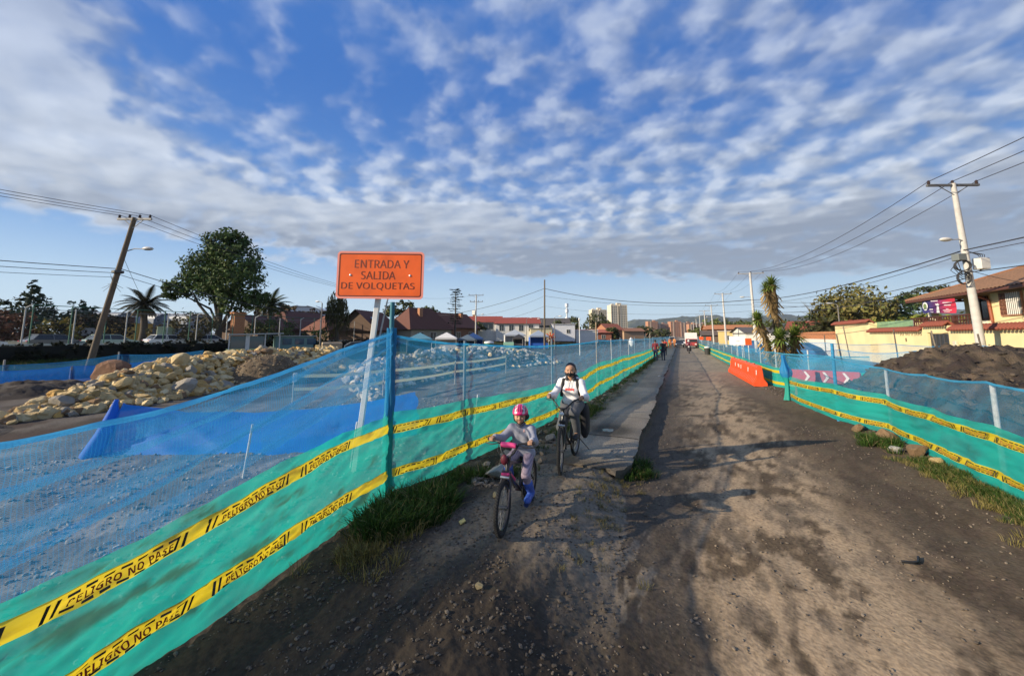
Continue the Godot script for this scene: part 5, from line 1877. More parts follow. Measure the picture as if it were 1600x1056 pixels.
	tree("conifer", "dark pointed conifer behind the left end of the cream house", Vector3(31.8, 0, -78.0), 2.0, 0.3, [[Vector3(0, 3.0, 0), Vector3(3.0, 2.0, 3.0), 900], [Vector3(0, 5.0, 0), Vector3(2.1, 2.0, 2.1), 800], [Vector3(0, 7.0, 0), Vector3(1.1, 1.8, 1.1), 500]], 0.22, Color(0.03, 0.05, 0.02))
	tree("broad_tree", "dark tree top rising over the roof of the cream house", Vector3(36.0, 0, -80.0), 4.0, 0.4, [[Vector3(0, 8.6, 0), Vector3(2.8, 1.4, 2.8), 900], [Vector3(-1.4, 7.6, 0), Vector3(2.0, 1.2, 2.0), 500]], 0.24, Color(0.045, 0.06, 0.022))
	for q in [[14.0, -172.0, 8.5, "tall olive tree beyond the orange brick house"], [22.0, -176.0, 7.5, "wide green tree beyond the brick house on the right"], [30.0, -150.0, 7.0, "dark tree filling the gap behind the white wall"], [9.5, -190.0, 6.0, "small green tree at the far right of the street"]]:
		tree("broad_tree", q[3], Vector3(q[0], 0, q[1]), 3.0, 0.4, [[Vector3(0, q[2] * 0.7, 0), Vector3(5.2, q[2] * 0.36, 5.0), 1300], [Vector3(3.4, q[2] * 0.5, 0), Vector3(3.6, q[2] * 0.3, 3.5), 700]], 0.42, Color(0.055, 0.07, 0.022))
	# chevron board lying behind the net
	var cb := thing("chevron_board", "long pinkish red barrier board with white arrows behind the netting", "barrier", Vector3(4.72, 0.55, -17.55), 0.0)
	b = MB.new()
	b.box(Vector3(0, 0.22, 0), Vector3(2.1, 0.46, 0.10), Basis(), 0.04)
	cb.rotation.y = -0.30
	put("board", b, mat(Color(0.34, 0.055, 0.085), 0.6), cb)
	for k in 3:
		b = MB.new()
		b.xf = Transform3D(Basis(), Vector3(-0.45 + 0.55 * k, 0.22, 0.062))
		b.prism(PackedVector2Array([Vector2(-0.10, -0.18), Vector2(-0.03, -0.18), Vector2(0.09, 0.0), Vector2(-0.03, 0.18), Vector2(-0.10, 0.18), Vector2(0.0, 0.0)]), 0.012)
		put("white_arrow", b, mat(Color(0.6, 0.56, 0.58), 0.5), cb)
	for s in [-0.8, 0.8]:
		b = MB.new()
		b.box(Vector3(s, -0.26, 0), Vector3(0.08, 0.55, 0.36), Basis(), 0.01)
		put("leg", b, mat(Color(0.30, 0.04, 0.05), 0.6), cb)
	# orange water-filled barriers
	var bar: Node3D = null
	var spots := [[3.18, -21.2], [3.12, -23.05], [3.06, -24.9], [3.0, -26.75]]
	var lab := ["orange plastic water barrier nearest the viewer, white patch at its end", "orange plastic water barrier second from the near end", "orange plastic water barrier third from the near end, faded white marks", "orange plastic water barrier farthest along the row by the sign board"]
	for k in 4:
		if bar == null:
			bar = thing("water_barrier", lab[0], "barrier", Vector3(spots[0][0], 0.03, spots[0][1]), 0.0, "orange barriers along the street")
			b = MB.new()
			var prof := PackedVector2Array([Vector2(-0.26, 0.0), Vector2(0.26, 0.0), Vector2(0.26, 0.14), Vector2(0.13, 0.34), Vector2(0.09, 0.84), Vector2(0.07, 0.90), Vector2(-0.07, 0.90), Vector2(-0.09, 0.84), Vector2(-0.13, 0.34), Vector2(-0.26, 0.14)])
			b.prism(prof, 1.84)
			var om := mat(Color(0.72, 0.085, 0.022), 0.45, {"grain": ["soft", 1.3], "world": false})
			put("body", b, om, bar)
			for e in 6:
				b = MB.new()
				b.xf = Transform3D(Basis(), Vector3(0, 0, -0.76 + 0.304 * e))
				b.prism(PackedVector2Array([Vector2(-0.285, 0.02), Vector2(0.285, 0.02), Vector2(0.285, 0.16), Vector2(0.16, 0.36), Vector2(0.115, 0.80), Vector2(-0.115, 0.80), Vector2(-0.16, 0.36), Vector2(-0.285, 0.16)]), 0.11)
				put("rib", b, om, bar)
			b = MB.new()
			b.rod(Vector3(0, 0.89, -0.3), Vector3(0, 0.945, -0.3), 0.06, 0.055, 10)
			put("filler_cap", b, mat(Color(0.5, 0.06, 0.02), 0.5), bar)
			b = MB.new()
			b.box(Vector3(-0.128, 0.60, 0.84), Vector3(0.012, 0.20, 0.10), Basis(Vector3.BACK, -0.07))
			put("white_patch", b, mat(Color(0.8, 0.78, 0.75), 0.4), bar)
			bar.rotation.y = 0.03
		else:
			copy(bar, lab[k], Vector3(spots[k][0], 0.03 , spots[k][1]), 0.03 + 0.02 * sin(k * 3.0))
	b = MB.new()
	for k in 3:
		b.box(Vector3(2.885, 0.66, -24.2 - 0.2 * k), Vector3(0.012, 0.17, 0.04)); b.box(Vector3(2.885, 0.73, -24.25 - 0.2 * k), Vector3(0.012, 0.03, 0.10))
	var third: Node3D = find_child("water_barrier_002", false, false)
	var mk := put("faded_mark", b, mat(Color(0.78, 0.6, 0.5), 0.6), third)
	mk.transform = third.transform.affine_inverse()
	# white board and small orange plate on posts behind the fence
	var wbd := thing("sign_board", "white back of a large road sign on two posts by the barriers", "sign", Vector3(3.72, 0, -31.2), -0.1)
	b = MB.new(); b.box(Vector3(0, 1.93, 0), Vector3(1.02, 0.60, 0.02))
	put("plate", b, mat(Color(0.78, 0.78, 0.76), 0.5), wbd)
	for s in [-0.02, 0.02]:
		b = MB.new(); b.rod(Vector3(0.12 + s * 20.0 * 0.35, 0, -0.03), Vector3(0.12 + s * 20.0 * 0.35, 2.2, -0.03), 0.03, 0.03, 6)
		put("post", b, mat(Color(0.6, 0.6, 0.58), 0.5), wbd)
	b = MB.new(); b.box(Vector3(0.02, 1.9, 0.025), Vector3(0.2, 0.06, 0.01))
	put("faint_print", b, mat(Color(0.55, 0.50, 0.50), 0.5), wbd)
	var ob := thing("sign_plate", "small square orange road sign beside the white sign board", "sign", Vector3(4.35, 0, -31.0), 0.3)
	b = MB.new(); b.box(Vector3(0, 1.86, 0), Vector3(0.42, 0.46, 0.02))
	put("plate", b, mat(Color(0.85, 0.13, 0.02), 0.4), ob)
	b = MB.new(); b.rod(Vector3(0, 0, -0.03), Vector3(0, 2.0, -0.03), 0.03, 0.03, 6)
	put("post", b, mat(Color(0.6, 0.6, 0.58), 0.5), ob)
	for q in [[5.9, -96.0, "orange road sign far down the right side of the street"], [4.8, -104.0, "farthest small orange road sign on the right"]]:
		var og := thing("sign_plate", q[2], "sign", Vector3(q[0], 0, q[1]))
		b = MB.new(); b.box(Vector3(0, 1.7, 0), Vector3(0.9, 0.7, 0.03))
		put("plate", b, mat(Color(0.85, 0.10, 0.02), 0.4), og)
		b = MB.new(); b.rod(Vector3(0, 0, -0.04), Vector3(0, 1.8, -0.04), 0.04, 0.04, 6)
		put("post", b, mat(Color(0.6, 0.6, 0.58), 0.5), og)
	# loose planks and rubble behind the back net
	for k in 6:
		b = MB.new()
		b.box(Vector3(0, 0.10 + 0.03 * k, 0), Vector3(2.6 - 0.2 * k, 0.06, 0.22), Basis(Vector3.UP, 0.5 * sin(k * 2.0)))
		single("plank", b, mat(Color(0.30, 0.25, 0.18) * (0.7 + 0.1 * k), 0.9), "%s grey plank of the loose stack behind the cross netting" % ["lowest", "second lowest", "third", "fourth", "second highest", "topmost"][k], "plank", Vector3(10.3 + 0.2 * sin(k), 0.0, -31.0 + 0.25 * k), 0.3 * k, "planks behind the netting")

func car(label: String, at: Vector3, turn: float, paint_c: Color, tall := 0.0, category := "car") -> Node3D:
	var o := thing("parked_car" if category == "car" else category.replace(" ", "_"), label, category, at, turn)
	var pm := mat(paint_c, 0.25, {"coat": 0.6})
	var b := MB.new()
	# side outline of the body, x forward, extruded across
	var low := PackedVector2Array([Vector2(-2.1, 0.32), Vector2(2.05, 0.30), Vector2(2.15, 0.52), Vector2(2.0, 0.74), Vector2(1.2, 0.88), Vector2(-1.9, 0.92), Vector2(-2.15, 0.74)])
	b.prism(low, 1.66)
	put("body", b, pm, o)
	b = MB.new()
	var h := 1.42 + tall
	var lo := [Vector3(1.15, 0.86, 0.76), Vector3(-1.75, 0.90, 0.76)]
	var hi := [Vector3(0.35, h, 0.58), Vector3(-1.35, h, 0.58)]
	b.quad(Vector3(lo[1].x, lo[1].y, 0.76), Vector3(lo[0].x, lo[0].y, 0.76), Vector3(hi[0].x, h - 0.06, 0.60), Vector3(hi[1].x, h - 0.06, 0.60))
	b.quad(Vector3(lo[0].x, lo[0].y, -0.76), Vector3(lo[1].x, lo[1].y, -0.76), Vector3(hi[1].x, h - 0.06, -0.60), Vector3(hi[0].x, h - 0.06, -0.60))
	b.quad(Vector3(lo[0].x, lo[0].y, 0.76), Vector3(lo[0].x, lo[0].y, -0.76), Vector3(hi[0].x, h - 0.06, -0.60), Vector3(hi[0].x, h - 0.06, 0.60))
	b.quad(Vector3(lo[1].x, lo[1].y, -0.76), Vector3(lo[1].x, lo[1].y, 0.76), Vector3(hi[1].x, h - 0.06, 0.60), Vector3(hi[1].x, h - 0.06, -0.60))
	put("window", b, mat(Color(0.02, 0.025, 0.03), 0.08), o)
	b = MB.new()
	b.box(Vector3((hi[0].x + hi[1].x) * 0.5, h - 0.03, 0), Vector3(hi[0].x - hi[1].x + 0.06, 0.07, 1.24), Basis(), 0.02)
	for s in [-1, 1]:
		b.rod(Vector3(lo[0].x, lo[0].y, s * 0.77), Vector3(hi[0].x, h - 0.03, s * 0.61), 0.035, 0.03, 5)
		b.rod(Vector3(lo[1].x, lo[1].y, s * 0.77), Vector3(hi[1].x, h - 0.03, s * 0.61), 0.05, 0.04, 5)
		b.rod(Vector3(-0.35, 0.89, s * 0.775), Vector3(-0.4, h - 0.03, s * 0.615), 0.035, 0.03, 5)
	put("roof", b, pm, o)
	for x in [1.35, -1.35]:
		for s in [-1, 1]:
			b = MB.new()
			b.xf = Transform3D(Basis(Vector3.RIGHT, PI / 2), Vector3(x, 0.32, s * 0.78))
			b.lathe([Vector2(0.0, -0.10), Vector2(0.30, -0.10), Vector2(0.32, -0.06), Vector2(0.32, 0.06), Vector2(0.30, 0.10), Vector2(0.0, 0.10)], 16)
			put("wheel", b, mat(Color(0.02, 0.02, 0.02), 0.8), o)
	for s in [-1, 1]:
		b = MB.new(); b.box(Vector3(2.07, 0.64, s * 0.6), Vector3(0.12, 0.13, 0.30), Basis(), 0.02)
		put("headlight", b, mat(Color(0.75, 0.76, 0.78), 0.15), o)
		b = MB.new(); b.box(Vector3(-2.09, 0.74, s * 0.66), Vector3(0.10, 0.18, 0.22), Basis(), 0.02)
		put("tail_light", b, mat(Color(0.4, 0.02, 0.02), 0.2), o)
	b = MB.new(); b.box(Vector3(2.15, 0.40, 0), Vector3(0.06, 0.16, 1.4), Basis(), 0.02)
	put("bumper", b, mat(Color(0.04, 0.04, 0.045), 0.5), o)
	return o

func stall(label: String, at: Vector3, turn: float, w: float, d: float, h: float, rise: float, c: Color, side: Color) -> void:
	var o := thing("market_tent", label, "tent", at, turn)
	var cm := mat(c, 0.7, {"back": 0.4})
	var b := MB.new()
	var p := [Vector3(-w / 2, h, d / 2), Vector3(w / 2, h, d / 2), Vector3(w / 2, h, -d / 2), Vector3(-w / 2, h, -d / 2)]
	var t := Vector3(0, h + rise, 0)
	for k in 4:
		b.tri(p[k], p[(k + 1) % 4], t)
		b.quad(p[k] - Vector3(0, 0.25, 0), p[(k + 1) % 4] - Vector3(0, 0.25, 0), p[(k + 1) % 4], p[k])
	put("canopy", b, cm, o)
	b = MB.new()
	b.box(Vector3(0, (h - 0.26) * 0.5, -d / 2 + 0.03), Vector3(w - 0.05, h - 0.26, 0.02)); b.box(Vector3(-w / 2 + 0.03, (h - 0.26) * 0.5, 0), Vector3(0.02, h - 0.26, d - 0.12))
	b.box(Vector3(0, 0.45, d / 2 - 0.2), Vector3(w - 0.2, 0.9, 0.04))
	put("side_cloth", b, mat(side, 0.75, {"back": 0.3}), o)
	for x in [-1, 1]:
		for z in [-1, 1]:
			b = MB.new()
			b.rod(Vector3(x * (w / 2 - 0.06), 0, z * (d / 2 - 0.08)), Vector3(x * (w / 2 - 0.06), h, z * (d / 2 - 0.08)), 0.03, 0.03, 6)
			put("leg", b, mat(Color(0.5, 0.5, 0.5), 0.4), o)

func build_left_side() -> void:
	# tall wire fence that runs along the far side of the works
	var cf := thing("wire_fence", "tall wire fence of pale concrete posts along the car park on the left", "fence")
	var pm := mat(Color(0.50, 0.49, 0.45), 0.85)
	var gpm := mat(Color(0.035, 0.14, 0.085), 0.6)
	var zs := [-8.6, -12.6, -15.4, -18.8, -22.0, -24.6, -27.6, -30.8, -34.0, -37.0, -40.2, -43.4, -46.6, -50.0, -53.5, -57.0, -61.0, -65.0, -69.5, -74.0, -79.0, -84.0, -90.0, -96.0]
	for z in zs:
		var b := MB.new()
		b.rod(Vector3(-47.8, 0.6, z), Vector3(-47.8, 4.55, z), 0.055, 0.045, 7)
		if zs.find(z) % 2 == 1:
			b.rod(Vector3(-47.8, 4.5, z), Vector3(-47.5, 4.75, z - 0.25), 0.06, 0.04, 6)
		put("post", b, pm, cf)
	for y in [4.4, 1.2]:
		var b := MB.new()
		b.rod(Vector3(-47.8, y, -4.0), Vector3(-47.8, y, -98.0), 0.02, 0.02, 5)
		put("rail_wire", b, mat(Color(0.2, 0.2, 0.2), 0.5, {"metal": 0.6}), cf)
	var wm := MB.new()
	for k in 22:
		wm.rod(Vector3(-47.8, 1.2 + 0.15 * k, -4.0), Vector3(-47.8, 1.2 + 0.15 * k, -98.0), 0.0035, 0.0035, 3)
	var wo := put("wire_mesh", wm, mat(Color(0.25, 0.26, 0.26), 0.5, {"metal": 0.5}), cf)
	wo.set_meta("kind", "stuff")
	var cf2 := thing("wire_fence", "green posted court fence behind the pale concrete posts", "fence")
	for k in 16:
		var b := MB.new()
		b.rod(Vector3(-51.5, 0.6, -14.0 - 2.35 * k), Vector3(-51.5, 5.0, -14.0 - 2.35 * k), 0.045, 0.045, 7)
		put("post", b, gpm, cf2)
	var gr := MB.new()
	gr.rod(Vector3(-51.5, 4.95, -14.0), Vector3(-51.5, 4.95, -49.3), 0.035, 0.035, 6)
	put("top_rail", gr, gpm, cf2)
	# dark hedge under the wire fence
	var hb := MB.new()
	for k in 46:
		var z := -1.0 - 0.95 * k
		foliage(hb, Vector3(-42.2, 0.98, z), Vector3(0.9, 0.85, 0.95), 240, 0.16, Color(0.008, 0.010, 0.005), 0.3)
	var he := thing("hedge", "long dark hedge on the grass bank under the wire fence", "hedge")
	put("foliage", hb, leaf_mat(), he)
	hb = MB.new()
	hb.box(Vector3(-42.3, 0.85, -22.5), Vector3(1.0, 1.4, 43.0))
	put("twig_core", hb, mat(Color(0.010, 0.011, 0.008), 0.95), he)
	hb = MB.new()
	for k in 30:
		hb.rod(Vector3(-42.2, 0.1, -1.5 - 1.45 * k), Vector3(-42.2 + 0.2 * sin(k), 1.4, -1.5 - 1.45 * k), 0.05, 0.03, 5)
	put("stem", hb, mat(Color(0.05, 0.04, 0.03), 0.9), he)
	# low pale kerb wall behind
	var b := MB.new()
	b.box(Vector3(-49.2, 1.25, -28.0), Vector3(0.3, 0.7, 50.0))
	single("low_wall", b, paint(0.46, 0.50, 0.45, 0.85), "low pale wall of the car park behind the dark hedge", "wall")
	# parked cars behind the fence
	car("white and dark red car parked at the far left behind the hedge", Vector3(-56.5, 1.0, -11.8), PI / 2, Color(0.70, 0.69, 0.68))
	car("grey car parked beside the white one behind the hedge", Vector3(-56.5, 1.0, -17.0), PI / 2 + 0.1, Color(0.10, 0.11, 0.12))
	car("white car parked below the yellow wall behind the fence", Vector3(-55.0, 1.0, -25.5), PI / 2, Color(0.72, 0.73, 0.74))
	car("silver car parked behind the green posts near the big tree", Vector3(-54.5, 1.0, -29.5), PI / 2 - 0.2, Color(0.42, 0.44, 0.46))
	car("pale green car parked left of the leaning pole", Vector3(-55.0, 1.0, -20.6), PI / 2, Color(0.35, 0.46, 0.40))
	car("dark car parked under the big tree behind the fence", Vector3(-53.5, 1.0, -37.5), PI / 2, Color(0.05, 0.055, 0.06))
	# shrubs and conifers, far left
	tree("leafy_shrub", "red brown clipped bush at the far left edge", Vector3(-68.0, 0.9, -16.5), 0.8, 0.15, [[Vector3(0, 2.4, 0), Vector3(4.2, 1.6, 2.4), 1300], [Vector3(2.0, 1.8, 3.0), Vector3(2.5, 1.4, 2.4), 500]], 0.2, Color(0.060, 0.030, 0.016))
	tree("leafy_shrub", "yellowish bush between the red brown bush and the dark shrub", Vector3(-67.0, 0.9, -20.4), 0.7, 0.12, [[Vector3(0, 2.0, 0), Vector3(2.2, 1.6, 1.8), 700]], 0.18, Color(0.085, 0.075, 0.018))
	tree("leafy_shrub", "dark wide shrub left of the leaning pole", Vector3(-69.0, 0.9, -24.6), 0.9, 0.15, [[Vector3(0, 2.5, 0), Vector3(3.4, 2.1, 3.0), 1100]], 0.2, Color(0.030, 0.026, 0.014))
	tree("conifer", "tall spiky conifer on the skyline at the far left", Vector3(-74.0, 0.8, -19.8), 1.6, 0.2, [[Vector3(0, 3.2, 0), Vector3(3.8, 2.2, 3.0), 1000], [Vector3(0, 4.6, 0), Vector3(2.0, 2.0, 1.8), 600], [Vector3(0.1, 6.0, 0), Vector3(0.9, 1.7, 0.8), 260], [Vector3(0.0, 7.4, 0), Vector3(0.35, 1.0, 0.35), 90], [Vector3(-1.8, 4.4, 1.4), Vector3(1.2, 1.6, 1.2), 300]], 0.22, Color(0.028, 0.042, 0.024), "", 0.25)
	tree("conifer", "smaller spiky conifer right of the tall one", Vector3(-71.5, 0.8, -23.2), 1.4, 0.2, [[Vector3(0, 3.0, 0), Vector3(1.9, 1.9, 1.8), 600], [Vector3(0, 4.4, 0), Vector3(1.0, 1.6, 1.0), 320], [Vector3(0.6, 3.8, -1.2), Vector3(1.0, 1.4, 1.0), 260]], 0.22, Color(0.026, 0.040, 0.024), "", 0.25)
	tree("broad_tree", "dark rounded tree cut by the left edge of the picture", Vector3(-76.0, 0.8, -14.6), 2.0, 0.3, [[Vector3(0, 4.6, 0), Vector3(2.6, 1.7, 2.2), 800]], 0.25, Color(0.026, 0.03, 0.016))
	# brown shed, arched sheds, yellow wall
	house("brown_shed", "brown shed with white roof edge behind the dark shrub", Vector3(-82.0, 0.9, -29.0), PI / 2 - 0.3, 7.5, 5.0, 4.3, 0.0, mat(Color(0.12, 0.065, 0.05), 0.9), paint(0.68, 0.69, 0.70), {"category": "shed", "over": 0.3})
	b = MB.new(); b.box(Vector3(0, 1.8, 0), Vector3(0.06, 1.0, 1.7)); b.box(Vector3(-0.05, 0.7, 0), Vector3(0.08, 1.4, 0.08))
	single("white_hoarding", b, paint(0.66, 0.66, 0.64), "small white hoarding standing before the brown shed", "sign", Vector3(-70.0, 1.0, -23.8))
	for q in [[-124.0, -45.0, "first barrel roofed factory shed behind the leaning pole"], [-120.0, -50.5, "second barrel roofed factory shed behind the shaggy palm"], [-114.5, -54.5, "third barrel roofed factory shed between palm and big bush"]]:
		var o := thing("factory_shed", q[2], "shed", Vector3(q[0], 0.8, q[1]), PI / 2 + 0.35)
		var arch := PackedVector2Array([Vector2(-3.6, 0), Vector2(3.6, 0), Vector2(3.6, 4.8)])
		for k in range(1, 10):
			arch.append(Vector2(3.6 * cos(PI * k / 10.0), 4.8 + 1.9 * sin(PI * k / 10.0)))
		arch.append(Vector2(-3.6, 4.8))
		b = MB.new(); b.prism(arch, 12.0)
		put("wall", b, mat(Color(0.15, 0.17, 0.20), 0.8), o)
		var pr := []
		b = MB.new()
		for k in 11:
			b.box(Vector3(3.75 * cos(PI * k / 10.0), 4.85 + 2.0 * sin(PI * k / 10.0), 0), Vector3(1.25, 0.12, 12.6), Basis(Vector3.BACK, PI * k / 10.0 - PI / 2))
		put("roof", b, mat(Color(0.24, 0.27, 0.31), 0.5), o)
		for k in 5:
			window(o, wall_xf(Vector3(-2.4 + 1.2 * k, 5.1, 6.04), Vector3.BACK), 0.8, 0.7, mat(Color(0.4, 0.42, 0.45), 0.6), mat(Color(0.05, 0.07, 0.1), 0.1), 1)
	b = MB.new(); b.box(Vector3(0, 1.6, 0), Vector3(0.3, 3.2, 5.4)); b.box(Vector3(-0.2, 3.25, 0), Vector3(0.9, 0.12, 5.6))
	single("yellow_wall", b, paint(0.62, 0.36, 0.07, 0.8), "short yellow ochre wall seen between the fence posts", "wall", Vector3(-78.0, 0.9, -31.0), -0.3)
	b = MB.new(); b.box(Vector3(0, 1.7, 0), Vector3(0.06, 1.5, 1.7)); b.box(Vector3(-0.06, 0.6, 0.6), Vector3(0.06, 1.2, 0.06)); b.box(Vector3(-0.06, 0.6, -0.6), Vector3(0.06, 1.2, 0.06))
	single("green_board", b, mat(Color(0.32, 0.38, 0.25), 0.8), "pale green board on legs behind the green fence posts", "board", Vector3(-55.0, 0.9, -25.2), 0.0)
	palm("dark shaggy palm right of the leaning pole", Vector3(-61.0, 0.9, -25.6), 5.2, 2.9, 0.36, Color(0.035, 0.034, 0.018), 34, 18)
	palm("green feathery palm before the brown roofs", Vector3(-58.5, 0.9, -39.8), 5.9, 3.6, 0.22, Color(0.045, 0.06, 0.018), 30, 0, 0.8)
	# the big dark tree
	tree("big_tree", "big dark evergreen tree towering over the fence on the left", Vector3(-56.5, 0.9, -31.6), 2.6, 0.42, [[Vector3(-0.3, 13.6, 0), Vector3(2.3, 2.2, 2.3), 2000], [Vector3(-2.6, 10.6, 0.6), Vector3(2.7, 2.4, 2.6), 2300], [Vector3(2.0, 11.6, -0.6), Vector3(2.6, 2.6, 2.6), 2300], [Vector3(3.0, 8.6, -0.6), Vector3(2.7, 2.7, 2.6), 2300], [Vector3(-4.2, 8.0, 1.6), Vector3(2.5, 1.6, 2.3), 1500], [Vector3(-0.6, 8.6, 0), Vector3(3.0, 2.6, 3.0), 2300], [Vector3(-5.9, 7.4, 2.4), Vector3(1.6, 1.1, 1.6), 700], [Vector3(1.6, 6.0, -0.5), Vector3(2.8, 1.5, 2.5), 1100], [Vector3(4.6, 6.4, -1.6), Vector3(1.5, 1.3, 1.6), 650], [Vector3(1.4, 14.2, -0.6), Vector3(1.4, 1.3, 1.4), 700]], 0.19, Color(0.034, 0.058, 0.017), "", 0.3, Color(0.09, 0.075, 0.055))
	# bushes below it
	tree("leafy_shrub", "broad brown green bush filling the gap below the big tree", Vector3(-54.5, 0.9, -27.6), 0.8, 0.15, [[Vector3(0, 2.3, 0), Vector3(2.8, 1.9, 2.6), 900], [Vector3(-1.2, 1.6, 1.8), Vector3(2.0, 1.4, 1.6), 400]], 0.18, Color(0.045, 0.042, 0.020))
	tree("leafy_shrub", "dull bush right of the big tree trunk before the tiled roof", Vector3(-55.0, 0.9, -36.5), 0.8, 0.15, [[Vector3(0, 2.0, 0), Vector3(2.2, 1.5, 2.2), 700]], 0.18, Color(0.050, 0.052, 0.018))
	tree("leafy_shrub", "round green bush before the brown roofs beside the palm", Vector3(-52.0, 0.9, -36.6), 0.6, 0.15, [[Vector3(0, 2.3, 0), Vector3(2.3, 1.7, 2.3), 900]], 0.17, Color(0.040, 0.055, 0.014))
	tree("leafy_shrub", "low green bush left of the street lamp before the roofs", Vector3(-49.8, 0.9, -41.5), 0.6, 0.12, [[Vector3(0, 1.5, 0), Vector3(1.8, 1.2, 1.8), 500]], 0.17, Color(0.055, 0.068, 0.016))
	tree("broad_tree", "dark flat tree line behind the orange chimney", Vector3(-82.0, 0.9, -58.0), 2.4, 0.3, [[Vector3(0, 6.4, 0), Vector3(6.0, 1.8, 4.0), 900], [Vector3(7.0, 6.0, -5.0), Vector3(5.0, 1.5, 4.0), 600]], 0.34, Color(0.040, 0.032, 0.018))
	# orange chimney block, tiled roofs
	b = MB.new(); b.box(Vector3(0, 2.0, 0), Vector3(0.8, 4.4, 1.3)); b.box(Vector3(0, 4.3, 0), Vector3(1.0, 0.3, 1.5))
	single("brick_chimney", b, mat(Color(0.46, 0.20, 0.09), 0.9, {"grain": ["stone", 0.8]}), "short orange brick chimney block at the foot of the big tree", "chimney", Vector3(-53.2, 0.9, -32.0))
	var brown := mat(Color(0.115, 0.042, 0.027), 0.85, {"grain": ["stone", 0.8]})
	var brown2 := mat(Color(0.155, 0.055, 0.033), 0.85, {"grain": ["stone", 0.8]})
	var wallc := mat(Color(0.36, 0.31, 0.23), 0.9)
	var walld := mat(Color(0.13, 0.085, 0.06), 0.9)
	house("tiled_house", "low tiled house right of the big tree trunk", Vector3(-66.0, 0.9, -44.0), PI / 2 + 0.2, 9.0, 7.0, 2.6, 2.2, walld, brown, {"windows": [[-2, 1.4, 1.2, 1.0], [2, 1.4, 1.2, 1.0]]})
	house("tiled_house", "wide brown tiled house with two roofs behind the green palm", Vector3(-68.0, 0.9, -53.0), PI / 2 + 0.15, 14.0, 8.0, 3.0, 3.0, walld, brown, {"hip": 3.0, "windows": [[-4, 1.4, 1.4, 1.1], [0, 1.4, 1.4, 1.1], [4, 1.4, 1.4, 1.1]]})
	house("tiled_house", "brown tiled house behind the street lamp", Vector3(-57.0, 0.9, -52.0), PI / 2 - 0.1, 9.0, 7.0, 2.6, 2.4, walld, brown2, {"hip": 2.2})
	var vr := thing("vaulted_hall", "hall with a white vaulted roof on the skyline left of the sign", "hall", Vector3(-98.0, 0.9, -78.0), 0.7)
	var arch2 := PackedVector2Array([Vector2(-9.0, 0), Vector2(9.0, 0), Vector2(9.0, 5.6)])
	for k in range(1, 12):
		arch2.append(Vector2(9.0 * cos(PI * k / 12.0), 5.6 + 3.6 * sin(PI * k / 12.0)))
	arch2.append(Vector2(-9.0, 5.6))
	b = MB.new(); b.prism(arch2, 15.0)
	put("wall", b, paint(0.60, 0.62, 0.66), vr)
	b = MB.new()
	for k in 13:
		b.box(Vector3(9.1 * cos(PI * k / 12.0), 5.65 + 3.7 * sin(PI * k / 12.0), 0), Vector3(2.6, 0.14, 15.6), Basis(Vector3.BACK, PI * k / 12.0 - PI / 2))
	put("roof", b, paint(0.74, 0.75, 0.77, 0.4), vr)
	# weeping tree
	var wt := thing("weeping_tree", "tall weeping tree left of the orange sign", "tree", Vector3(-47.8, 0.9, -43.2))
	b = MB.new()
	b.col = Color(0.08, 0.06, 0.04)
	b.tube([Vector3(0, -0.3, 0), Vector3(0.1, 3, 0), Vector3(0, 6.5, 0)], [0.3, 0.25, 0.12], 8)
	put("trunk", b, vmat(0.95), wt)
	b = MB.new()
	for k in 150:
		var a := rng.randf() * TAU
		var r := 1.55 * sqrt(rng.randf())
		var y0 := 8.3 - 1.2 * r * r * 0.5 + rng.randf_range(-1.6, 0.3)
		var l := rng.randf_range(2.0, 5.0)
		for q in 14:
			var t := q / 14.0
			var p := Vector3(cos(a) * (r + 0.3 * t), y0 - l * t, sin(a) * (r + 0.3 * t)) + Vector3(rng.randfn(), rng.randfn(), rng.randfn()) * 0.09
			if p.y < 1.4: break
			b.col = Color(0.055, 0.055, 0.020) * rng.randf_range(0.5, 1.6)
			var sd := Vector3(rng.randfn(), 0, rng.randfn()).normalized() * 0.06
			b.quad(p - sd, p + sd, p + sd * 0.4 + Vector3(0, -0.42, 0), p - sd * 0.4 + Vector3(0, -0.42, 0))
	put("hanging_foliage", b, leaf_mat(), wt)
	# street lamp
	lamp_post("thin street lamp left of the weeping tree", Vector3(-38.3, 0.5, -32.3), 5.6, Vector3(-1, 0, -0.25), 0.9)
	# site hut with glass and green band
	var hut := thing("site_hut", "low site hut with flat roof and green base behind the rock pile", "hut", Vector3(-37.5, 0.1, -26.0), 1.05)
	b = MB.new(); b.box(Vector3(0, 0.45, 0), Vector3(7.4, 0.9, 2.6))
	put("green_base", b, mat(Color(0.10, 0.20, 0.11), 0.7, {"grain": ["soft", 0.7]}), hut)
	b = MB.new(); b.box(Vector3(1.9, 1.5, -0.2), Vector3(3.4, 1.2, 2.0))
	put("teal_wall", b, mat(Color(0.12, 0.22, 0.22), 0.6), hut)
	b = MB.new(); b.box(Vector3(-1.4, 2.35, 0.0), Vector3(4.4, 0.10, 3.0), Basis(Vector3.BACK, 0.03)); b.box(Vector3(2.0, 2.15, -0.2), Vector3(3.7, 0.07, 2.3))
	put("roof", b, mat(Color(0.42, 0.43, 0.42), 0.6), hut)
	for x in [-3.5, -2.1, -0.7, 0.5]:
		b = MB.new(); b.box(Vector3(x, 1.6, 1.28), Vector3(0.10 if x != -2.1 else 0.32, 1.5, 0.08))
		put("upright", b, paint(0.62, 0.62, 0.60), hut)
	for x in [-2.8, -1.4]:
		b = MB.new(); b.box(Vector3(x, 1.55, 1.2), Vector3(1.2, 1.2, 0.03))
		put("pane", b, mat(Color(0.10, 0.15, 0.16), 0.1), hut)
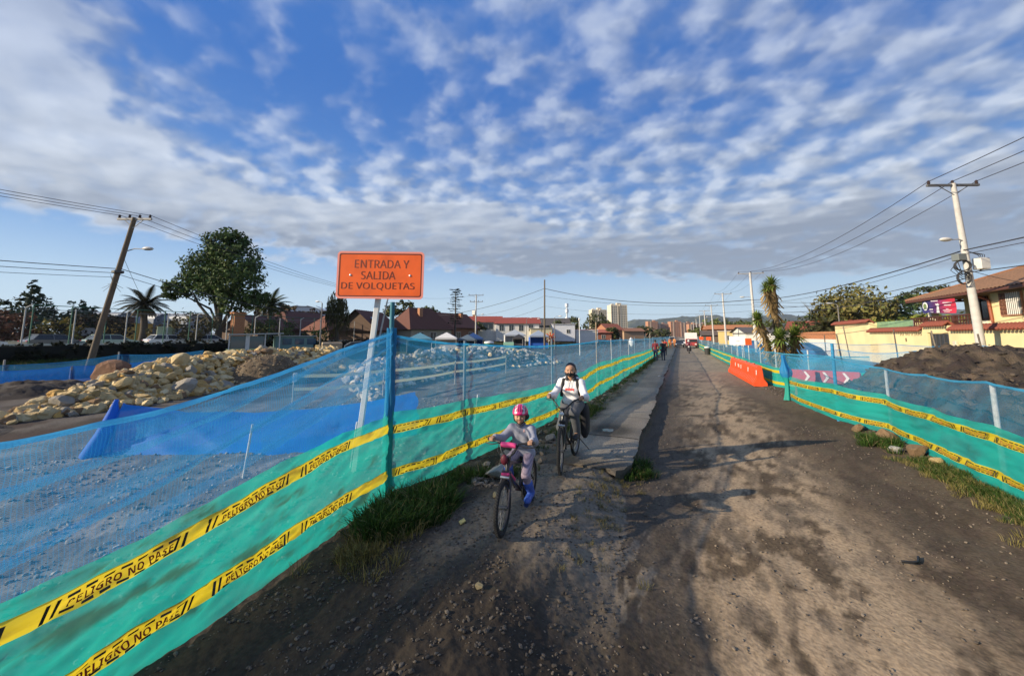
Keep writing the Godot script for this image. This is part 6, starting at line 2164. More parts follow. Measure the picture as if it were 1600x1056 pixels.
	for k in 3:
		b = MB.new(); b.box(Vector3(1.2 + 1.1 * k, 1.6, 0.82), Vector3(0.8, 0.6, 0.04))
		put("pane", b, mat(Color(0.03, 0.07, 0.12), 0.1), hut)
	b = MB.new()
	b.box(Vector3(0, 0.75, 0), Vector3(1.6, 1.5, 1.3), Basis(), 0.04)
	var bx := single("tarp_bale", b, mat(Color(0.50, 0.40, 0.27), 0.85, {"grain": ["stone", 1.0]}), "beige covered crate standing under the weeping tree", "crate", Vector3(-28.4, 0.2, -25.2), 0.9)
	for k in 4:
		var sb := MB.new(); sb.box(Vector3(0, 0.3 + 0.33 * k, 0), Vector3(1.66, 0.04, 1.36))
		put("strap", sb, mat(Color(0.3, 0.23, 0.15), 0.8), bx)
	b = MB.new()
	b.prism(PackedVector2Array([Vector2(-1.1, 0), Vector2(1.1, 0), Vector2(1.05, 1.35), Vector2(0.3, 1.6), Vector2(-0.6, 1.5), Vector2(-1.1, 1.2)]), 1.4)
	single("dark_skip", b, mat(Color(0.075, 0.085, 0.09), 0.7, {"grain": ["soft", 1.0]}), "dark grey covered skip beside the beige crate", "skip", Vector3(-26.6, 0.2, -26.4), 0.9)
	# yellow bar barrier at the left edge
	var yb := thing("bar_barrier", "yellow steel bar barrier at the left edge of the grass bank", "barrier", Vector3(-43.0, 0.62, -10.4), PI / 2 + 0.15)
	for y in [0.35, 0.85]:
		b = MB.new(); b.rod(Vector3(-1.6, y, 0), Vector3(1.0, y, 0), 0.06, 0.06, 6)
		put("bar", b, mat(Color(0.60, 0.50, 0.05), 0.5), yb)
	for x in [-1.6, 1.0]:
		b = MB.new(); b.rod(Vector3(x, -0.2, 0), Vector3(x, 0.92, 0), 0.06, 0.06, 6)
		put("leg", b, mat(Color(0.60, 0.50, 0.05), 0.5), yb)
	# frame of white bars beside the boulders
	var wf := thing("low_barrier", "low white two-bar frame behind the boulders", "barrier", Vector3(-26.5, -0.1, -13.2), PI / 2 + 0.5)
	for y in [0.55, 0.95]:
		b = MB.new(); b.rod(Vector3(-1.6, y, 0), Vector3(1.6, y - 0.08, 0), 0.035, 0.035, 6)
		put("bar", b, paint(0.70, 0.70, 0.68), wf)
	for x in [-1.5, 1.5]:
		b = MB.new(); b.rod(Vector3(x, 0, 0), Vector3(x, 1.0, 0), 0.04, 0.04, 6)
		put("leg", b, paint(0.70, 0.70, 0.68), wf)
	# houses right of the sign
	house("tiled_house", "brown tiled house with skylight just left of the sign post", Vector3(-49.0, 0.9, -51.0), PI / 2 + 0.25, 8.0, 7.0, 2.6, 3.0, walld, brown, {"windows": [[-2, 1.4, 1.4, 1.1]]})
	var sky := MB.new(); sky.box(Vector3(-45.9, 5.0, -48.9), Vector3(0.9, 0.08, 1.3), Basis.from_euler(Vector3(0, 0.25, -0.75)))
	single("skylight", sky, mat(Color(0.30, 0.36, 0.40), 0.1), "small skylight on the brown roof left of the sign post", "skylight")
	house("tiled_house", "steep roofed brick house directly right of the sign post", Vector3(-44.0, 0.9, -58.5), PI / 2 - 0.35, 8.5, 8.0, 2.9, 3.6, wallc, brown, {"hip": 2.4, "windows": [[-2.4, 1.4, 1.3, 1.2], [0.2, 1.4, 1.3, 1.2], [2.6, 1.4, 1.0, 1.2]], "chimney": Vector3(-1.0, 0, 1.6)})
	house("tiled_house", "second steep brown roof behind the brick house", Vector3(-50.0, 0.9, -64.0), PI / 2 + 0.4, 8.0, 8.0, 3.2, 3.8, wallc, brown2, {"hip": 1.8})
	house("tiled_house", "gabled red brown house left of the layered conifer", Vector3(-47.0, 0.9, -74.0), PI / 2 - 0.2, 9.0, 8.0, 3.4, 3.0, mat(Color(0.20, 0.10, 0.06), 0.9), brown2, {"windows": [[-2, 1.6, 1.4, 1.2], [2, 1.6, 1.4, 1.2]], "chimney": Vector3(2.0, 0, 1.0)})
	for q in [[-66.0, -80.0, 10.8, 3.6, "round dark tree top behind the orange sign"], [-77.0, -107.0, 11.5, 3.4, "thin crowned tree on the skyline right of the sign"], [-49.8, -88.5, 5.2, 2.6, "green bush tree left of the red roofed house"], [-60.0, -90.0, 6.0, 3.0, "dark tree behind the gabled red brown house"]]:
		tree("broad_tree", q[4], Vector3(q[0], 0.9, q[1]), q[2] * 0.4, 0.3, [[Vector3(0, q[2] * 0.8, 0), Vector3(q[3], q[2] * 0.18, q[3]), 800], [Vector3(-q[3] * 0.7, q[2] * 0.7, 0.5), Vector3(q[3] * 0.7, q[2] * 0.13, q[3] * 0.7), 450], [Vector3(q[3] * 0.6, q[2] * 0.68, -0.5), Vector3(q[3] * 0.7, q[2] * 0.12, q[3] * 0.7), 450]], 0.3, Color(0.045, 0.055, 0.02), "", 0.4)
	# layered conifer
	var ar := thing("layered_conifer", "tall conifer with flat layered branches beside the roofs", "tree", Vector3(-40.1, 0.9, -64.5))
	b = MB.new(); b.col = Color(0.12, 0.10, 0.08)
	b.tube([Vector3(0, -0.3, 0), Vector3(0.05, 5, 0), Vector3(0, 10.4, 0)], [0.20, 0.15, 0.05], 8)
	put("trunk", b, vmat(0.9), ar)
	b = MB.new()
	for k in 15:
		var y := 3.8 + 0.47 * k
		for q in 5:
			var a := q * TAU / 5 + k * 1.1
			if rng.randf() < 0.18: continue
			var l := rng.randf_range(0.9, 1.7) * (1.0 if k < 12 else 0.75)
			var tip := Vector3(cos(a) * l, y - 0.15 + 0.3 * rng.randf(), sin(a) * l)
			b.col = Color(0.06, 0.05, 0.035)
			b.rod(Vector3(0, y, 0), tip, 0.03, 0.015, 4)
			for w in 16:
				var p := Vector3(0, y, 0).lerp(tip, 0.25 + 0.75 * w / 16.0)
				b.col = Color(0.038, 0.055, 0.026) * rng.randf_range(0.6, 1.5)
				var sd := Vector3(-sin(a), 0.2 * rng.randfn(), cos(a)) * rng.randf_range(0.2, 0.42)
				b.quad(p - sd, p + Vector3(cos(a), 0.1, sin(a)) * 0.26, p + sd, p - Vector3(cos(a), -0.3, sin(a)) * 0.10)
	put("layered_branches", b, leaf_mat(), ar)
	tree("conifer", "small dark cypress right of the layered conifer", Vector3(-47.0, 0.9, -78.5), 0.6, 0.12, [[Vector3(0, 1.4, 0), Vector3(1.2, 1.2, 1.2), 400], [Vector3(0, 2.8, 0), Vector3(0.8, 1.3, 0.8), 300], [Vector3(0, 4.0, 0), Vector3(0.35, 0.9, 0.35), 120]], 0.18, Color(0.020, 0.032, 0.016))
	# market tents
	stall("white pointed tent right of the brown roofs", Vector3(-31.0, 0.1, -47.6), 0.5, 3.0, 2.6, 1.9, 0.8, Color(0.70, 0.69, 0.66), Color(0.55, 0.52, 0.48))
	stall("dark grey tent between white and blue tents", Vector3(-29.2, 0.1, -50.5), 0.4, 2.6, 2.4, 1.7, 0.7, Color(0.10, 0.14, 0.18), Color(0.05, 0.06, 0.09))
	stall("blue tent left of the thin pole with the white box", Vector3(-30.4, 0.1, -54.4), 0.5, 3.2, 2.6, 1.8, 0.9, Color(0.16, 0.25, 0.42), Color(0.02, 0.05, 0.22))
	stall("teal tarpaulin tent just right of the sign post", Vector3(-31.5, 0.1, -42.0), 0.6, 3.2, 2.6, 1.8, 0.8, Color(0.10, 0.26, 0.34), Color(0.02, 0.04, 0.09))
	stall("grey white tent before the red roofed house", Vector3(-29.4, 0.1, -69.0), 0.5, 4.0, 3.0, 2.4, 1.0, Color(0.42, 0.46, 0.50), Color(0.55, 0.56, 0.56))
	stall("bright blue walled tent beside the tall bare pole", Vector3(-23.6, 0.1, -66.5), 0.45, 3.4, 3.0, 2.2, 1.0, Color(0.30, 0.36, 0.44), Color(0.02, 0.12, 0.50))
	stall("small black tent beside the green bin", Vector3(-24.8, 0.1, -60.0), 0.2, 1.8, 1.8, 1.9, 0.6, Color(0.03, 0.03, 0.035), Color(0.05, 0.05, 0.06))
	b = MB.new(); b.lathe([Vector2(0.0, 0.0), Vector2(0.55, 0.0), Vector2(0.62, 1.2), Vector2(0.0, 1.2)], 14)
	var gb := single("green_tank", b, mat(Color(0.05, 0.20, 0.12), 0.5), "green tank with white lid among the market tents", "tank", Vector3(-23.6, 0.1, -46.6))
	b = MB.new(); b.lathe([Vector2(0.0, 1.2), Vector2(0.68, 1.2), Vector2(0.60, 1.42), Vector2(0.0, 1.5)], 14)
	put("lid", b, paint(0.7, 0.7, 0.68), gb)
	b = MB.new(); b.box(Vector3(0, 0.55, 0), Vector3(1.5, 1.1, 1.2), Basis(), 0.05)
	single("pale_crate", b, mat(Color(0.50, 0.55, 0.38), 0.8), "pale yellow green crate left of the green tank", "crate", Vector3(-24.9, 0.1, -45.0), 0.4)
	b = MB.new(); b.box(Vector3(0, 0.6, 0), Vector3(1.6, 1.2, 1.2), Basis(), 0.05)
	single("mint_crate", b, mat(Color(0.28, 0.50, 0.36), 0.8), "mint green box in front of the grey white tent", "crate", Vector3(-24.4, 0.1, -55.0), 0.4)
	# red and white festive wheel
	var rw := thing("red_wheel_sign", "round red petalled decoration on a post by the tall pole", "decoration", Vector3(-22.0, 0.1, -68.5), 0.5)
	b = MB.new(); b.rod(Vector3(0, 0, 0), Vector3(0, 1.9, 0), 0.05, 0.05, 6)
	put("post", b, paint(0.5, 0.5, 0.5), rw)
	for k in 8:
		b = MB.new(); b.box(Vector3(cos(TAU * k / 8) * 0.55, 1.9 + sin(TAU * k / 8) * 0.55, 0.08), Vector3(0.85, 0.26, 0.10), Basis(Vector3.BACK, TAU * k / 8), 0.03)
		put("petal", b, mat(Color(0.70, 0.12, 0.03), 0.6), rw)
	b = MB.new(); b.box(Vector3(0, 0.35, 0), Vector3(1.8, 0.7, 0.8), Basis(), 0.04)
	put("yellow_base", b, mat(Color(0.45, 0.42, 0.05), 0.7), rw)

func lamp_post(label: String, at: Vector3, h: float, arm: Vector3, reach: float) -> Node3D:
	var o := thing("street_lamp", label, "street lamp", at)
	var b := MB.new()
	b.tube([Vector3.ZERO, Vector3(0, h, 0)], [0.08, 0.06], 7)
	put("pole", b, mat(Color(0.16, 0.15, 0.14), 0.7), o)
	b = MB.new()
	b.tube([Vector3(0, h - 0.1, 0), Vector3(0, h + 0.2, 0) + arm * reach * 0.4, Vector3(0, h + 0.25, 0) + arm * reach], [0.035, 0.03, 0.03], 6)
	put("arm", b, mat(Color(0.3, 0.3, 0.3), 0.5), o)
	b = MB.new()
	b.ball(Vector3(0, h + 0.24, 0) + arm * (reach + 0.2), Vector3(0.34, 0.10, 0.16), 6, 10)
	put("lamp_head", b, paint(0.66, 0.67, 0.68), o)
	return o

func build_distance() -> void:
	# red roofed white house with verandah
	var wm := paint(0.66, 0.66, 0.64, 0.8)
	var red := mat(Color(0.30, 0.060, 0.038), 0.8, {"grain": ["stone", 0.5]})
	var win := [[-6.0, 4.1, 2.6, 1.7], [-2.6, 4.1, 1.6, 1.7], [-0.2, 4.1, 1.6, 1.7]]
	house("white_house", "white two storey house with red roof and glazed verandah", Vector3(-50.6, 0.9, -95.0), 0.42, 11.0, 8.0, 5.2, 1.6, wm, red, {"windows": [[-4.2, 3.9, 1.4, 1.5], [-1.2, 3.9, 2.8, 1.6], [2.2, 3.9, 2.8, 1.6]], "chimney": Vector3(-2, 0, 0)})
	house("white_house", "longer red roofed white wing right of the verandah house", Vector3(-41.0, 0.9, -98.0), 0.42, 11.5, 8.0, 4.8, 1.6, wm, red, {"windows": [[-4.2, 3.5, 1.3, 1.6], [-1.6, 3.5, 1.3, 1.6], [1.0, 3.5, 1.3, 1.6], [3.6, 3.5, 1.3, 1.6]]})
	house("long_hall", "long dark roofed hall behind the red roofed houses", Vector3(-46.0, 0.9, -124.0), 0.42, 24.0, 10.0, 5.0, 2.4, mat(Color(0.20, 0.20, 0.2), 0.9), mat(Color(0.085, 0.075, 0.07), 0.8), {"category": "hall"})
	house("cream_house", "small cream block house left of the tall bare pole", Vector3(-33.5, 0.9, -96.0), 0.42, 5.5, 5.0, 3.2, 0.0, paint(0.62, 0.55, 0.36), paint(0.5, 0.46, 0.36), {"windows": [[-1.2, 1.8, 1.2, 1.0]]})
	house("white_block", "white block house right of the tall bare pole", Vector3(-29.5, 0.9, -103.0), 0.42, 6.0, 5.0, 4.4, 0.0, paint(0.70, 0.71, 0.74), paint(0.6, 0.6, 0.62), {"windows": [[1.2, 2.6, 1.0, 1.0]]})
	house("white_shed", "long low white roofed shed below the round trees", Vector3(-29.0, 0.4, -112.0), 0.42, 12.0, 6.0, 2.6, 0.0, mat(Color(0.25, 0.22, 0.18), 0.9), paint(0.74, 0.74, 0.72), {"category": "shed"})
	house("white_shed", "second low white shed nearer the dark tree", Vector3(-24.5, 0.4, -108.0), 0.42, 6.0, 6.0, 3.4, 0.0, paint(0.66, 0.66, 0.64), paint(0.74, 0.74, 0.72), {"category": "shed"})
	house("brick_house", "low red brick house below the dark trees", Vector3(-25.5, 0.4, -122.0), 0.42, 11.0, 6.0, 3.0, 0.9, mat(Color(0.30, 0.11, 0.07), 0.9), mat(Color(0.34, 0.10, 0.06), 0.85), {"windows": [[-3, 1.6, 1.2, 1.1], [0, 1.6, 1.2, 1.1], [3, 1.6, 1.2, 1.1]]})
	house("brick_house", "orange gabled house between the trees and the towers", Vector3(-23.0, 0.4, -140.0), 0.9, 7.0, 6.0, 4.2, 2.0, mat(Color(0.34, 0.16, 0.09), 0.9), mat(Color(0.30, 0.09, 0.05), 0.85))
	house("brick_house", "far low tan house in front of the cream towers", Vector3(-19.0, 0.4, -170.0), 0.6, 9.0, 6.0, 4.0, 1.2, mat(Color(0.36, 0.24, 0.15), 0.9), mat(Color(0.25, 0.12, 0.07), 0.85))
	# trees ahead
	for q in [[-34.8, -117.0, 6.6, 2.4, "round olive tree right of the tall bare pole"], [-35.2, -138.0, 9.0, 1.9, "upright dark tree beside the communications mast"], [-29.6, -151.0, 10.8, 4.0, "big dark tree in front of the pale tower"], [-25.0, -150.0, 7.5, 2.6, "dark lower tree right of the big dark tree"], [-19.4, -123.5, 4.6, 1.9, "small dark round tree at the foot of the cream tower"], [-15.5, -190.0, 6.5, 4.0, "wide dull tree line beyond the cream tower foot"], [-9.0, -230.0, 6.0, 5.0, "hazy tree clump where the street ends on the left"]]:
		var r: float = q[3]
		tree("broad_tree", q[4], Vector3(q[0], 0.4, q[1]), q[2] * 0.28, 0.3, [[Vector3(0, q[2] * 0.72, 0), Vector3(r, q[2] * 0.27, r), 900], [Vector3(-r * 0.5, q[2] * 0.5, 0), Vector3(r * 0.8, q[2] * 0.22, r * 0.8), 600], [Vector3(r * 0.5, q[2] * 0.44, 0), Vector3(r * 0.8, q[2] * 0.22, r * 0.8), 600]], 0.32, Color(0.036, 0.045, 0.018), "", 0.4)
	# towers
	for q in [[-87.5, -612.0, 25.0, 50.0, "taller cream apartment tower on the skyline, nearer the street"], [-124.5, -648.0, 25.0, 46.0, "pale apartment tower left of the taller cream one, partly behind a tree"]]:
		var o := thing("apartment_tower", q[4], "tower", Vector3(q[0], 0, q[1]), 0.55)
		var b := MB.new()
		var w: float = q[2]
		var h: float = q[3]
		b.box(Vector3(-w * 0.28, h * 0.5, 0), Vector3(w * 0.44, h, 16)); b.box(Vector3(w * 0.28, h * 0.5, 0), Vector3(w * 0.44, h, 16)); b.box(Vector3(0, h * 0.5 - 0.6, -0.8), Vector3(w * 0.14, h - 1.2, 14)); b.box(Vector3(w * 0.1, h + 1.6, 0), Vector3(7, 3.4, 6)); b.box(Vector3(-w * 0.3, h + 0.8, 0), Vector3(4, 1.8, 5))
		put("wall", b, paint(0.66, 0.58, 0.44, 0.9), o)
		b = MB.new()
		for fl in 18:
			for c in 8:
				var x := -w * 0.5 + w * (c + 0.5) / 8.0
				if c == 3 or c == 4: x *= 0.7
				b.box(Vector3(x, 1.8 + fl * (h - 2.0) / 18.0, 8.0), Vector3(1.5, 1.35, 0.3))
			for c in 3:
				b.box(Vector3(w * 0.5 + 0.02, 1.8 + fl * (h - 2.0) / 18.0, -5.0 + 5.0 * c), Vector3(0.3, 1.35, 1.5))
		var ww := put("windows", b, mat(Color(0.10, 0.085, 0.07), 0.3), o)
		ww.set_meta("kind", "stuff")
		b = MB.new()
		for c in [-0.06, 0.06, -0.5, 0.5]:
			b.box(Vector3(w * c, h * 0.5, 8.05), Vector3(0.9, h, 0.5))
		put("pier", b, paint(0.58, 0.50, 0.38, 0.9), o)
	# brick apartment blocks in the haze
	for q in [[-58.0, -950.0, 24.0, 36.0, 14.0, "orange brick apartment block on the left of the street's end"], [-39.0, -975.0, 26.0, 31.0, 14.0, "greyer apartment block joined right of the orange one"], [-9.5, -980.0, 26.0, 36.0, 14.0, "orange brick apartment block above the end of the street"], [14.0, -990.0, 30.0, 33.0, 16.0, "wide brown apartment block right of the street's end"], [23.0, -850.0, 16.0, 26.0, 10.0, "pale apartment block beside the farthest poles"], [46.0, -980.0, 30.0, 30.0, 14.0, "far brown apartment block behind the poles"]]:
		var o := thing("apartment_block", q[5], "apartment block", Vector3(q[0], 0, q[1]), 0.5)
		var b := MB.new()
		b.box(Vector3(0, q[3] * 0.5, 0), Vector3(q[2], q[3], q[4])); b.box(Vector3(q[2] * 0.2, q[3] + 1.5, 0), Vector3(5, 3, 5))
		put("wall", b, paint(0.40, 0.20, 0.115, 0.9) if not "grey" in q[5] and not "brown" in q[5] else paint(0.27, 0.17, 0.13, 0.9), o)
		b = MB.new()
		for fl in 11:
			for c in 6:
				b.box(Vector3(-q[2] * 0.5 + q[2] * (c + 0.5) / 6.0, 2.0 + fl * (q[3] - 2.0) / 11.0, q[4] * 0.5), Vector3(1.9, 1.6, 0.4))
		put("windows", b, mat(Color(0.12, 0.09, 0.08), 0.3), o).set_meta("kind", "stuff")
		b = MB.new()
		b.box(Vector3(-q[2] * 0.25, q[3] * 0.5, q[4] * 0.5 + 0.1), Vector3(2.2, q[3], 0.5))
		put("stair_strip", b, paint(0.55, 0.44, 0.32, 0.9), o)
	# hillside villas
	for q in [[-310.0, 62.0, -2300.0, "pale villa on the wooded hill left of the street"], [-255.0, 40.0, -2280.0, "lower white villa on the wooded hillside"], [330.0, 44.0, -2280.0, "white villa low on the wooded hill to the right"]]:
		house("hill_villa", q[3], Vector3(q[0], q[1], q[2]), 0.5, 26.0, 14.0, 9.0, 0.0, paint(0.6, 0.58, 0.54), paint(0.6, 0.58, 0.54))
	# masts
	var cm := thing("radio_mast", "slim white communications mast between the two round trees", "mast", Vector3(-42.6, 0.4, -155.5))
	var m := MB.new(); m.rod(Vector3.ZERO, Vector3(0, 15.0, 0), 0.38, 0.30, 8)
	put("pole", m, paint(0.62, 0.66, 0.70), cm)
	for y in [14.6, 12.2, 8.9]:
		m = MB.new()
		m.xf = Transform3D(Basis(), Vector3(0, y, 0))
		m.lathe([Vector2(0.0, -0.7), Vector2(0.75, -0.7), Vector2(0.75, 0.7), Vector2(0.0, 0.7)], 10)
		put("antenna_drum", m, paint(0.70, 0.74, 0.78), cm)
	m = MB.new(); m.rod(Vector3.ZERO, Vector3(0, 4.1, 0), 0.06, 0.05, 8)
	var wp := single("white_post", m, paint(0.72, 0.72, 0.70), "single white post standing behind the net fence", "post", Vector3(-10.7, 0, -44.5))
	m = MB.new(); m.ball(Vector3(0, 4.2, 0), Vector3(0.12, 0.16, 0.12), 6, 8)
	put("cap", m, paint(0.74, 0.74, 0.72), wp)
	# plastic bag caught on the fence
	m = MB.new()
	var pts := PackedVector3Array()
	for r in 11:
		for s in 14:
			var a := TAU * s / 14
			var t := r / 10.0
			var rr := 0.15 * sin(PI * (0.08 + 0.86 * t)) * (1.0 + 0.35 * na.get_noise_2d(cos(a) * 2.0, sin(a) * 2.0 + t * 3.0))
			pts.append(Vector3(cos(-a) * rr, 0.5 * t + 0.07 * sin(a * 2.0) * t, sin(-a) * rr * 0.6))
	m.grid(pts, 11, 14, true)
	single("plastic_bag", m, mat(Color(0.72, 0.74, 0.75), 0.4, {"back": 0.6}), "white plastic bag caught on top of the net fence", "bag", Vector3(-2.72, 1.62, -24.6))

# ------------------------------------------------------------------ poles and wires
func utility_pole(called: String, label: String, base: Vector3, top: Vector3, r0: float, r1: float, m: Material, arms := [], arm_dir := Vector3.RIGHT, arm_m: Material = null) -> Node3D:
	var o := thing(called, label, "utility pole", base)
	var b := MB.new()
	var t := top - base
	b.tube([Vector3(0, -0.3, 0), t * 0.33, t * 0.66, t], [r0, lerpf(r0, r1, 0.33), lerpf(r0, r1, 0.66), r1], 12)
	put("pole", b, m, o)
	var am: Material = arm_m if arm_m else mat(Color(0.24, 0.23, 0.22), 0.6)
	for a in arms:      # [distance below the top, half length back, half length forward, insulators]
		var p: Vector3 = t * (1.0 - a[0] / t.length()) + Vector3(0, 0, 0)
		b = MB.new()
		var c: Vector3 = p + arm_dir * (a[2] - a[1]) * 0.5 + Vector3(0, 0.02, 0)
		b.box(c, Vector3(a[1] + a[2], 0.11, 0.10), wall_xf(Vector3.ZERO, arm_dir.cross(Vector3.UP)).basis)
		put("crossarm", b, am, o)
		for s in [-1.0, 1.0]:
			b = MB.new()
			b.rod(p + arm_dir * s * minf(a[1], a[2]) * 0.6, p - Vector3(0, 0.5, 0), 0.02, 0.02, 5)
			put("brace", b, am, o)
		for k in a[3]:
			var x: float = lerpf(-a[1] + 0.1, a[2] - 0.1, float(k) / maxi(a[3] - 1, 1))
			b = MB.new()
			b.xf = Transform3D(Basis(), p + arm_dir * x + Vector3(0, 0.08, 0))
			b.lathe([Vector2(0.0, 0.0), Vector2(0.05, 0.0), Vector2(0.075, 0.06), Vector2(0.045, 0.09), Vector2(0.07, 0.15), Vector2(0.03, 0.20), Vector2(0.0, 0.21)], 8)
			put("insulator", b, mat(Color(0.045, 0.03, 0.028), 0.3), o)
	return o

func pole_lamp(o: Node3D, a: Vector3, tip: Vector3) -> void:
	var b := MB.new()
	b.tube([a, a.lerp(tip, 0.5) + Vector3(0, 0.10, 0), tip], [0.03, 0.028, 0.028], 6)
	put("lamp_arm", b, mat(Color(0.35, 0.35, 0.35), 0.5), o)
	b = MB.new()
	var d := (tip - a).normalized()
	var x := Transform3D(wall_xf(Vector3.ZERO, d.cross(Vector3.UP)).basis, tip + d * 0.22)
	b.xf = x
	b.ball(Vector3.ZERO, Vector3(0.32, 0.11, 0.15), 6, 10)
	put("lamp_head", b, mat(Color(0.55, 0.54, 0.5), 0.4), o)

func wire(label: String, a: Vector3, c: Vector3, sag: float, r := 0.014, group := "") -> void:
	var b := MB.new()
	var p := []
	for k in 25:
		var t := k / 24.0
		p.append(a.lerp(c, t) - Vector3(0, sag * 4.0 * t * (1.0 - t), 0))
	b.tube(p, [r], 5, false)
	single("power_line", b, mat(Color(0.035, 0.035, 0.04), 0.6), label, "cable", Vector3.ZERO, 0.0, group)

func build_poles_and_wires() -> void:
	var wood := mat(Color(0.17, 0.135, 0.095), 0.9, {"grain": ["stone", 0.9], "stretch": Vector3(3, 0.25, 3), "bump": ["rough", 1.0]})
	var conc := mat(Color(0.52, 0.51, 0.48), 0.85, {"grain": ["soft", 0.9], "bump": ["rough", 0.5]})
	var R := Vector3(0.917, 0, -0.398)
	# leaning pole, left
	var lp := utility_pole("utility_pole", "weathered pole leaning right with crossarm and lamp, left of the big tree", Vector3(-31.4, -0.1, -10.8), Vector3(-28.36, 9.0, -11.0), 0.17, 0.11, wood, [[0.12, 0.95, 1.0, 4]], R, mat(Color(0.40, 0.39, 0.36), 0.7))
	pole_lamp(lp, Vector3(2.45, 7.16, -0.18), Vector3(3.45, 7.30, -0.6))
	var b := MB.new()
	for k in 12:
		var a := TAU * k / 12
		b.rod(Vector3(1.66, 5.35, -0.11), Vector3(1.66 + 0.62 * cos(a), 5.35 + 0.55 * sin(a), -0.11 + 0.3 * sin(a * 2.0)), 0.014, 0.008, 4)
	put("spike_guard", b, mat(Color(0.10, 0.09, 0.08), 0.7), lp)
	b = MB.new()
	b.box(Vector3(2.0, 6.0, -0.13), Vector3(0.45, 0.16, 0.42), Basis(), 0.03)
	put("cable_clamp", b, mat(Color(0.06, 0.06, 0.06), 0.6), lp)
	for k in 3:
		var off := R * (-0.8 + 0.85 * k)
		wire("%s thin top wire from the leaning pole out to the left" % ["nearest", "middle", "farthest"][k], Vector3(-28.36, 9.12, -11.0) + off, Vector3(-27.0, 9.3, 26.0) + off, 0.9, 0.013, "wires left of the leaning pole")
		wire("%s wire from the leaning pole's crossarm behind the big tree" % ["nearest", "middle", "farthest"][k], Vector3(-28.36, 9.12, -11.0) + off, Vector3(-41.5, 8.6, -47.1) + off * 0.7, 0.8, 0.014, "wires right of the leaning pole")
	for k in 3:
		wire("%s of the lower cables from the leaning pole to the left edge" % ["topmost", "middle", "lowest"][k], Vector3(-29.5, 6.1 - 0.25 * k, -10.95), Vector3(-29.0, 6.4 - 0.5 * k, 26.0), 0.8, 0.02 - 0.004 * k, "lower cables left of the leaning pole")
	for k in 2:
		wire("%s lower cable from the leaning pole behind the big tree" % ["upper", "under"][k], Vector3(-29.3, 6.1 - 0.35 * k, -10.95), Vector3(-47.0, 5.6 - 0.8 * k, -43.0), 0.9, 0.022 - 0.006 * k, "lower cables right of the leaning pole")
	wire("slack drop wire hanging from the leaning pole towards the shaggy palm", Vector3(-29.1, 6.8, -10.97), Vector3(-44.0, 3.2, -20.0), 0.6, 0.010)
	var lw := utility_pole("utility_pole", "white pole leaning right just behind the sign post", Vector3(-43.2, 0.9, -47.0), Vector3(-41.5, 8.7, -47.1), 0.15, 0.11, conc)
	pole_lamp(lw, Vector3(1.35, 6.4, -0.1), Vector3(2.2, 6.5, -0.4))
	# thin pole with the white box
	var l2 := utility_pole("utility_pole", "pole with two crossarms and a white box before the red roofs", Vector3(-38.9, 0.4, -70.6), Vector3(-38.6, 10.8, -70.2), 0.16, 0.11, conc, [[0.1, 1.6, 1.5, 3], [1.45, 1.3, 1.4, 4]], R)
	b = MB.new(); b.box(Vector3(-0.25, 6.7, 0.2), Vector3(0.75, 0.95, 0.6), Basis(), 0.06)
	put("white_box", b, paint(0.68, 0.67, 0.62), l2)
	pole_lamp(l2, Vector3(0.2, 6.0, 0.2), Vector3(1.3, 6.3, -0.2))
	# tall bare pole in the middle
	utility_pole("utility_pole", "tall bare dark pole carrying cables across the street", Vector3(-20.9, 0.2, -61.9), Vector3(-20.6, 11.75, -61.4), 0.17, 0.11, wood)
	lamp_post("street lamp right of the tall bare pole", Vector3(-17.8, 0.2, -57.7), 4.9, Vector3(0.9, 0, -0.4), 0.7)
	lamp_post("thin street lamp left of the tall bare pole near the long dark hall", Vector3(-33.5, 0.4, -86.0), 6.0, Vector3(0.9, 0, -0.4), 0.8)
	lamp_post("small lamp between the tall bare pole and its neighbour lamp", Vector3(-27.6, 0.4, -80.0), 5.4, Vector3(-0.9, 0, 0.4), 0.5)
	# right hand line of white poles
	var rp := utility_pole("utility_pole", "big pale concrete pole before the cream house", Vector3(14.05, 0, -27.45), Vector3(13.08, 9.95, -26.1), 0.195, 0.10, conc, [[0.12, 1.30, 1.25, 3]], Vector3(0.93, 0, -0.37), mat(Color(0.10, 0.10, 0.10), 0.6))
	pole_lamp(rp, Vector3(-0.55, 6.95, 0.95), Vector3(-1.35, 7.05, 1.35))
	b = MB.new(); b.box(Vector3(-0.90, 6.2, 0.92), Vector3(0.42, 0.36, 0.34), Basis(Vector3.UP, 0.4), 0.03)
	put("grey_junction_box", b, mat(Color(0.14, 0.16, 0.16), 0.6), rp)
	b = MB.new(); b.box(Vector3(-0.02, 5.85, 0.72), Vector3(0.48, 0.58, 0.4), Basis(Vector3.UP, 0.4), 0.03)
	put("white_junction_box", b, paint(0.60, 0.60, 0.57), rp)
	b = MB.new()
	for c in 2:
		for q in 3:
			var pts := []
			for k in 17:
				var a := TAU * k / 16.0
				pts.append(Vector3(-0.85 + 0.02 * q + (0.24 + 0.05 * c) * cos(a), 5.15 + 0.62 * c + (0.32 - 0.06 * c) * sin(a), 0.95 + 0.04 * q))
			b.tube(pts, [0.018], 5, false)
	for q in 4:
		b.tube([Vector3(-0.62, 6.5, 0.9), Vector3(-1.0 - 0.1 * q, 6.0 - 0.15 * q, 1.0), Vector3(-0.9, 5.4 - 0.1 * q, 1.0), Vector3(-0.5, 5.2, 0.8)], [0.016], 5, false)
		b.tube([Vector3(-0.45, 6.5, 0.75), Vector3(-0.1 + 0.08 * q, 6.3, 0.72), Vector3(0.12, 5.9 - 0.1 * q, 0.7), Vector3(-0.1, 5.5, 0.7)], [0.014], 5, false)
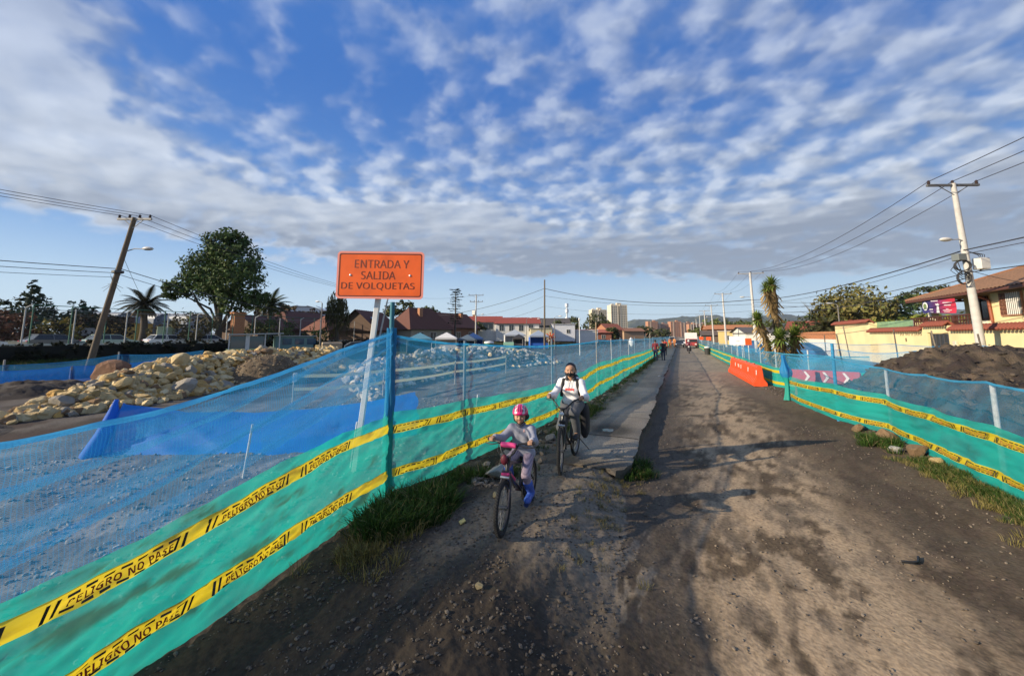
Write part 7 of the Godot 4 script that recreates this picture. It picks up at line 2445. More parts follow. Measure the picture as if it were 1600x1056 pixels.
	put("coiled_cable", b, mat(Color(0.02, 0.02, 0.022), 0.6), rp)
	var line := [Vector3(9.15, 10.8, -60.0), Vector3(8.4, 10.9, -88.2), Vector3(8.3, 10.7, -118.0), Vector3(8.2, 11.0, -148.0), Vector3(8.1, 11.0, -180.0), Vector3(8.0, 10.8, -215.0), Vector3(7.9, 10.8, -255.0)]
	var lab := ["white pole with crossarm beside the yucca heads", "second white pole with crossarm down the street", "third white pole with crossarm down the street", "fourth pole down the right side of the street", "fifth pole down the right side of the street", "sixth thin pole far down the street", "farthest thin pole on the right of the street"]
	for k in 7:
		var q := utility_pole("utility_pole", lab[k], Vector3(line[k].x + 0.25, 0, line[k].z - 0.6), line[k], 0.21, 0.13, conc, [[0.15, 1.5, 1.7, 3]] if k < 5 else [], Vector3(0.97, 0, -0.2), mat(Color(0.34, 0.33, 0.31), 0.7))
		if k in [0, 2, 4]:
			pole_lamp(q, Vector3(-0.1, 7.4, 0.2), Vector3(-1.1, 7.5, 0.4))
	var rt := Vector3(13.08, 10.05, -26.1)
	for k in 3:
		var o2 := Vector3(0.93, 0, -0.37) * (-1.2 + 1.18 * k)
		var n2 := Vector3(0.97, 0, -0.2) * (-1.4 + 1.5 * k)
		wire("%s top wire sagging from the big concrete pole to the yucca pole" % ["street side", "middle", "house side"][k], rt + o2, line[0] + Vector3(0, 0.15, 0) + n2, 1.25, 0.016, "upper wires of the right pole line")
		wire("%s top wire from the big concrete pole to the right edge" % ["street side", "middle", "house side"][k], rt + o2, Vector3(16.5, 10.6, 12.0) + o2, 0.7, 0.018, "upper wires right of the big pole")
		for j in 4:
			wire("%s thin top wire between the %s and next white pole" % [["street side", "middle", "house side"][k], ["first", "second", "third", "fourth"][j]], line[j] + Vector3(0, 0.15, 0) + n2, line[j + 1] + Vector3(0, 0.15, 0) + n2, 0.7, 0.012, "far upper wires of the white poles")
	for k in 4:
		var y := [6.55, 6.35, 5.4, 5.15]
		var y2 := [7.1, 6.7, 6.2, 5.8]
		wire("%s lower cable from the big concrete pole to the yucca pole" % ["thick topmost", "thin second", "third", "lowest"][k], Vector3(13.35, y[k], -26.4), Vector3(9.2, y2[k], -60.2), [0.6, 0.7, 0.75, 0.95][k], [0.034, 0.016, 0.02, 0.024][k], "lower cables of the right pole line")
		if k < 3:
			wire("%s lower cable from the big concrete pole to the right edge" % ["topmost", "middle", "lowest"][k], Vector3(13.4, y[k], -26.4), Vector3(17.0, [6.9, 6.5, 5.3][k], 12.0), 0.5, [0.03, 0.016, 0.024][k], "lower cables right of the big pole")
	wire("service drop from the big concrete pole down to the cream house", Vector3(13.5, 5.5, -26.5), Vector3(17.2, 4.75, -28.0), 0.15, 0.014)
	var mid := Vector3(-20.65, 10.25, -61.4)
	wire("thick cable crossing the street from the tall bare pole to the white pole", mid, Vector3(9.1, 7.1, -60.1), 1.3, 0.045)
	wire("second thinner cable crossing the street below the thick one", Vector3(-20.7, 9.0, -61.5), Vector3(9.1, 6.5, -60.1), 0.8, 0.022)
	wire("faint low cable from the tall bare pole to the right", Vector3(-20.72, 7.3, -61.6), Vector3(9.1, 5.6, -60.1), 0.9, 0.014)
	wire("cable from the tall bare pole down left past the red roofs", mid, Vector3(-52.0, 6.2, -66.0), 1.2, 0.036)
	wire("middle cable from the tall bare pole to the pole with the white box", Vector3(-20.7, 9.0, -61.5), Vector3(-38.7, 6.4, -70.4), 0.6, 0.018)
	wire("lowest cable from the tall bare pole to the pole with the white box", Vector3(-20.72, 7.3, -61.6), Vector3(-38.7, 5.6, -70.4), 0.9, 0.02)
	wire("wire from the two-armed pole running left behind the orange sign", Vector3(-38.6, 10.8, -70.2), Vector3(-41.5, 8.7, -47.1), 0.7, 0.014)
	for k in 2:
		wire("cable from the white pole by the yucca out over the right trees", Vector3(9.2, 6.9 - 0.5 * k, -60.2), Vector3(34.0, 7.5 - 0.5 * k, -58.0), 0.8, 0.022, "cables over the right trees")
	lamp_post("street lamp with white head before the big rounded tree", Vector3(17.5, 0, -57.4), 5.9, Vector3(-0.9, 0, 0.3), 0.75)

# ------------------------------------------------------------------ the orange sign
func build_sign() -> void:
	var s := thing("road_sign", "orange road sign reading ENTRADA Y SALIDA DE VOLQUETAS on a white post", "sign", Vector3(-4.8, -0.05, -4.79))
	var b := MB.new()
	var top := Vector3(0.60, 3.50, 0.165)
	b.xf = Transform3D(Basis(Quaternion(Vector3.UP, top.normalized())), Vector3.ZERO) * Transform3D(Basis(Vector3.UP, 0.41), Vector3.ZERO)
	b.box(Vector3(0, 1.72, 0), Vector3(0.078, 3.56, 0.06), Basis(), 0.006)
	put("post", b, paint(0.76, 0.77, 0.76, 0.5), s)
	var pn := Node3D.new()
	pn.name = "panel"
	s.add_child(pn)
	pn.position = Vector3(0.60, 3.235, 0.225)
	pn.basis = Basis(Vector3.UP, deg_to_rad(23.5)) * Basis(Vector3.BACK, -0.012) * Basis(Vector3.RIGHT, 0.02)
	var rounded := func(w: float, h: float, r: float) -> PackedVector2Array:
		var p := PackedVector2Array()
		for c in [[1, 1, 0.0], [-1, 1, PI / 2], [-1, -1, PI], [1, -1, 3 * PI / 2]]:
			for k in 7:
				var a: float = c[2] + PI / 2 * k / 6.0
				p.append(Vector2(c[0] * (w * 0.5 - r) + cos(a) * r, c[1] * (h * 0.5 - r) + sin(a) * r))
		return p
	var ring := func(mb: MB, w: float, h: float, r: float, t: float, z: float):
		var o: PackedVector2Array = rounded.call(w, h, r)
		var i: PackedVector2Array = rounded.call(w - 2 * t, h - 2 * t, maxf(r - t, 0.004))
		for k in o.size():
			var k2 := (k + 1) % o.size()
			mb.quad(Vector3(i[k].x, i[k].y, z), Vector3(o[k].x, o[k].y, z), Vector3(o[k2].x, o[k2].y, z), Vector3(i[k2].x, i[k2].y, z))
	b = MB.new()
	b.prism(rounded.call(1.345, 0.735, 0.06), 0.006)
	put("plate", b, mat(Color(0.95, 0.145, 0.014), 0.32, {"grain": ["soft", 0.9], "world": false, "spec": 0.55}), pn)
	b = MB.new()
	ring.call(b, 1.345, 0.735, 0.06, 0.030, 0.0045)
	put("pale_edge", b, mat(Color(0.92, 0.32, 0.24), 0.4), pn)
	b = MB.new()
	ring.call(b, 1.285, 0.675, 0.045, 0.018, 0.0045)
	put("dark_border", b, mat(Color(0.13, 0.022, 0.010), 0.5), pn)
	for ln in [["ENTRADA Y", 0.02, 0.172, 0.84, 0.125, Color(0.22, 0.045, 0.022)], ["SALIDA", -0.03, -0.005, 0.53, 0.122, Color(0.17, 0.03, 0.014)], ["DE VOLQUETAS", -0.03, -0.180, 1.13, 0.125, Color(0.14, 0.022, 0.010)]]:
		var src := text_flat(ln[0], "Droid Sans", false)
		b = MB.new()
		b.col = Color(1, 1, 1)
		for p in src.v:
			b.v.append(Vector3(ln[1] + (p.x / src.width - 0.5) * ln[3], ln[2] + p.y / src.height * ln[4], 0.0055))
			b.n.append(Vector3(0, 0, 1)); b.c.append(Color(1, 1, 1)); b.uv.append(Vector2())
		b.i = src.i.duplicate()
		put("lettering", b, mat(ln[5], 0.5), pn)
	for x in [-0.46, 0.46]:
		b = MB.new()
		b.ball(Vector3(x, -0.005, 0.004), Vector3(0.018, 0.018, 0.010), 6, 10)
		put("bolt", b, mat(Color(0.75, 0.74, 0.72), 0.3, {"metal": 0.4}), pn)
	b = MB.new()
	b.box(Vector3(0, 0, -0.02), Vector3(1.2, 0.04, 0.025)); b.box(Vector3(0, 0.2, -0.02), Vector3(1.0, 0.04, 0.025)); b.box(Vector3(0, -0.2, -0.02), Vector3(1.0, 0.04, 0.025))
	put("back_brace", b, mat(Color(0.5, 0.5, 0.5), 0.4, {"metal": 0.5}), pn)

# ------------------------------------------------------------------ people: smooth field and surface nets
# bones: [a, b, radius a, radius b]
func nets(mb: MB, bones: Array, cell: float, k := 0.03, shade = null) -> void:
	var lo := Vector3(INF, INF, INF)
	var hi := -lo
	for q in bones:
		var r: float = maxf(q[2], q[3]) + k + 2.5 * cell
		lo = lo.min((q[0] as Vector3) - Vector3.ONE * r).min((q[1] as Vector3) - Vector3.ONE * r)
		hi = hi.max((q[0] as Vector3) + Vector3.ONE * r).max((q[1] as Vector3) + Vector3.ONE * r)
	var nx := int((hi.x - lo.x) / cell) + 2
	var ny := int((hi.y - lo.y) / cell) + 2
	var nz := int((hi.z - lo.z) / cell) + 2
	var f := PackedFloat32Array()
	f.resize(nx * ny * nz)
	f.fill(1.0)
	for q in bones:
		var a: Vector3 = q[0]
		var d: Vector3 = (q[1] as Vector3) - a
		var dd := maxf(d.length_squared(), 1e-9)
		var r0: float = q[2]
		var dr: float = q[3] - r0
		var m := maxf(r0, r0 + dr) + k + 2.0 * cell
		var p0 := (a.min(q[1]) - Vector3.ONE * m - lo) / cell
		var p1 := (a.max(q[1]) + Vector3.ONE * m - lo) / cell
		for iz in range(maxi(int(p0.z), 0), mini(int(p1.z) + 2, nz)):
			for iy in range(maxi(int(p0.y), 0), mini(int(p1.y) + 2, ny)):
				var row := (iz * ny + iy) * nx
				var py := lo.y + iy * cell - a.y
				var pz := lo.z + iz * cell - a.z
				for ix in range(maxi(int(p0.x), 0), mini(int(p1.x) + 2, nx)):
					var px := lo.x + ix * cell - a.x
					var t := clampf((px * d.x + py * d.y + pz * d.z) / dd, 0.0, 1.0)
					var ex := px - d.x * t
					var ey := py - d.y * t
					var ez := pz - d.z * t
					var dist := sqrt(ex * ex + ey * ey + ez * ez) - (r0 + dr * t)
					var old := f[row + ix]
					var h := maxf(k - absf(old - dist), 0.0) / k
					f[row + ix] = minf(old, dist) - h * h * k * 0.25
	var vid := PackedInt32Array()
	vid.resize(f.size())
	vid.fill(-1)
	var base := mb.v.size()
	var vs := PackedVector3Array()
	var offs := PackedInt32Array([0, 1, nx, nx + 1, nx * ny, nx * ny + 1, nx * ny + nx, nx * ny + nx + 1])
	for iz in nz - 1:
		for iy in ny - 1:
			var row := (iz * ny + iy) * nx
			for ix in nx - 1:
				var c := row + ix
				var f0 := f[c]
				if f0 > 2.0 * cell or f0 < -2.0 * cell: continue
				var s := 0
				for e in 8:
					if f[c + offs[e]] < 0.0: s += 1
				if s == 0 or s == 8: continue
				var sum := Vector3.ZERO
				var n := 0
				for e in 8:
					var fe := f[c + offs[e]]
					for ax in 3:
						if e & (1 << ax): continue
						var fo := f[c + offs[e | (1 << ax)]]
						if (fe < 0.0) != (fo < 0.0):
							var t := fe / (fe - fo)
							var p := Vector3(e & 1, (e >> 1) & 1, (e >> 2) & 1)
							p[ax] += t
							sum += p
							n += 1
				vid[c] = vs.size()
				vs.append(lo + (Vector3(ix, iy, iz) + sum / n) * cell)
	var acc := PackedVector3Array()
	acc.resize(vs.size())
	var idx := PackedInt32Array()
	var st := [1, nx, nx * ny]
	for iz in range(1, nz - 1):
		for iy in range(1, ny - 1):
			var row := (iz * ny + iy) * nx
			for ix in range(1, nx - 1):
				var c := row + ix
				if vid[c] < 0: continue
				for ax in 3:
					var f0 := f[c]
					var f1 := f[c + st[ax]]
					if (f0 < 0.0) == (f1 < 0.0): continue
					var u: int = st[(ax + 1) % 3]
					var w: int = st[(ax + 2) % 3]
					var q := [vid[c], vid[c - u], vid[c - u - w], vid[c - w]]
					if q.min() < 0: continue
					if f0 > 0.0: q.reverse()
					# counter-clockwise seen from outside: q0 q1 q2 q3
					var nn := (vs[q[2]] - vs[q[0]]).cross(vs[q[3]] - vs[q[1]])
					for e in 4: acc[q[e]] += nn
					idx.append(base + q[0]); idx.append(base + q[2]); idx.append(base + q[1])
					idx.append(base + q[0]); idx.append(base + q[3]); idx.append(base + q[2])
	for j in vs.size():
		mb.v.append(mb.xf * vs[j])
		mb.n.append((mb.xf.basis * acc[j]).normalized())
		mb.uv.append(Vector2())
		mb.c.append(shade.call(vs[j]) if shade != null else mb.col)
	mb.i.append_array(idx)

func hand_bones(wrist: Vector3, grip: Vector3, along: Vector3, s: float) -> Array:
	# a hand closed round a bar that runs along `along` through `grip`; s scales an adult hand
	var r := []
	var to := (grip - wrist).normalized()
	var up := along.cross(to).normalized()
	if up.y < 0: up = -up
	r.append([wrist, wrist.lerp(grip, 0.55) + up * 0.012 * s, 0.024 * s, 0.030 * s])
	for k in 4:
		var o := along * (-0.030 + 0.020 * k) * s
		var l: float = [0.9, 1.05, 1.0, 0.8][k] * s
		var k0 := grip - to * 0.030 * s + up * 0.022 * s + o
		var k1 := grip + to * 0.018 * l + up * 0.026 * s + o
		var k2 := grip + to * 0.030 * l - up * 0.006 * s + o
		var k3 := grip + to * 0.008 * l - up * 0.026 * s + o
		r.append([wrist.lerp(grip, 0.5) + o * 0.7, k0, 0.013 * s, 0.0115 * s])
		r.append([k0, k1, 0.0115 * s, 0.010 * s]); r.append([k1, k2, 0.010 * s, 0.009 * s]); r.append([k2, k3, 0.009 * s, 0.008 * s])
	var th := wrist.lerp(grip, 0.45) - along * 0.026 * s
	r.append([th, grip - along * 0.044 * s - up * 0.004 * s, 0.012 * s, 0.011 * s])
	r.append([grip - along * 0.044 * s - up * 0.004 * s, grip - along * 0.030 * s + to * 0.02 * s - up * 0.024 * s, 0.010 * s, 0.009 * s])
	return r

func wheel(parent: Node3D, axle: Vector3, r: float, tyre_w: float, spokes: int, rim_c: Color, steer := 0.0) -> void:
	# wheel plane is the local yz plane, turned by steer about y
	var o := Node3D.new()
	o.name = "wheel"
	parent.add_child(o, true)
	o.position = axle
	o.rotation.y = steer
	var turn := Transform3D(Basis(Vector3.BACK, PI / 2), Vector3.ZERO)   # lathe axis y -> x
	var b := MB.new()
	b.xf = turn
	var prof := []
	for k in 13:
		var a := TAU * k / 12.0
		prof.append(Vector2(r - tyre_w * 0.5 + cos(a) * tyre_w * 0.5, sin(a) * tyre_w * 0.5))
	b.lathe(prof, 44, true)
	for k in 60:      # tread blocks
		var a := TAU * k / 60
		b.box(Vector3(cos(a) * (r + 0.001), 0, sin(a) * (r + 0.001)), Vector3(0.008, tyre_w * 0.62, 0.013), Basis(Vector3.UP, -a))
	put("tyre", b, mat(Color(0.016, 0.016, 0.017), 0.85), o)
	b = MB.new()
	b.xf = turn
	var ri := r - tyre_w
	b.lathe([Vector2(ri - 0.016, -0.011), Vector2(ri + 0.004, -0.014), Vector2(ri + 0.004, 0.014), Vector2(ri - 0.016, 0.011), Vector2(ri - 0.016, -0.011)], 44)
	put("rim", b, mat(rim_c, 0.35, {"metal": 0.6}), o)
	b = MB.new()
	for k in spokes:
		var a := TAU * k / spokes
		var s := 0.022 if k % 2 == 0 else -0.022
		var a2 := a + (0.35 if (k / 2) % 2 == 0 else -0.35)
		b.rod(Vector3(s, sin(a2) * 0.022, cos(a2) * 0.022), Vector3(0, sin(a) * (ri - 0.012), cos(a) * (ri - 0.012)), 0.0014, 0.0014, 4)
	put("spokes", b, mat(Color(0.30, 0.30, 0.30), 0.4, {"metal": 0.6}), o).set_meta("kind", "stuff")
	b = MB.new()
	b.rod(Vector3(-0.05, 0, 0), Vector3(0.05, 0, 0), 0.022, 0.022, 10)
	put("hub", b, mat(Color(0.12, 0.12, 0.12), 0.4, {"metal": 0.6}), o)

func bicycle(label: String, at: Vector3, turn: float, g: Dictionary) -> Node3D:
	# local axes: +z ahead, origin where the front wheel meets the ground
	var o := thing("bicycle", label, "bicycle", at, turn)
	var r: float = g.r
	var rear := Vector3(0, r, -g.base)
	var front := Vector3(0, r, 0)
	wheel(o, front, r, g.tyre, g.spokes, g.rim, g.steer)
	wheel(o, rear, r, g.tyre, g.spokes, g.rim)
	var fm: Material = g.frame_m
	var bb: Vector3 = g.bb
	var h0: Vector3 = g.head_low
	var h1: Vector3 = g.head_top
	var seat: Vector3 = g.seat
	var st := bb.lerp(seat, 0.80)
	var b := MB.new()
	var t: float = g.tube
	b.rod(h0 - (h1 - h0).normalized() * 0.01, h1, t * 1.25, t * 1.25, 10)
	b.tube([h0 + Vector3(0, 0.01, -0.01), h0.lerp(bb, 0.5) + Vector3(0, -g.sag, 0), bb], [t * 1.15, t * 1.1, t], 10)
	b.tube([h1 - Vector3(0, 0.03, 0.01), h1.lerp(st, 0.5) + Vector3(0, -g.sag, 0), st], [t, t * 0.95, t * 0.9], 10)
	b.rod(bb, st, t * 0.95, t * 0.9, 10)
	for s in [-1.0, 1.0]:
		b.rod(bb + Vector3(s * 0.03, 0, 0), rear + Vector3(s * 0.06, 0, 0), t * 0.6, t * 0.5, 8)
		b.rod(st + Vector3(s * 0.02, -0.02, 0), rear + Vector3(s * 0.06, 0, 0), t * 0.5, t * 0.45, 8)
	b.xf = Transform3D(Basis(Vector3.BACK, PI / 2), bb)
	b.lathe([Vector2(0.0, -0.045), Vector2(0.028, -0.045), Vector2(0.028, 0.045), Vector2(0.0, 0.045)], 12)
	put("frame", b, fm, o)
	# fork turns with the front wheel
	b = MB.new()
	var sb := Basis(Vector3.UP, g.steer)
	var crown := h0 + (h0 - h1).normalized() * 0.03
	for s in [-1.0, 1.0]:
		b.tube([crown + sb * Vector3(s * 0.035, 0.02, 0), crown.lerp(front, 0.35) + sb * Vector3(s * 0.055, 0, -0.01), front + sb * Vector3(s * 0.058, 0, 0)], [0.017, 0.016, 0.012], 8)
	b.box(crown + Vector3(0, 0.02, 0), Vector3(0.11, 0.05, 0.045), sb, 0.012)
	put("fork", b, g.fork_m, o)
	b = MB.new()
	b.xf = Transform3D(Basis(), Vector3.ZERO)
	b.rod(crown.lerp(front, 0.1) + Vector3(-0.05, 0.015, 0.03), crown.lerp(front, 0.1) + Vector3(0.05, 0.015, 0.03), 0.018, 0.018, 8)
	put("brake", b, mat(Color(0.5, 0.5, 0.5), 0.3, {"metal": 0.8}), o)
	# handlebar
	var hb := put("handlebar", handlebar_mesh(g), mat(Color(0.03, 0.03, 0.032), 0.4, {"metal": 0.3}), o)
	for s in [-1, 1]:
		var e: Vector3 = g.bar_end * Vector3(s, 1, 1)
		var e2: Vector3 = g.bar_in * Vector3(s, 1, 1)
		b = MB.new()
		b.rod(e, e.lerp(e2, 0.62), 0.0165, 0.0165, 10)
		put("grip", b, mat(Color(0.02, 0.02, 0.022), 0.8), hb)
		b = MB.new()
		b.tube([e2 + Vector3(0, -0.005, 0.02), e.lerp(e2, 0.5) + Vector3(0, -0.03, 0.06), e + Vector3(s * 0.01, -0.035, 0.05)], [0.008, 0.006, 0.005], 6)
		put("brake_lever", b, mat(Color(0.04, 0.04, 0.04), 0.4, {"metal": 0.5}), hb)
		b = MB.new()
		b.tube([e2 + Vector3(0, 0, 0.02), (e2 + h1) * 0.5 + Vector3(s * 0.03, 0.03, 0.12), h1 + Vector3(s * 0.02, -0.02, 0.05), crown + Vector3(s * 0.02, 0.05, 0.06)], [0.004], 5)
		put("brake_cable", b, mat(Color(0.02, 0.02, 0.02), 0.6), hb)
	# saddle
	b = MB.new()
	var pts := PackedVector3Array()
	for k in 12:
		var tt := k / 11.0
		var w: float = g.saddle_w * (0.18 + 0.82 * sstep(0.30, 0.9, tt)) * (1.0 if k < 11 else 0.6)
		for q in 14:
			var a := TAU * q / 14
			pts.append(seat + Vector3(cos(a) * w, 0.03 * sin(a) * (0.7 + 0.5 * tt) - 0.012 * sin(PI * tt), lerpf(0.13, -0.13, tt)))
	b.grid(pts, 12, 14, true)
	b.rod(st, seat - Vector3(0, 0.02, 0), 0.013, 0.013, 8)
	put("saddle", b, mat(Color(0.02, 0.02, 0.022), 0.6), o)
	# chain set
	b = MB.new()
	b.xf = Transform3D(Basis(Vector3.BACK, PI / 2), bb)
	b.lathe([Vector2(0.0, -0.058), Vector2(g.ring, -0.058), Vector2(g.ring, -0.052), Vector2(0.0, -0.052)], 28)
	put("chain_ring", b, mat(Color(0.10, 0.10, 0.10), 0.4, {"metal": 0.7}), o)
	b = MB.new()
	for s in [-1.0, 1.0]:
		b.rod(bb + Vector3(0.055, s * g.ring * 0.95, 0), rear + Vector3(0.055, s * 0.03, 0), 0.006, 0.006, 5)
	put("chain", b, mat(Color(0.05, 0.045, 0.04), 0.5, {"metal": 0.6}), o)
	for s in [-1, 1]:
		var d: Vector3 = g.crank * s
		b = MB.new()
		b.rod(bb + Vector3(s * 0.065, 0, 0), bb + Vector3(s * 0.085, d.y, d.z), 0.012, 0.010, 8)
		var cr := put("crank", b, mat(Color(0.10, 0.10, 0.10), 0.4, {"metal": 0.6}), o)
		b = MB.new()
		b.box(bb + Vector3(s * 0.135, d.y, d.z), Vector3(0.09, 0.022, 0.075), Basis(), 0.006)
		put("pedal", b, mat(Color(0.03, 0.03, 0.03), 0.7), cr)
	return o

func handlebar_mesh(g: Dictionary) -> MB:
	var b := MB.new()
	var c: Vector3 = g.clamp
	b.rod(g.head_top, c, 0.016, 0.016, 10)
	b.box(c, Vector3(0.07, 0.045, 0.05), Basis(), 0.01)
	for s in [-1.0, 1.0]:
		var m := Vector3(s, 1, 1)
		b.tube([c, (g.bar_bend as Vector3) * m, (g.bar_in as Vector3) * m, (g.bar_end as Vector3) * m], [0.0115], 8)
	if g.has("crossbar"):
		b.rod((g.crossbar as Vector3) * Vector3(-1, 1, 1), g.crossbar, 0.009, 0.009, 8)
	return b

func limb_child(parent: Node3D, called: String, bones: Array, cell: float, k: float, m: Material, shade = null) -> MeshInstance3D:
	var b := MB.new()
	nets(b, bones, cell, k, shade)
	return put(called, b, m, parent)

func face_parts(o: Node3D, head: Vector3, s: float, yaw: float, mouth := true) -> void:
	var turn := Basis(Vector3.UP, yaw)
	for e in [-1.0, 1.0]:
		var b := MB.new()
		b.ball(head + turn * Vector3(e * 0.030, 0.004, 0.079) * s, Vector3(0.0125, 0.0065, 0.006) * s, 6, 8)
		put("eye", b, mat(Color(0.02, 0.013, 0.01), 0.3), o)
		b = MB.new()
		b.rod(head + turn * Vector3(e * 0.016, 0.022, 0.084) * s, head + turn * Vector3(e * 0.047, 0.024, 0.072) * s, 0.0035 * s, 0.0022 * s, 5)
		put("eyebrow", b, mat(Color(0.02, 0.014, 0.01), 0.8), o)
	if mouth:
		var b := MB.new()
		b.ball(head + turn * Vector3(0, -0.052, 0.079) * s, Vector3(0.020, 0.006, 0.006) * s, 6, 8)
		put("mouth", b, mat(Color(0.30, 0.09, 0.07), 0.6), o)

func head_bones(head: Vector3, s: float, yaw: float) -> Array:
	var t := Basis(Vector3.UP, yaw)
	var q := func(x: float, y: float, z: float) -> Vector3: return head + t * Vector3(x, y, z) * s
	return [[q.call(0, 0.035, -0.018), q.call(0, 0.030, 0.006), 0.080 * s, 0.075 * s], [q.call(-0.015, -0.02, 0.02), q.call(0.015, -0.02, 0.02), 0.056 * s, 0.056 * s], [q.call(0, -0.055, 0.030), q.call(0, -0.068, 0.042), 0.040 * s, 0.026 * s], [q.call(0, 0.010, 0.072), q.call(0, -0.026, 0.092), 0.008 * s, 0.011 * s], [q.call(-0.032, -0.026, 0.05), q.call(0.032, -0.026, 0.05), 0.028 * s, 0.028 * s], [q.call(-0.078, 0.0, -0.008), q.call(-0.078, -0.03, -0.002), 0.014 * s, 0.010 * s], [q.call(0.078, 0.0, -0.008), q.call(0.078, -0.03, -0.002), 0.014 * s, 0.010 * s]]

func build_riders() -> void:
	var skin := mat(Color(0.42, 0.235, 0.145), 0.55, {"spec": 0.4})
	# ---------------- the child
	var bp := {"r": 0.27, "base": 0.88, "tyre": 0.048, "spokes": 28, "rim": Color(0.05, 0.05, 0.055), "steer": 0.10, "bb": Vector3(0, 0.285, -0.52), "head_low": Vector3(0, 0.60, -0.115), "head_top": Vector3(0, 0.715, -0.155), "seat": Vector3(0, 0.615, -0.70), "tube": 0.019, "sag": 0.02,
		"frame_m": mat(Color(0.020, 0.012, 0.022), 0.3, {"coat": 0.5}), "fork_m": mat(Color(0.03, 0.025, 0.04), 0.3), "clamp": Vector3(0, 0.735, -0.135), "bar_bend": Vector3(0.075, 0.80, -0.145), "bar_in": Vector3(0.115, 0.885, -0.195), "bar_end": Vector3(0.285, 0.895, -0.245), "crossbar": Vector3(0.095, 0.865, -0.18), "saddle_w": 0.075, "ring": 0.062, "crank": Vector3(0, -0.105, -0.03)}
	var ca := Vector3(-1.80, 0.185, -3.90)
	var cb := bicycle("small dark bicycle with pink handlebar pad ridden by the child", ca, 0.04, bp)
	cb.position.y = ground_y(ca.x, ca.z) + 0.004
	var b := MB.new()
	b.tube([Vector3(-0.088, 0.866, -0.172), Vector3(0, 0.870, -0.168), Vector3(0.088, 0.866, -0.172)], [0.028, 0.031, 0.028], 12)
	put("handlebar_pad", b, mat(Color(0.72, 0.055, 0.22), 0.6), cb)
	b = MB.new()
	b.ball(Vector3(-0.015, 0.735, -0.075), Vector3(0.042, 0.055, 0.03), 8, 12)
	put("front_pouch", b, mat(Color(0.12, 0.008, 0.022), 0.6), cb)
	b = MB.new()
	b.rod(Vector3(0, 0.45, -0.33), Vector3(0, 0.57, -0.17), 0.024, 0.024, 10)
	put("pink_frame_band", b, mat(Color(0.50, 0.02, 0.13), 0.4), cb)
	b = MB.new()
	b.box(Vector3(0, 0.585, -0.085), Vector3(0.10, 0.03, 0.05), Basis(), 0.01)
	put("pink_fork_crown", b, mat(Color(0.40, 0.03, 0.14), 0.4), cb)
	var c := thing("person", "young child in pink and white helmet, grey sweatshirt and blue boots riding a small bicycle", "person", cb.position, 0.04)
	var hipl := Vector3(0.065, 0.66, -0.68)
	var hipr := Vector3(-0.065, 0.66, -0.68)
	var shl := Vector3(0.118, 0.945, -0.60)
	var shr := Vector3(-0.118, 0.945, -0.60)
	var gl := Vector3(0.235, 0.893, -0.230)
	var gr := Vector3(-0.235, 0.893, -0.230)
	var wl := Vector3(0.232, 0.905, -0.300)
	var wr := Vector3(-0.232, 0.905, -0.300)
	var el := Vector3(0.205, 0.850, -0.455)
	var er := Vector3(-0.205, 0.850, -0.455)
	var kl := Vector3(0.115, 0.475, -0.420)
	var kr := Vector3(-0.105, 0.620, -0.385)
	var al := Vector3(0.125, 0.235, -0.560)
	var ar := Vector3(-0.125, 0.430, -0.520)
	var tl := Vector3(0.130, 0.205, -0.430)
	var tr := Vector3(-0.130, 0.405, -0.390)
	var head := Vector3(0.0, 1.115, -0.545)
	var neck := [[Vector3(0, 0.97, -0.585), Vector3(0, 1.06, -0.555), 0.040, 0.037]]
	var yaw := 0.25
	var body := MB.new()
	nets(body, [[hipl, hipr, 0.075, 0.075], [Vector3(0, 0.70, -0.685), Vector3(0, 0.90, -0.635), 0.066, 0.066], [shl, shr, 0.046, 0.046], [shl, el, 0.034, 0.028], [shr, er, 0.034, 0.028], [el, wl, 0.027, 0.019], [er, wr, 0.027, 0.019], [hipl, kl, 0.058, 0.040], [hipr, kr, 0.058, 0.040], [kl, al, 0.038, 0.026], [kr, ar, 0.038, 0.026], [al, tl, 0.026, 0.022], [ar, tr, 0.026, 0.022], neck[0]], 0.012, 0.03)
	nets(body, head_bones(head, 0.92, yaw) + [[Vector3(0, 1.00, -0.575), Vector3(0, 1.07, -0.553), 0.037, 0.036]], 0.005, 0.014)
	nets(body, hand_bones(wl, gl, Vector3(-0.96, -0.05, 0.26).normalized(), 0.66), 0.0035, 0.006)
	nets(body, hand_bones(wr, gr, Vector3(0.96, -0.05, 0.26).normalized(), 0.66), 0.0035, 0.006)
	put("body", body, skin, c)
	face_parts(c, head, 0.92, yaw)
	var sweat := mat(Color(0.30, 0.31, 0.37), 0.95, {"grain": ["soft", 1.6], "world": false, "rim": 0.3, "bump": ["stone", 1.8]})
	limb_child(c, "sweatshirt", [[Vector3(0.045, 0.70, -0.672), Vector3(0.05, 0.88, -0.615), 0.082, 0.080], [Vector3(-0.045, 0.70, -0.672), Vector3(-0.05, 0.88, -0.615), 0.082, 0.080], [Vector3(0.075, 0.655, -0.665), Vector3(-0.075, 0.655, -0.665), 0.078, 0.078], [shl, shr, 0.060, 0.060], [Vector3(0, 0.96, -0.59), Vector3(0, 0.995, -0.578), 0.062, 0.052], [shl, el, 0.056, 0.048], [shr, er, 0.056, 0.048], [el, wl.lerp(el, 0.10), 0.048, 0.037], [er, wr.lerp(er, 0.10), 0.048, 0.037], [Vector3(-0.06, 0.74, -0.60), Vector3(0.07, 0.78, -0.585), 0.03, 0.03]], 0.0095, 0.03, sweat)
	b = MB.new()
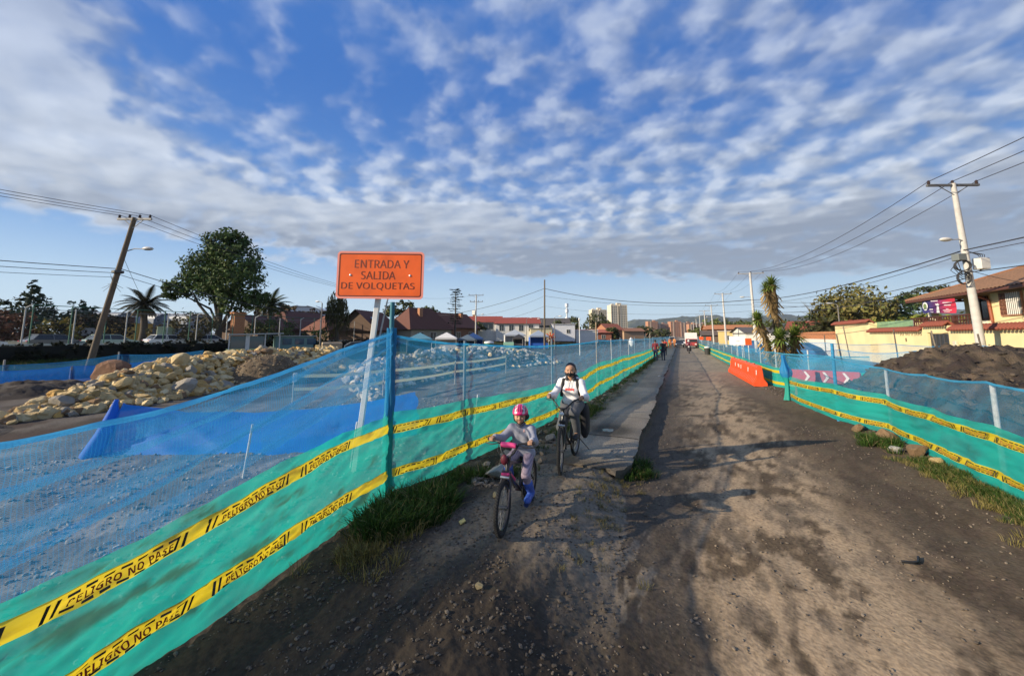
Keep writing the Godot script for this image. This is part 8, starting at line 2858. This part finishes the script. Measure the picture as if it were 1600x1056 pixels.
	b.tube([Vector3(-0.04, 1.005, -0.545), Vector3(0, 0.995, -0.515), Vector3(0.04, 1.005, -0.545), Vector3(0.045, 1.018, -0.59), Vector3(0, 1.02, -0.615), Vector3(-0.045, 1.018, -0.59), Vector3(-0.04, 1.005, -0.545)], [0.014], 8, false)
	put("collar", b, mat(Color(0.10, 0.11, 0.15), 0.9), c)
	b = MB.new()
	b.box(Vector3(0.055, 0.945, -0.535), Vector3(0.022, 0.03, 0.008), Basis(Vector3.RIGHT, -0.3), 0.003)
	put("chest_badge", b, mat(Color(0.5, 0.32, 0.32), 0.7), c)
	var legm := vmat(0.9)
	var stripe := func(p: Vector3) -> Color: return Color(0.36, 0.29, 0.35) if fmod(absf(p.y * 1.0 + p.z * 0.45) * 38.0, 1.0) < 0.55 else Color(0.22, 0.18, 0.23)
	for s in 2:
		var hp: Vector3 = [hipl, hipr][s]
		var kn: Vector3 = [kl, kr][s]
		var an: Vector3 = [al, ar][s]
		limb_child(c, "legging", [[hp, kn, 0.073, 0.052], [kn, kn.lerp(an, 0.55), 0.052, 0.045]], 0.010, 0.02, legm, stripe)
	var boot := mat(Color(0.04, 0.10, 0.42), 0.45)
	for s in 2:
		var kn: Vector3 = [kl, kr][s]
		var an: Vector3 = [al, ar][s]
		var to: Vector3 = [tl, tr][s]
		var bt := limb_child(c, "boot", [[kn.lerp(an, 0.42), an + Vector3(0, 0.02, 0), 0.058, 0.046], [an + Vector3(0, -0.004, -0.02), to, 0.044, 0.038], [to, to + Vector3(0, 0, 0.03), 0.036, 0.030]], 0.0085, 0.02, boot)
		b = MB.new()
		b.tube([an + Vector3(0, -0.045, -0.05), (an + to) * 0.5 + Vector3(0, -0.038, 0), to + Vector3(0, -0.034, 0.05)], [0.036, 0.034, 0.030], 8)
		put("sole", b, mat(Color(0.015, 0.03, 0.12), 0.7), bt)
	# helmet: shell with raised white ribs and dark vents
	var hel := Node3D.new()
	hel.name = "helmet"
	c.add_child(hel)
	hel.position = head + Vector3(0, 0.035, -0.012)
	hel.rotation = Vector3(-0.10, yaw, 0)
	b = MB.new()
	var pts := PackedVector3Array(); var cc := PackedColorArray()
	for r in 17:
		var th := lerpf(-0.22, PI / 2, r / 16.0)
		for q in 40:
			var a := TAU * q / 40
			var x := cos(-a) * cos(th)
			var z := sin(-a) * cos(th)
			var y := sin(th)
			var rad := Vector3(0.096, 0.105, 0.122)
			var rib := absf(fmod(absf(x) * 3.4 + 0.02, 1.0) - 0.5)
			var vent := rib < 0.16 and y > 0.12 and y < 0.93 and absf(z) > 0.12
			var k := 0.94 if vent else 1.0
			if r == 0: k *= 0.93
			pts.append(Vector3(x, y, z) * rad * k)
			var white := (absf(absf(x) - (0.10 + 0.42 * (z * 0.5 + 0.5))) < 0.12 and z > -0.3 and y > 0.0)
			cc.append(Color(0.012, 0.012, 0.015) if vent else (Color(0.62, 0.60, 0.64) if white else Color(0.62, 0.02, 0.16)))
	b.grid(pts, 17, 40, true, cc)
	put("shell", b, vmat(0.25, {"coat": 0.5}), hel)
	b = MB.new()
	for k in 2:
		var s := k * 2 - 1
		b.tube([Vector3(s * 0.082, -0.02, 0.02), Vector3(s * 0.07, -0.09, 0.03), Vector3(0, -0.135, 0.05)], [0.006], 5)
	put("chin_strap", b, mat(Color(0.02, 0.02, 0.02), 0.8), hel)
	limb_child(c, "hair", [[head + Vector3(-0.055, -0.01, -0.05), head + Vector3(0.055, -0.01, -0.05), 0.045, 0.045], [head + Vector3(0, -0.04, -0.06), head + Vector3(0, -0.09, -0.06), 0.04, 0.025], [head + Vector3(-0.074, 0.0, -0.01), head + Vector3(-0.072, -0.05, -0.005), 0.016, 0.010], [head + Vector3(0.074, 0.0, -0.01), head + Vector3(0.072, -0.05, -0.005), 0.016, 0.010]], 0.008, 0.02, mat(Color(0.014, 0.010, 0.008), 0.6))
	# ---------------- the woman
	var wp := {"r": 0.335, "base": 1.03, "tyre": 0.050, "spokes": 32, "rim": Color(0.20, 0.20, 0.21), "steer": 0.16, "bb": Vector3(0, 0.30, -0.61), "head_low": Vector3(0, 0.74, -0.155), "head_top": Vector3(0, 0.88, -0.205), "seat": Vector3(0, 0.83, -0.86), "tube": 0.019, "sag": 0.06,
		"frame_m": mat(Color(0.016, 0.016, 0.018), 0.35, {"coat": 0.4}), "fork_m": mat(Color(0.018, 0.018, 0.02), 0.35), "clamp": Vector3(0, 0.92, -0.18), "bar_bend": Vector3(0.06, 0.945, -0.165), "bar_in": Vector3(0.175, 1.06, -0.24), "bar_end": Vector3(0.30, 1.085, -0.345), "saddle_w": 0.095, "ring": 0.085, "crank": Vector3(0, 0.125, 0.085)}
	var wa := Vector3(-1.74, 0.2, -5.86)
	var wb := bicycle("black adult bicycle ridden by the woman behind the child", wa, 0.03, wp)
	wb.position.y = ground_y(wa.x, wa.z) + 0.02
	b = MB.new()
	b.ball(Vector3(0, 0.86, -0.12), Vector3(0.035, 0.03, 0.03), 6, 10)
	put("front_lamp", b, mat(Color(0.7, 0.7, 0.68), 0.2), wb)
	b = MB.new()
	b.rod(Vector3(0.05, 0.33, -1.0), Vector3(0.24, 0.10, -1.06), 0.010, 0.008, 6)
	put("kickstand", b, mat(Color(0.05, 0.05, 0.05), 0.4, {"metal": 0.4}), wb)
	b = MB.new()
	b.tube([Vector3(0, 0.70, -1.03) + Vector3(0, 0, 0.33), Vector3(0, 0.70, -1.0), Vector3(0, 0.62, -1.28)], [0.04, 0.045, 0.04], 6)
	put("mudguard", b, mat(Color(0.02, 0.02, 0.02), 0.5), wb)
	b = MB.new()
	pts = PackedVector3Array()
	for r in 9:
		for q in 16:
			var a := TAU * q / 16
			var t := r / 8.0
			var sx := 0.065 * (0.8 + 0.3 * sin(PI * t)) * (0.55 if r == 0 or r == 8 else 1.0)
			pts.append(Vector3(0.20 + signf(cos(-a)) * pow(absf(cos(a)), 0.6) * sx, 0.34 + 0.56 * t, -0.94 + signf(sin(-a)) * pow(absf(sin(a)), 0.6) * 0.15 * (0.55 if r == 0 or r == 8 else 1.0)))
	b.grid(pts, 9, 16, true)
	single("saddlebag", b, mat(Color(0.015, 0.015, 0.017), 0.8), "long black bag hanging beside the rear wheel of the woman's bicycle", "bag", wb.position, 0.03)
	var w := thing("person", "woman in white hoodie, black face mask and grey trousers riding behind the child", "person", wb.position, 0.03)
	hipl = Vector3(0.095, 0.885, -0.86)
	hipr = Vector3(-0.095, 0.885, -0.86)
	shl = Vector3(0.165, 1.265, -0.79)
	shr = Vector3(-0.165, 1.265, -0.79)
	gl = Vector3(0.268, 1.083, -0.315)
	gr = Vector3(-0.268, 1.083, -0.315)
	wl = Vector3(0.270, 1.098, -0.405)
	wr = Vector3(-0.270, 1.098, -0.405)
	el = Vector3(0.275, 1.055, -0.625)
	er = Vector3(-0.275, 1.055, -0.625)
	kl = Vector3(0.125, 0.830, -0.430)
	kr = Vector3(-0.120, 0.560, -0.540)
	al = Vector3(0.135, 0.475, -0.570)
	ar = Vector3(-0.135, 0.215, -0.740)
	tl = Vector3(0.140, 0.445, -0.405)
	tr = Vector3(-0.140, 0.175, -0.600)
	head = Vector3(0.0, 1.475, -0.735)
	body = MB.new()
	nets(body, [[hipl, hipr, 0.10, 0.10], [Vector3(0, 0.95, -0.87), Vector3(0, 1.20, -0.83), 0.085, 0.085], [shl, shr, 0.058, 0.058], [shl, el, 0.044, 0.037], [shr, er, 0.044, 0.037], [el, wl, 0.036, 0.025], [er, wr, 0.036, 0.025], [hipl, kl, 0.082, 0.056], [hipr, kr, 0.082, 0.056], [kl, al, 0.054, 0.036], [kr, ar, 0.054, 0.036], [al, tl, 0.036, 0.030], [ar, tr, 0.036, 0.030], [Vector3(0, 1.28, -0.785), Vector3(0, 1.40, -0.75), 0.052, 0.048]], 0.015, 0.04)
	nets(body, head_bones(head, 1.08, 0.12) + [[Vector3(0, 1.31, -0.775), Vector3(0, 1.42, -0.745), 0.048, 0.046]], 0.007, 0.016)
	nets(body, hand_bones(wl, gl, Vector3(-0.75, -0.15, 0.62).normalized(), 0.95), 0.005, 0.007)
	nets(body, hand_bones(wr, gr, Vector3(0.75, -0.15, 0.62).normalized(), 0.95), 0.005, 0.007)
	put("body", body, skin, w)
	face_parts(w, head, 1.08, 0.12, false)
	var hoodie := mat(Color(0.78, 0.77, 0.78), 0.95, {"grain": ["soft", 1.3], "world": false, "rim": 0.3, "bump": ["stone", 2.2]})
	limb_child(w, "hoodie", [[Vector3(0.055, 0.95, -0.845), Vector3(0.065, 1.20, -0.80), 0.105, 0.105], [Vector3(-0.055, 0.95, -0.845), Vector3(-0.065, 1.20, -0.80), 0.105, 0.105], [Vector3(0.07, 1.145, -0.735), Vector3(-0.07, 1.145, -0.735), 0.075, 0.075], [Vector3(0.09, 0.89, -0.85), Vector3(-0.09, 0.89, -0.85), 0.105, 0.105], [shl, shr, 0.074, 0.074], [shl, el, 0.068, 0.060], [shr, er, 0.068, 0.060], [el, wl.lerp(el, 0.08), 0.060, 0.044], [er, wr.lerp(er, 0.08), 0.060, 0.044], [Vector3(-0.08, 1.33, -0.80), Vector3(0.08, 1.33, -0.80), 0.05, 0.05], [Vector3(-0.09, 0.97, -0.75), Vector3(0.08, 1.0, -0.745), 0.035, 0.035]], 0.012, 0.04, hoodie)
	limb_child(w, "hood", [[Vector3(-0.075, 1.345, -0.80), Vector3(-0.06, 1.335, -0.715), 0.035, 0.028], [Vector3(0.075, 1.345, -0.80), Vector3(0.06, 1.335, -0.715), 0.04, 0.03], [Vector3(-0.07, 1.36, -0.84), Vector3(0.07, 1.36, -0.84), 0.05, 0.05]], 0.010, 0.03, mat(Color(0.05, 0.05, 0.055), 0.9))
	b = MB.new()
	for s in [-1.0, 1.0]:
		b.tube([Vector3(s * 0.025, 1.32, -0.700), Vector3(s * 0.03, 1.24, -0.678), Vector3(s * 0.028, 1.18, -0.655)], [0.005], 5)
	put("drawstring", b, mat(Color(0.35, 0.35, 0.37), 0.8), w)
	b = MB.new()
	for k in 7:
		b.box(Vector3(-0.066 + 0.022 * k, 1.165 + 0.006 * (k % 2), -0.656), Vector3(0.017, 0.034 if k % 3 else 0.045, 0.006), Basis(Vector3.RIGHT, -0.15), 0.002)
	put("chest_print", b, mat(Color(0.72, 0.10, 0.08), 0.8), w)
	var trou := mat(Color(0.105, 0.11, 0.12), 0.9, {"grain": ["soft", 1.2], "world": false, "bump": ["stone", 2.2]})
	limb_child(w, "trousers", [[hipl, hipr, 0.118, 0.118], [hipl, kl, 0.108, 0.084], [hipr, kr, 0.108, 0.082], [kl, al.lerp(kl, 0.05), 0.082, 0.055], [kr, ar.lerp(kr, 0.05), 0.080, 0.052]], 0.012, 0.03, trou)
	for s in 2:
		var an: Vector3 = [al, ar][s]
		var to: Vector3 = [tl, tr][s]
		limb_child(w, "shoe", [[an + Vector3(0, -0.01, -0.03), to, 0.044, 0.038], [to, to + Vector3(0, -0.005, 0.05), 0.040, 0.030], [an, an + Vector3(0, 0.04, 0), 0.042, 0.042]], 0.010, 0.02, mat(Color(0.02, 0.02, 0.022), 0.6))
	limb_child(w, "hair", [[head + Vector3(0, 0.050, -0.042), head + Vector3(0, 0.050, -0.026), 0.090, 0.088], [head + Vector3(-0.045, 0.0, -0.05), head + Vector3(0.045, 0.0, -0.05), 0.055, 0.055], [head + Vector3(0, 0.02, -0.11), head + Vector3(0, -0.16, -0.13), 0.05, 0.028]], 0.008, 0.02, mat(Color(0.016, 0.011, 0.009), 0.5))
	var t12 := Basis(Vector3.UP, 0.12)
	limb_child(w, "face_mask", [[head + t12 * Vector3(-0.035, -0.050, 0.058), head + t12 * Vector3(0.035, -0.050, 0.058), 0.033, 0.033], [head + t12 * Vector3(0, -0.042, 0.078), head + t12 * Vector3(0, -0.075, 0.066), 0.030, 0.028], [head + t12 * Vector3(-0.060, -0.04, 0.03), head + t12 * Vector3(0.060, -0.04, 0.03), 0.028, 0.028]], 0.006, 0.012, mat(Color(0.012, 0.012, 0.014), 0.9))
	# backpack worn on her back with shoulder straps
	var bg := thing("backpack", "black backpack worn by the woman, its straps over both shoulders", "backpack", wb.position, 0.03)
	b = MB.new()
	nets(b, [[Vector3(-0.07, 1.02, -1.02), Vector3(-0.07, 1.22, -0.98), 0.10, 0.09], [Vector3(0.07, 1.02, -1.02), Vector3(0.07, 1.22, -0.98), 0.10, 0.09]], 0.016, 0.05)
	put("pack", b, mat(Color(0.015, 0.015, 0.017), 0.8), bg)
	for s in [-1.0, 1.0]:
		b = MB.new()
		var path := [Vector3(s * 0.10, 1.28, -0.93), Vector3(s * 0.112, 1.352, -0.82), Vector3(s * 0.118, 1.335, -0.745), Vector3(s * 0.128, 1.25, -0.700), Vector3(s * 0.145, 1.13, -0.700), Vector3(s * 0.172, 1.03, -0.77), Vector3(s * 0.15, 1.0, -0.92)]
		var p2 := PackedVector3Array()
		for i in path.size():
			var p: Vector3 = path[i]
			for q in 8:
				var a := -TAU * q / 8
				p2.append(p + Vector3(cos(a) * 0.026, 0.004 * sin(a), 0.009 * sin(a) + 0.006))
		b.grid(p2, path.size(), 8, true)
		put("shoulder_strap", b, mat(Color(0.014, 0.014, 0.016), 0.85), bg)

func walker(label: String, at: Vector3, turn: float, top: Color, legs: Color, stride := 0.16, hat := Color(0.015, 0.012, 0.010), cell := 0.03) -> Node3D:
	var o := thing("person", label, "person", at, turn)
	var b := MB.new()
	var lower := [[Vector3(0.08, 0.88, 0), Vector3(-0.08, 0.88, 0), 0.11, 0.11], [Vector3(0.09, 0.86, 0), Vector3(0.10, 0.47, stride * 0.6), 0.095, 0.07], [Vector3(0.10, 0.47, stride * 0.6), Vector3(0.10, 0.07, stride), 0.065, 0.05], [Vector3(-0.09, 0.86, 0), Vector3(-0.10, 0.47, -stride * 0.2), 0.095, 0.07], [Vector3(-0.10, 0.47, -stride * 0.2), Vector3(-0.10, 0.07, -stride), 0.065, 0.05], [Vector3(0.10, 0.05, stride), Vector3(0.10, 0.04, stride + 0.14), 0.045, 0.04], [Vector3(-0.10, 0.05, -stride), Vector3(-0.10, 0.04, -stride + 0.14), 0.045, 0.04]]
	var upper := [[Vector3(0, 0.98, 0), Vector3(0, 1.28, 0), 0.13, 0.15], [Vector3(0.17, 1.38, 0), Vector3(-0.17, 1.38, 0), 0.075, 0.075], [Vector3(0.20, 1.36, 0), Vector3(0.24, 1.10, -0.04), 0.06, 0.05], [Vector3(0.24, 1.10, -0.04), Vector3(0.23, 0.86, 0.08), 0.05, 0.04], [Vector3(-0.20, 1.36, 0), Vector3(-0.24, 1.10, -0.02), 0.06, 0.05], [Vector3(-0.24, 1.10, -0.02), Vector3(-0.23, 0.86, 0.10), 0.05, 0.04]]
	var hd := [[Vector3(0, 1.42, 0), Vector3(0, 1.52, 0.01), 0.055, 0.05], [Vector3(0, 1.62, 0.01), Vector3(0, 1.58, 0.04), 0.10, 0.075], [Vector3(0.23, 0.84, 0.09), Vector3(0.23, 0.76, 0.11), 0.038, 0.03], [Vector3(-0.23, 0.84, 0.11), Vector3(-0.23, 0.76, 0.13), 0.038, 0.03]]
	nets(b, lower + upper + hd, cell, 0.04, func(p: Vector3) -> Color: return legs if p.y < 0.93 and absf(p.x) < 0.2 else (top if p.y < 1.46 and p.y > 0.83 else Color(0.36, 0.20, 0.13)))
	put("body", b, vmat(0.85), o)
	b = MB.new()
	b.ball(Vector3(0, 1.64, -0.005), Vector3(0.108, 0.105, 0.115), 8, 12, -0.2)
	put("hair", b, mat(hat, 0.7), o)
	return o

func build_street_life() -> void:
	walker("walker in dark red jacket and blue trousers on the path far ahead", Vector3(-1.92, 0.19, -35.0), PI, Color(0.20, 0.03, 0.04), Color(0.025, 0.03, 0.08), 0.10)
	walker("walker in black beside the one in dark red on the far path", Vector3(-1.35, 0.19, -35.6), PI, Color(0.025, 0.025, 0.03), Color(0.03, 0.035, 0.07), 0.14)
	walker("walker in bright red behind the pair on the far path", Vector3(-1.5, 0.19, -45.5), PI, Color(0.50, 0.05, 0.03), Color(0.04, 0.04, 0.05))
	walker("worker in orange overalls at the end of the path, nearer of two", Vector3(-1.5, 0.2, -70.0), 0.3, Color(0.70, 0.20, 0.04), Color(0.50, 0.16, 0.05))
	walker("second worker in orange overalls farther along the path", Vector3(-0.9, 0.2, -77.0), -0.4, Color(0.68, 0.26, 0.08), Color(0.40, 0.16, 0.07))
	# small dark dog-like bag? a low kerb stone on the path edge
	# motorcycle with rider
	var mc := thing("motorcycle", "dark motorcycle coming up the street", "motorcycle", Vector3(1.05, 0.02, -54.5))
	for z in [0.0, -1.25]:
		var b := MB.new()
		b.xf = Transform3D(Basis(Vector3.BACK, PI / 2), Vector3(0, 0.30, z))
		var prof := []
		for k in 9:
			prof.append(Vector2(0.25 + 0.055 * cos(TAU * k / 8), 0.055 * sin(TAU * k / 8)))
		b.lathe(prof, 20, true)
		put("wheel", b, mat(Color(0.02, 0.02, 0.02), 0.8), mc)
	var b := MB.new()
	b.box(Vector3(0, 0.45, -0.62), Vector3(0.30, 0.34, 0.5), Basis(), 0.06); b.tube([Vector3(0, 0.78, -0.35), Vector3(0, 0.80, -0.7), Vector3(0, 0.76, -1.35)], [0.14, 0.13, 0.09], 8); b.rod(Vector3(0.07, 0.3, 0.0), Vector3(0.07, 0.95, -0.3), 0.03, 0.03, 6); b.rod(Vector3(-0.07, 0.3, 0.0), Vector3(-0.07, 0.95, -0.3), 0.03, 0.03, 6)
	put("body", b, mat(Color(0.03, 0.02, 0.03), 0.35), mc)
	b = MB.new(); b.tube([Vector3(-0.38, 1.02, -0.42), Vector3(0, 0.98, -0.3), Vector3(0.38, 1.02, -0.42)], [0.016], 6)
	put("handlebar", b, mat(Color(0.05, 0.05, 0.05), 0.4), mc)
	b = MB.new(); b.ball(Vector3(0, 0.86, -0.16), Vector3(0.10, 0.10, 0.08), 8, 10)
	put("headlight", b, mat(Color(0.6, 0.6, 0.58), 0.15), mc)
	var rd := thing("person", "motorcycle rider in white helmet and dark red jacket", "person", Vector3(1.05, 0.02, -54.5))
	b = MB.new()
	nets(b, [[Vector3(0.10, 0.88, -0.85), Vector3(-0.10, 0.88, -0.85), 0.13, 0.13], [Vector3(0, 0.95, -0.84), Vector3(0, 1.25, -0.74), 0.15, 0.16], [Vector3(0.19, 1.34, -0.72), Vector3(-0.19, 1.34, -0.72), 0.08, 0.08], [Vector3(0.21, 1.33, -0.7), Vector3(0.33, 1.12, -0.62), 0.06, 0.05], [Vector3(0.33, 1.12, -0.62), Vector3(0.33, 1.03, -0.42), 0.05, 0.04], [Vector3(-0.21, 1.33, -0.7), Vector3(-0.33, 1.12, -0.62), 0.06, 0.05], [Vector3(-0.33, 1.12, -0.62), Vector3(-0.33, 1.03, -0.42), 0.05, 0.04], [Vector3(0.12, 0.86, -0.82), Vector3(0.22, 0.66, -0.42), 0.09, 0.075], [Vector3(0.22, 0.66, -0.42), Vector3(0.20, 0.30, -0.58), 0.07, 0.05], [Vector3(-0.12, 0.86, -0.82), Vector3(-0.22, 0.66, -0.42), 0.09, 0.075], [Vector3(-0.22, 0.66, -0.42), Vector3(-0.20, 0.30, -0.58), 0.07, 0.05], [Vector3(0, 1.36, -0.72), Vector3(0, 1.55, -0.70), 0.06, 0.09]], 0.03, 0.04, func(p: Vector3) -> Color: return Color(0.14, 0.03, 0.05) if p.y > 0.93 and p.y < 1.46 else (Color(0.04, 0.04, 0.05) if p.y <= 0.93 else Color(0.36, 0.20, 0.13)))
	put("body", b, vmat(0.8), rd)
	b = MB.new(); b.ball(Vector3(0, 1.60, -0.70), Vector3(0.135, 0.145, 0.15), 10, 14)
	put("helmet", b, mat(Color(0.66, 0.65, 0.62), 0.25, {"coat": 0.5}), rd)
	# vehicles far down the street
	car("dark car far down the street facing the viewer", Vector3(-0.1, 0.03, -84.0), -PI / 2, Color(0.03, 0.035, 0.04))
	car("white car behind the dark car far down the street", Vector3(0.7, 0.03, -104.0), -PI / 2, Color(0.70, 0.70, 0.69))
	car("white van at the end of the street by the orange workers", Vector3(-1.9, 0.03, -112.0), -PI / 2, Color(0.72, 0.72, 0.71), 0.65, "van")
	var tk := thing("truck", "red cabbed box truck far down the street behind the motorcycle", "truck", Vector3(2.0, 0.03, -80.0))
	b = MB.new(); b.box(Vector3(0, 1.05, 0.0), Vector3(2.0, 1.3, 1.5), Basis(), 0.12)
	put("cab", b, mat(Color(0.36, 0.05, 0.05), 0.35), tk)
	b = MB.new(); b.box(Vector3(0, 1.35, 0.76), Vector3(1.7, 0.5, 0.03))
	put("windscreen", b, mat(Color(0.03, 0.035, 0.04), 0.08), tk)
	b = MB.new(); b.box(Vector3(0, 1.75, -2.4), Vector3(2.1, 2.2, 3.4), Basis(), 0.04)
	put("box_body", b, paint(0.70, 0.69, 0.66), tk)
	for x in [-0.9, 0.9]:
		for z in [0.2, -3.2]:
			b = MB.new()
			b.xf = Transform3D(Basis(Vector3.BACK, PI / 2), Vector3(x, 0.42, z))
			b.lathe([Vector2(0.0, -0.13), Vector2(0.42, -0.13), Vector2(0.42, 0.13), Vector2(0.0, 0.13)], 14)
			put("wheel", b, mat(Color(0.02, 0.02, 0.02), 0.8), tk)
	for x in [-0.7, 0.7]:
		b = MB.new(); b.box(Vector3(x, 0.72, 0.77), Vector3(0.3, 0.18, 0.04))
		put("headlight", b, mat(Color(0.7, 0.7, 0.68), 0.15), tk)
	# dark bin on the right verge, white rubbish, papers
	b = MB.new(); b.lathe([Vector2(0.0, 0.0), Vector2(0.27, 0.0), Vector2(0.33, 0.75), Vector2(0.0, 0.75)], 12)
	var bn := single("dark_bin", b, mat(Color(0.03, 0.03, 0.03), 0.7), "dark bin standing against the far right net fence", "bin", Vector3(2.95, 0.07, -51.5))
	b = MB.new(); b.ball(Vector3(0, 0.82, 0), Vector3(0.33, 0.16, 0.33), 6, 10)
	put("white_bag", b, paint(0.60, 0.60, 0.58), bn)
	b = MB.new(); b.tube([Vector3(-0.12, 0.006, 0), Vector3(-0.05, 0.02, 0.05), Vector3(0.03, 0.008, 0.03), Vector3(0.12, 0.015, -0.04)], [0.012], 5)
	single("rubber_scrap", b, mat(Color(0.015, 0.015, 0.016), 0.6), "black curled scrap lying on the muddy road", "scrap", Vector3(2.05, 0.0, -5.4), 0.5)
	b = MB.new()
	b.box(Vector3(0, 0.01, 0), Vector3(0.10, 0.012, 0.07), Basis.from_euler(Vector3(0.1, 0.4, 0.15)))
	single("litter_paper", b, paint(0.62, 0.60, 0.55), "scrap of white paper lying on the far path edge", "litter", Vector3(-1.05, 0.20, -21.5))
	b = MB.new()
	b.box(Vector3(0, 0.02, 0), Vector3(0.07, 0.02, 0.05), Basis.from_euler(Vector3(0.3, 0.4, 0.4)), 0.004)
	single("litter_paper", b, mat(Color(0.55, 0.45, 0.16), 0.6), "crumpled yellowish scrap at the edge of the dark grass shadow", "litter", Vector3(-2.35, ground_y(-2.35, -4.0) + 0.01, -4.0), 0.6)
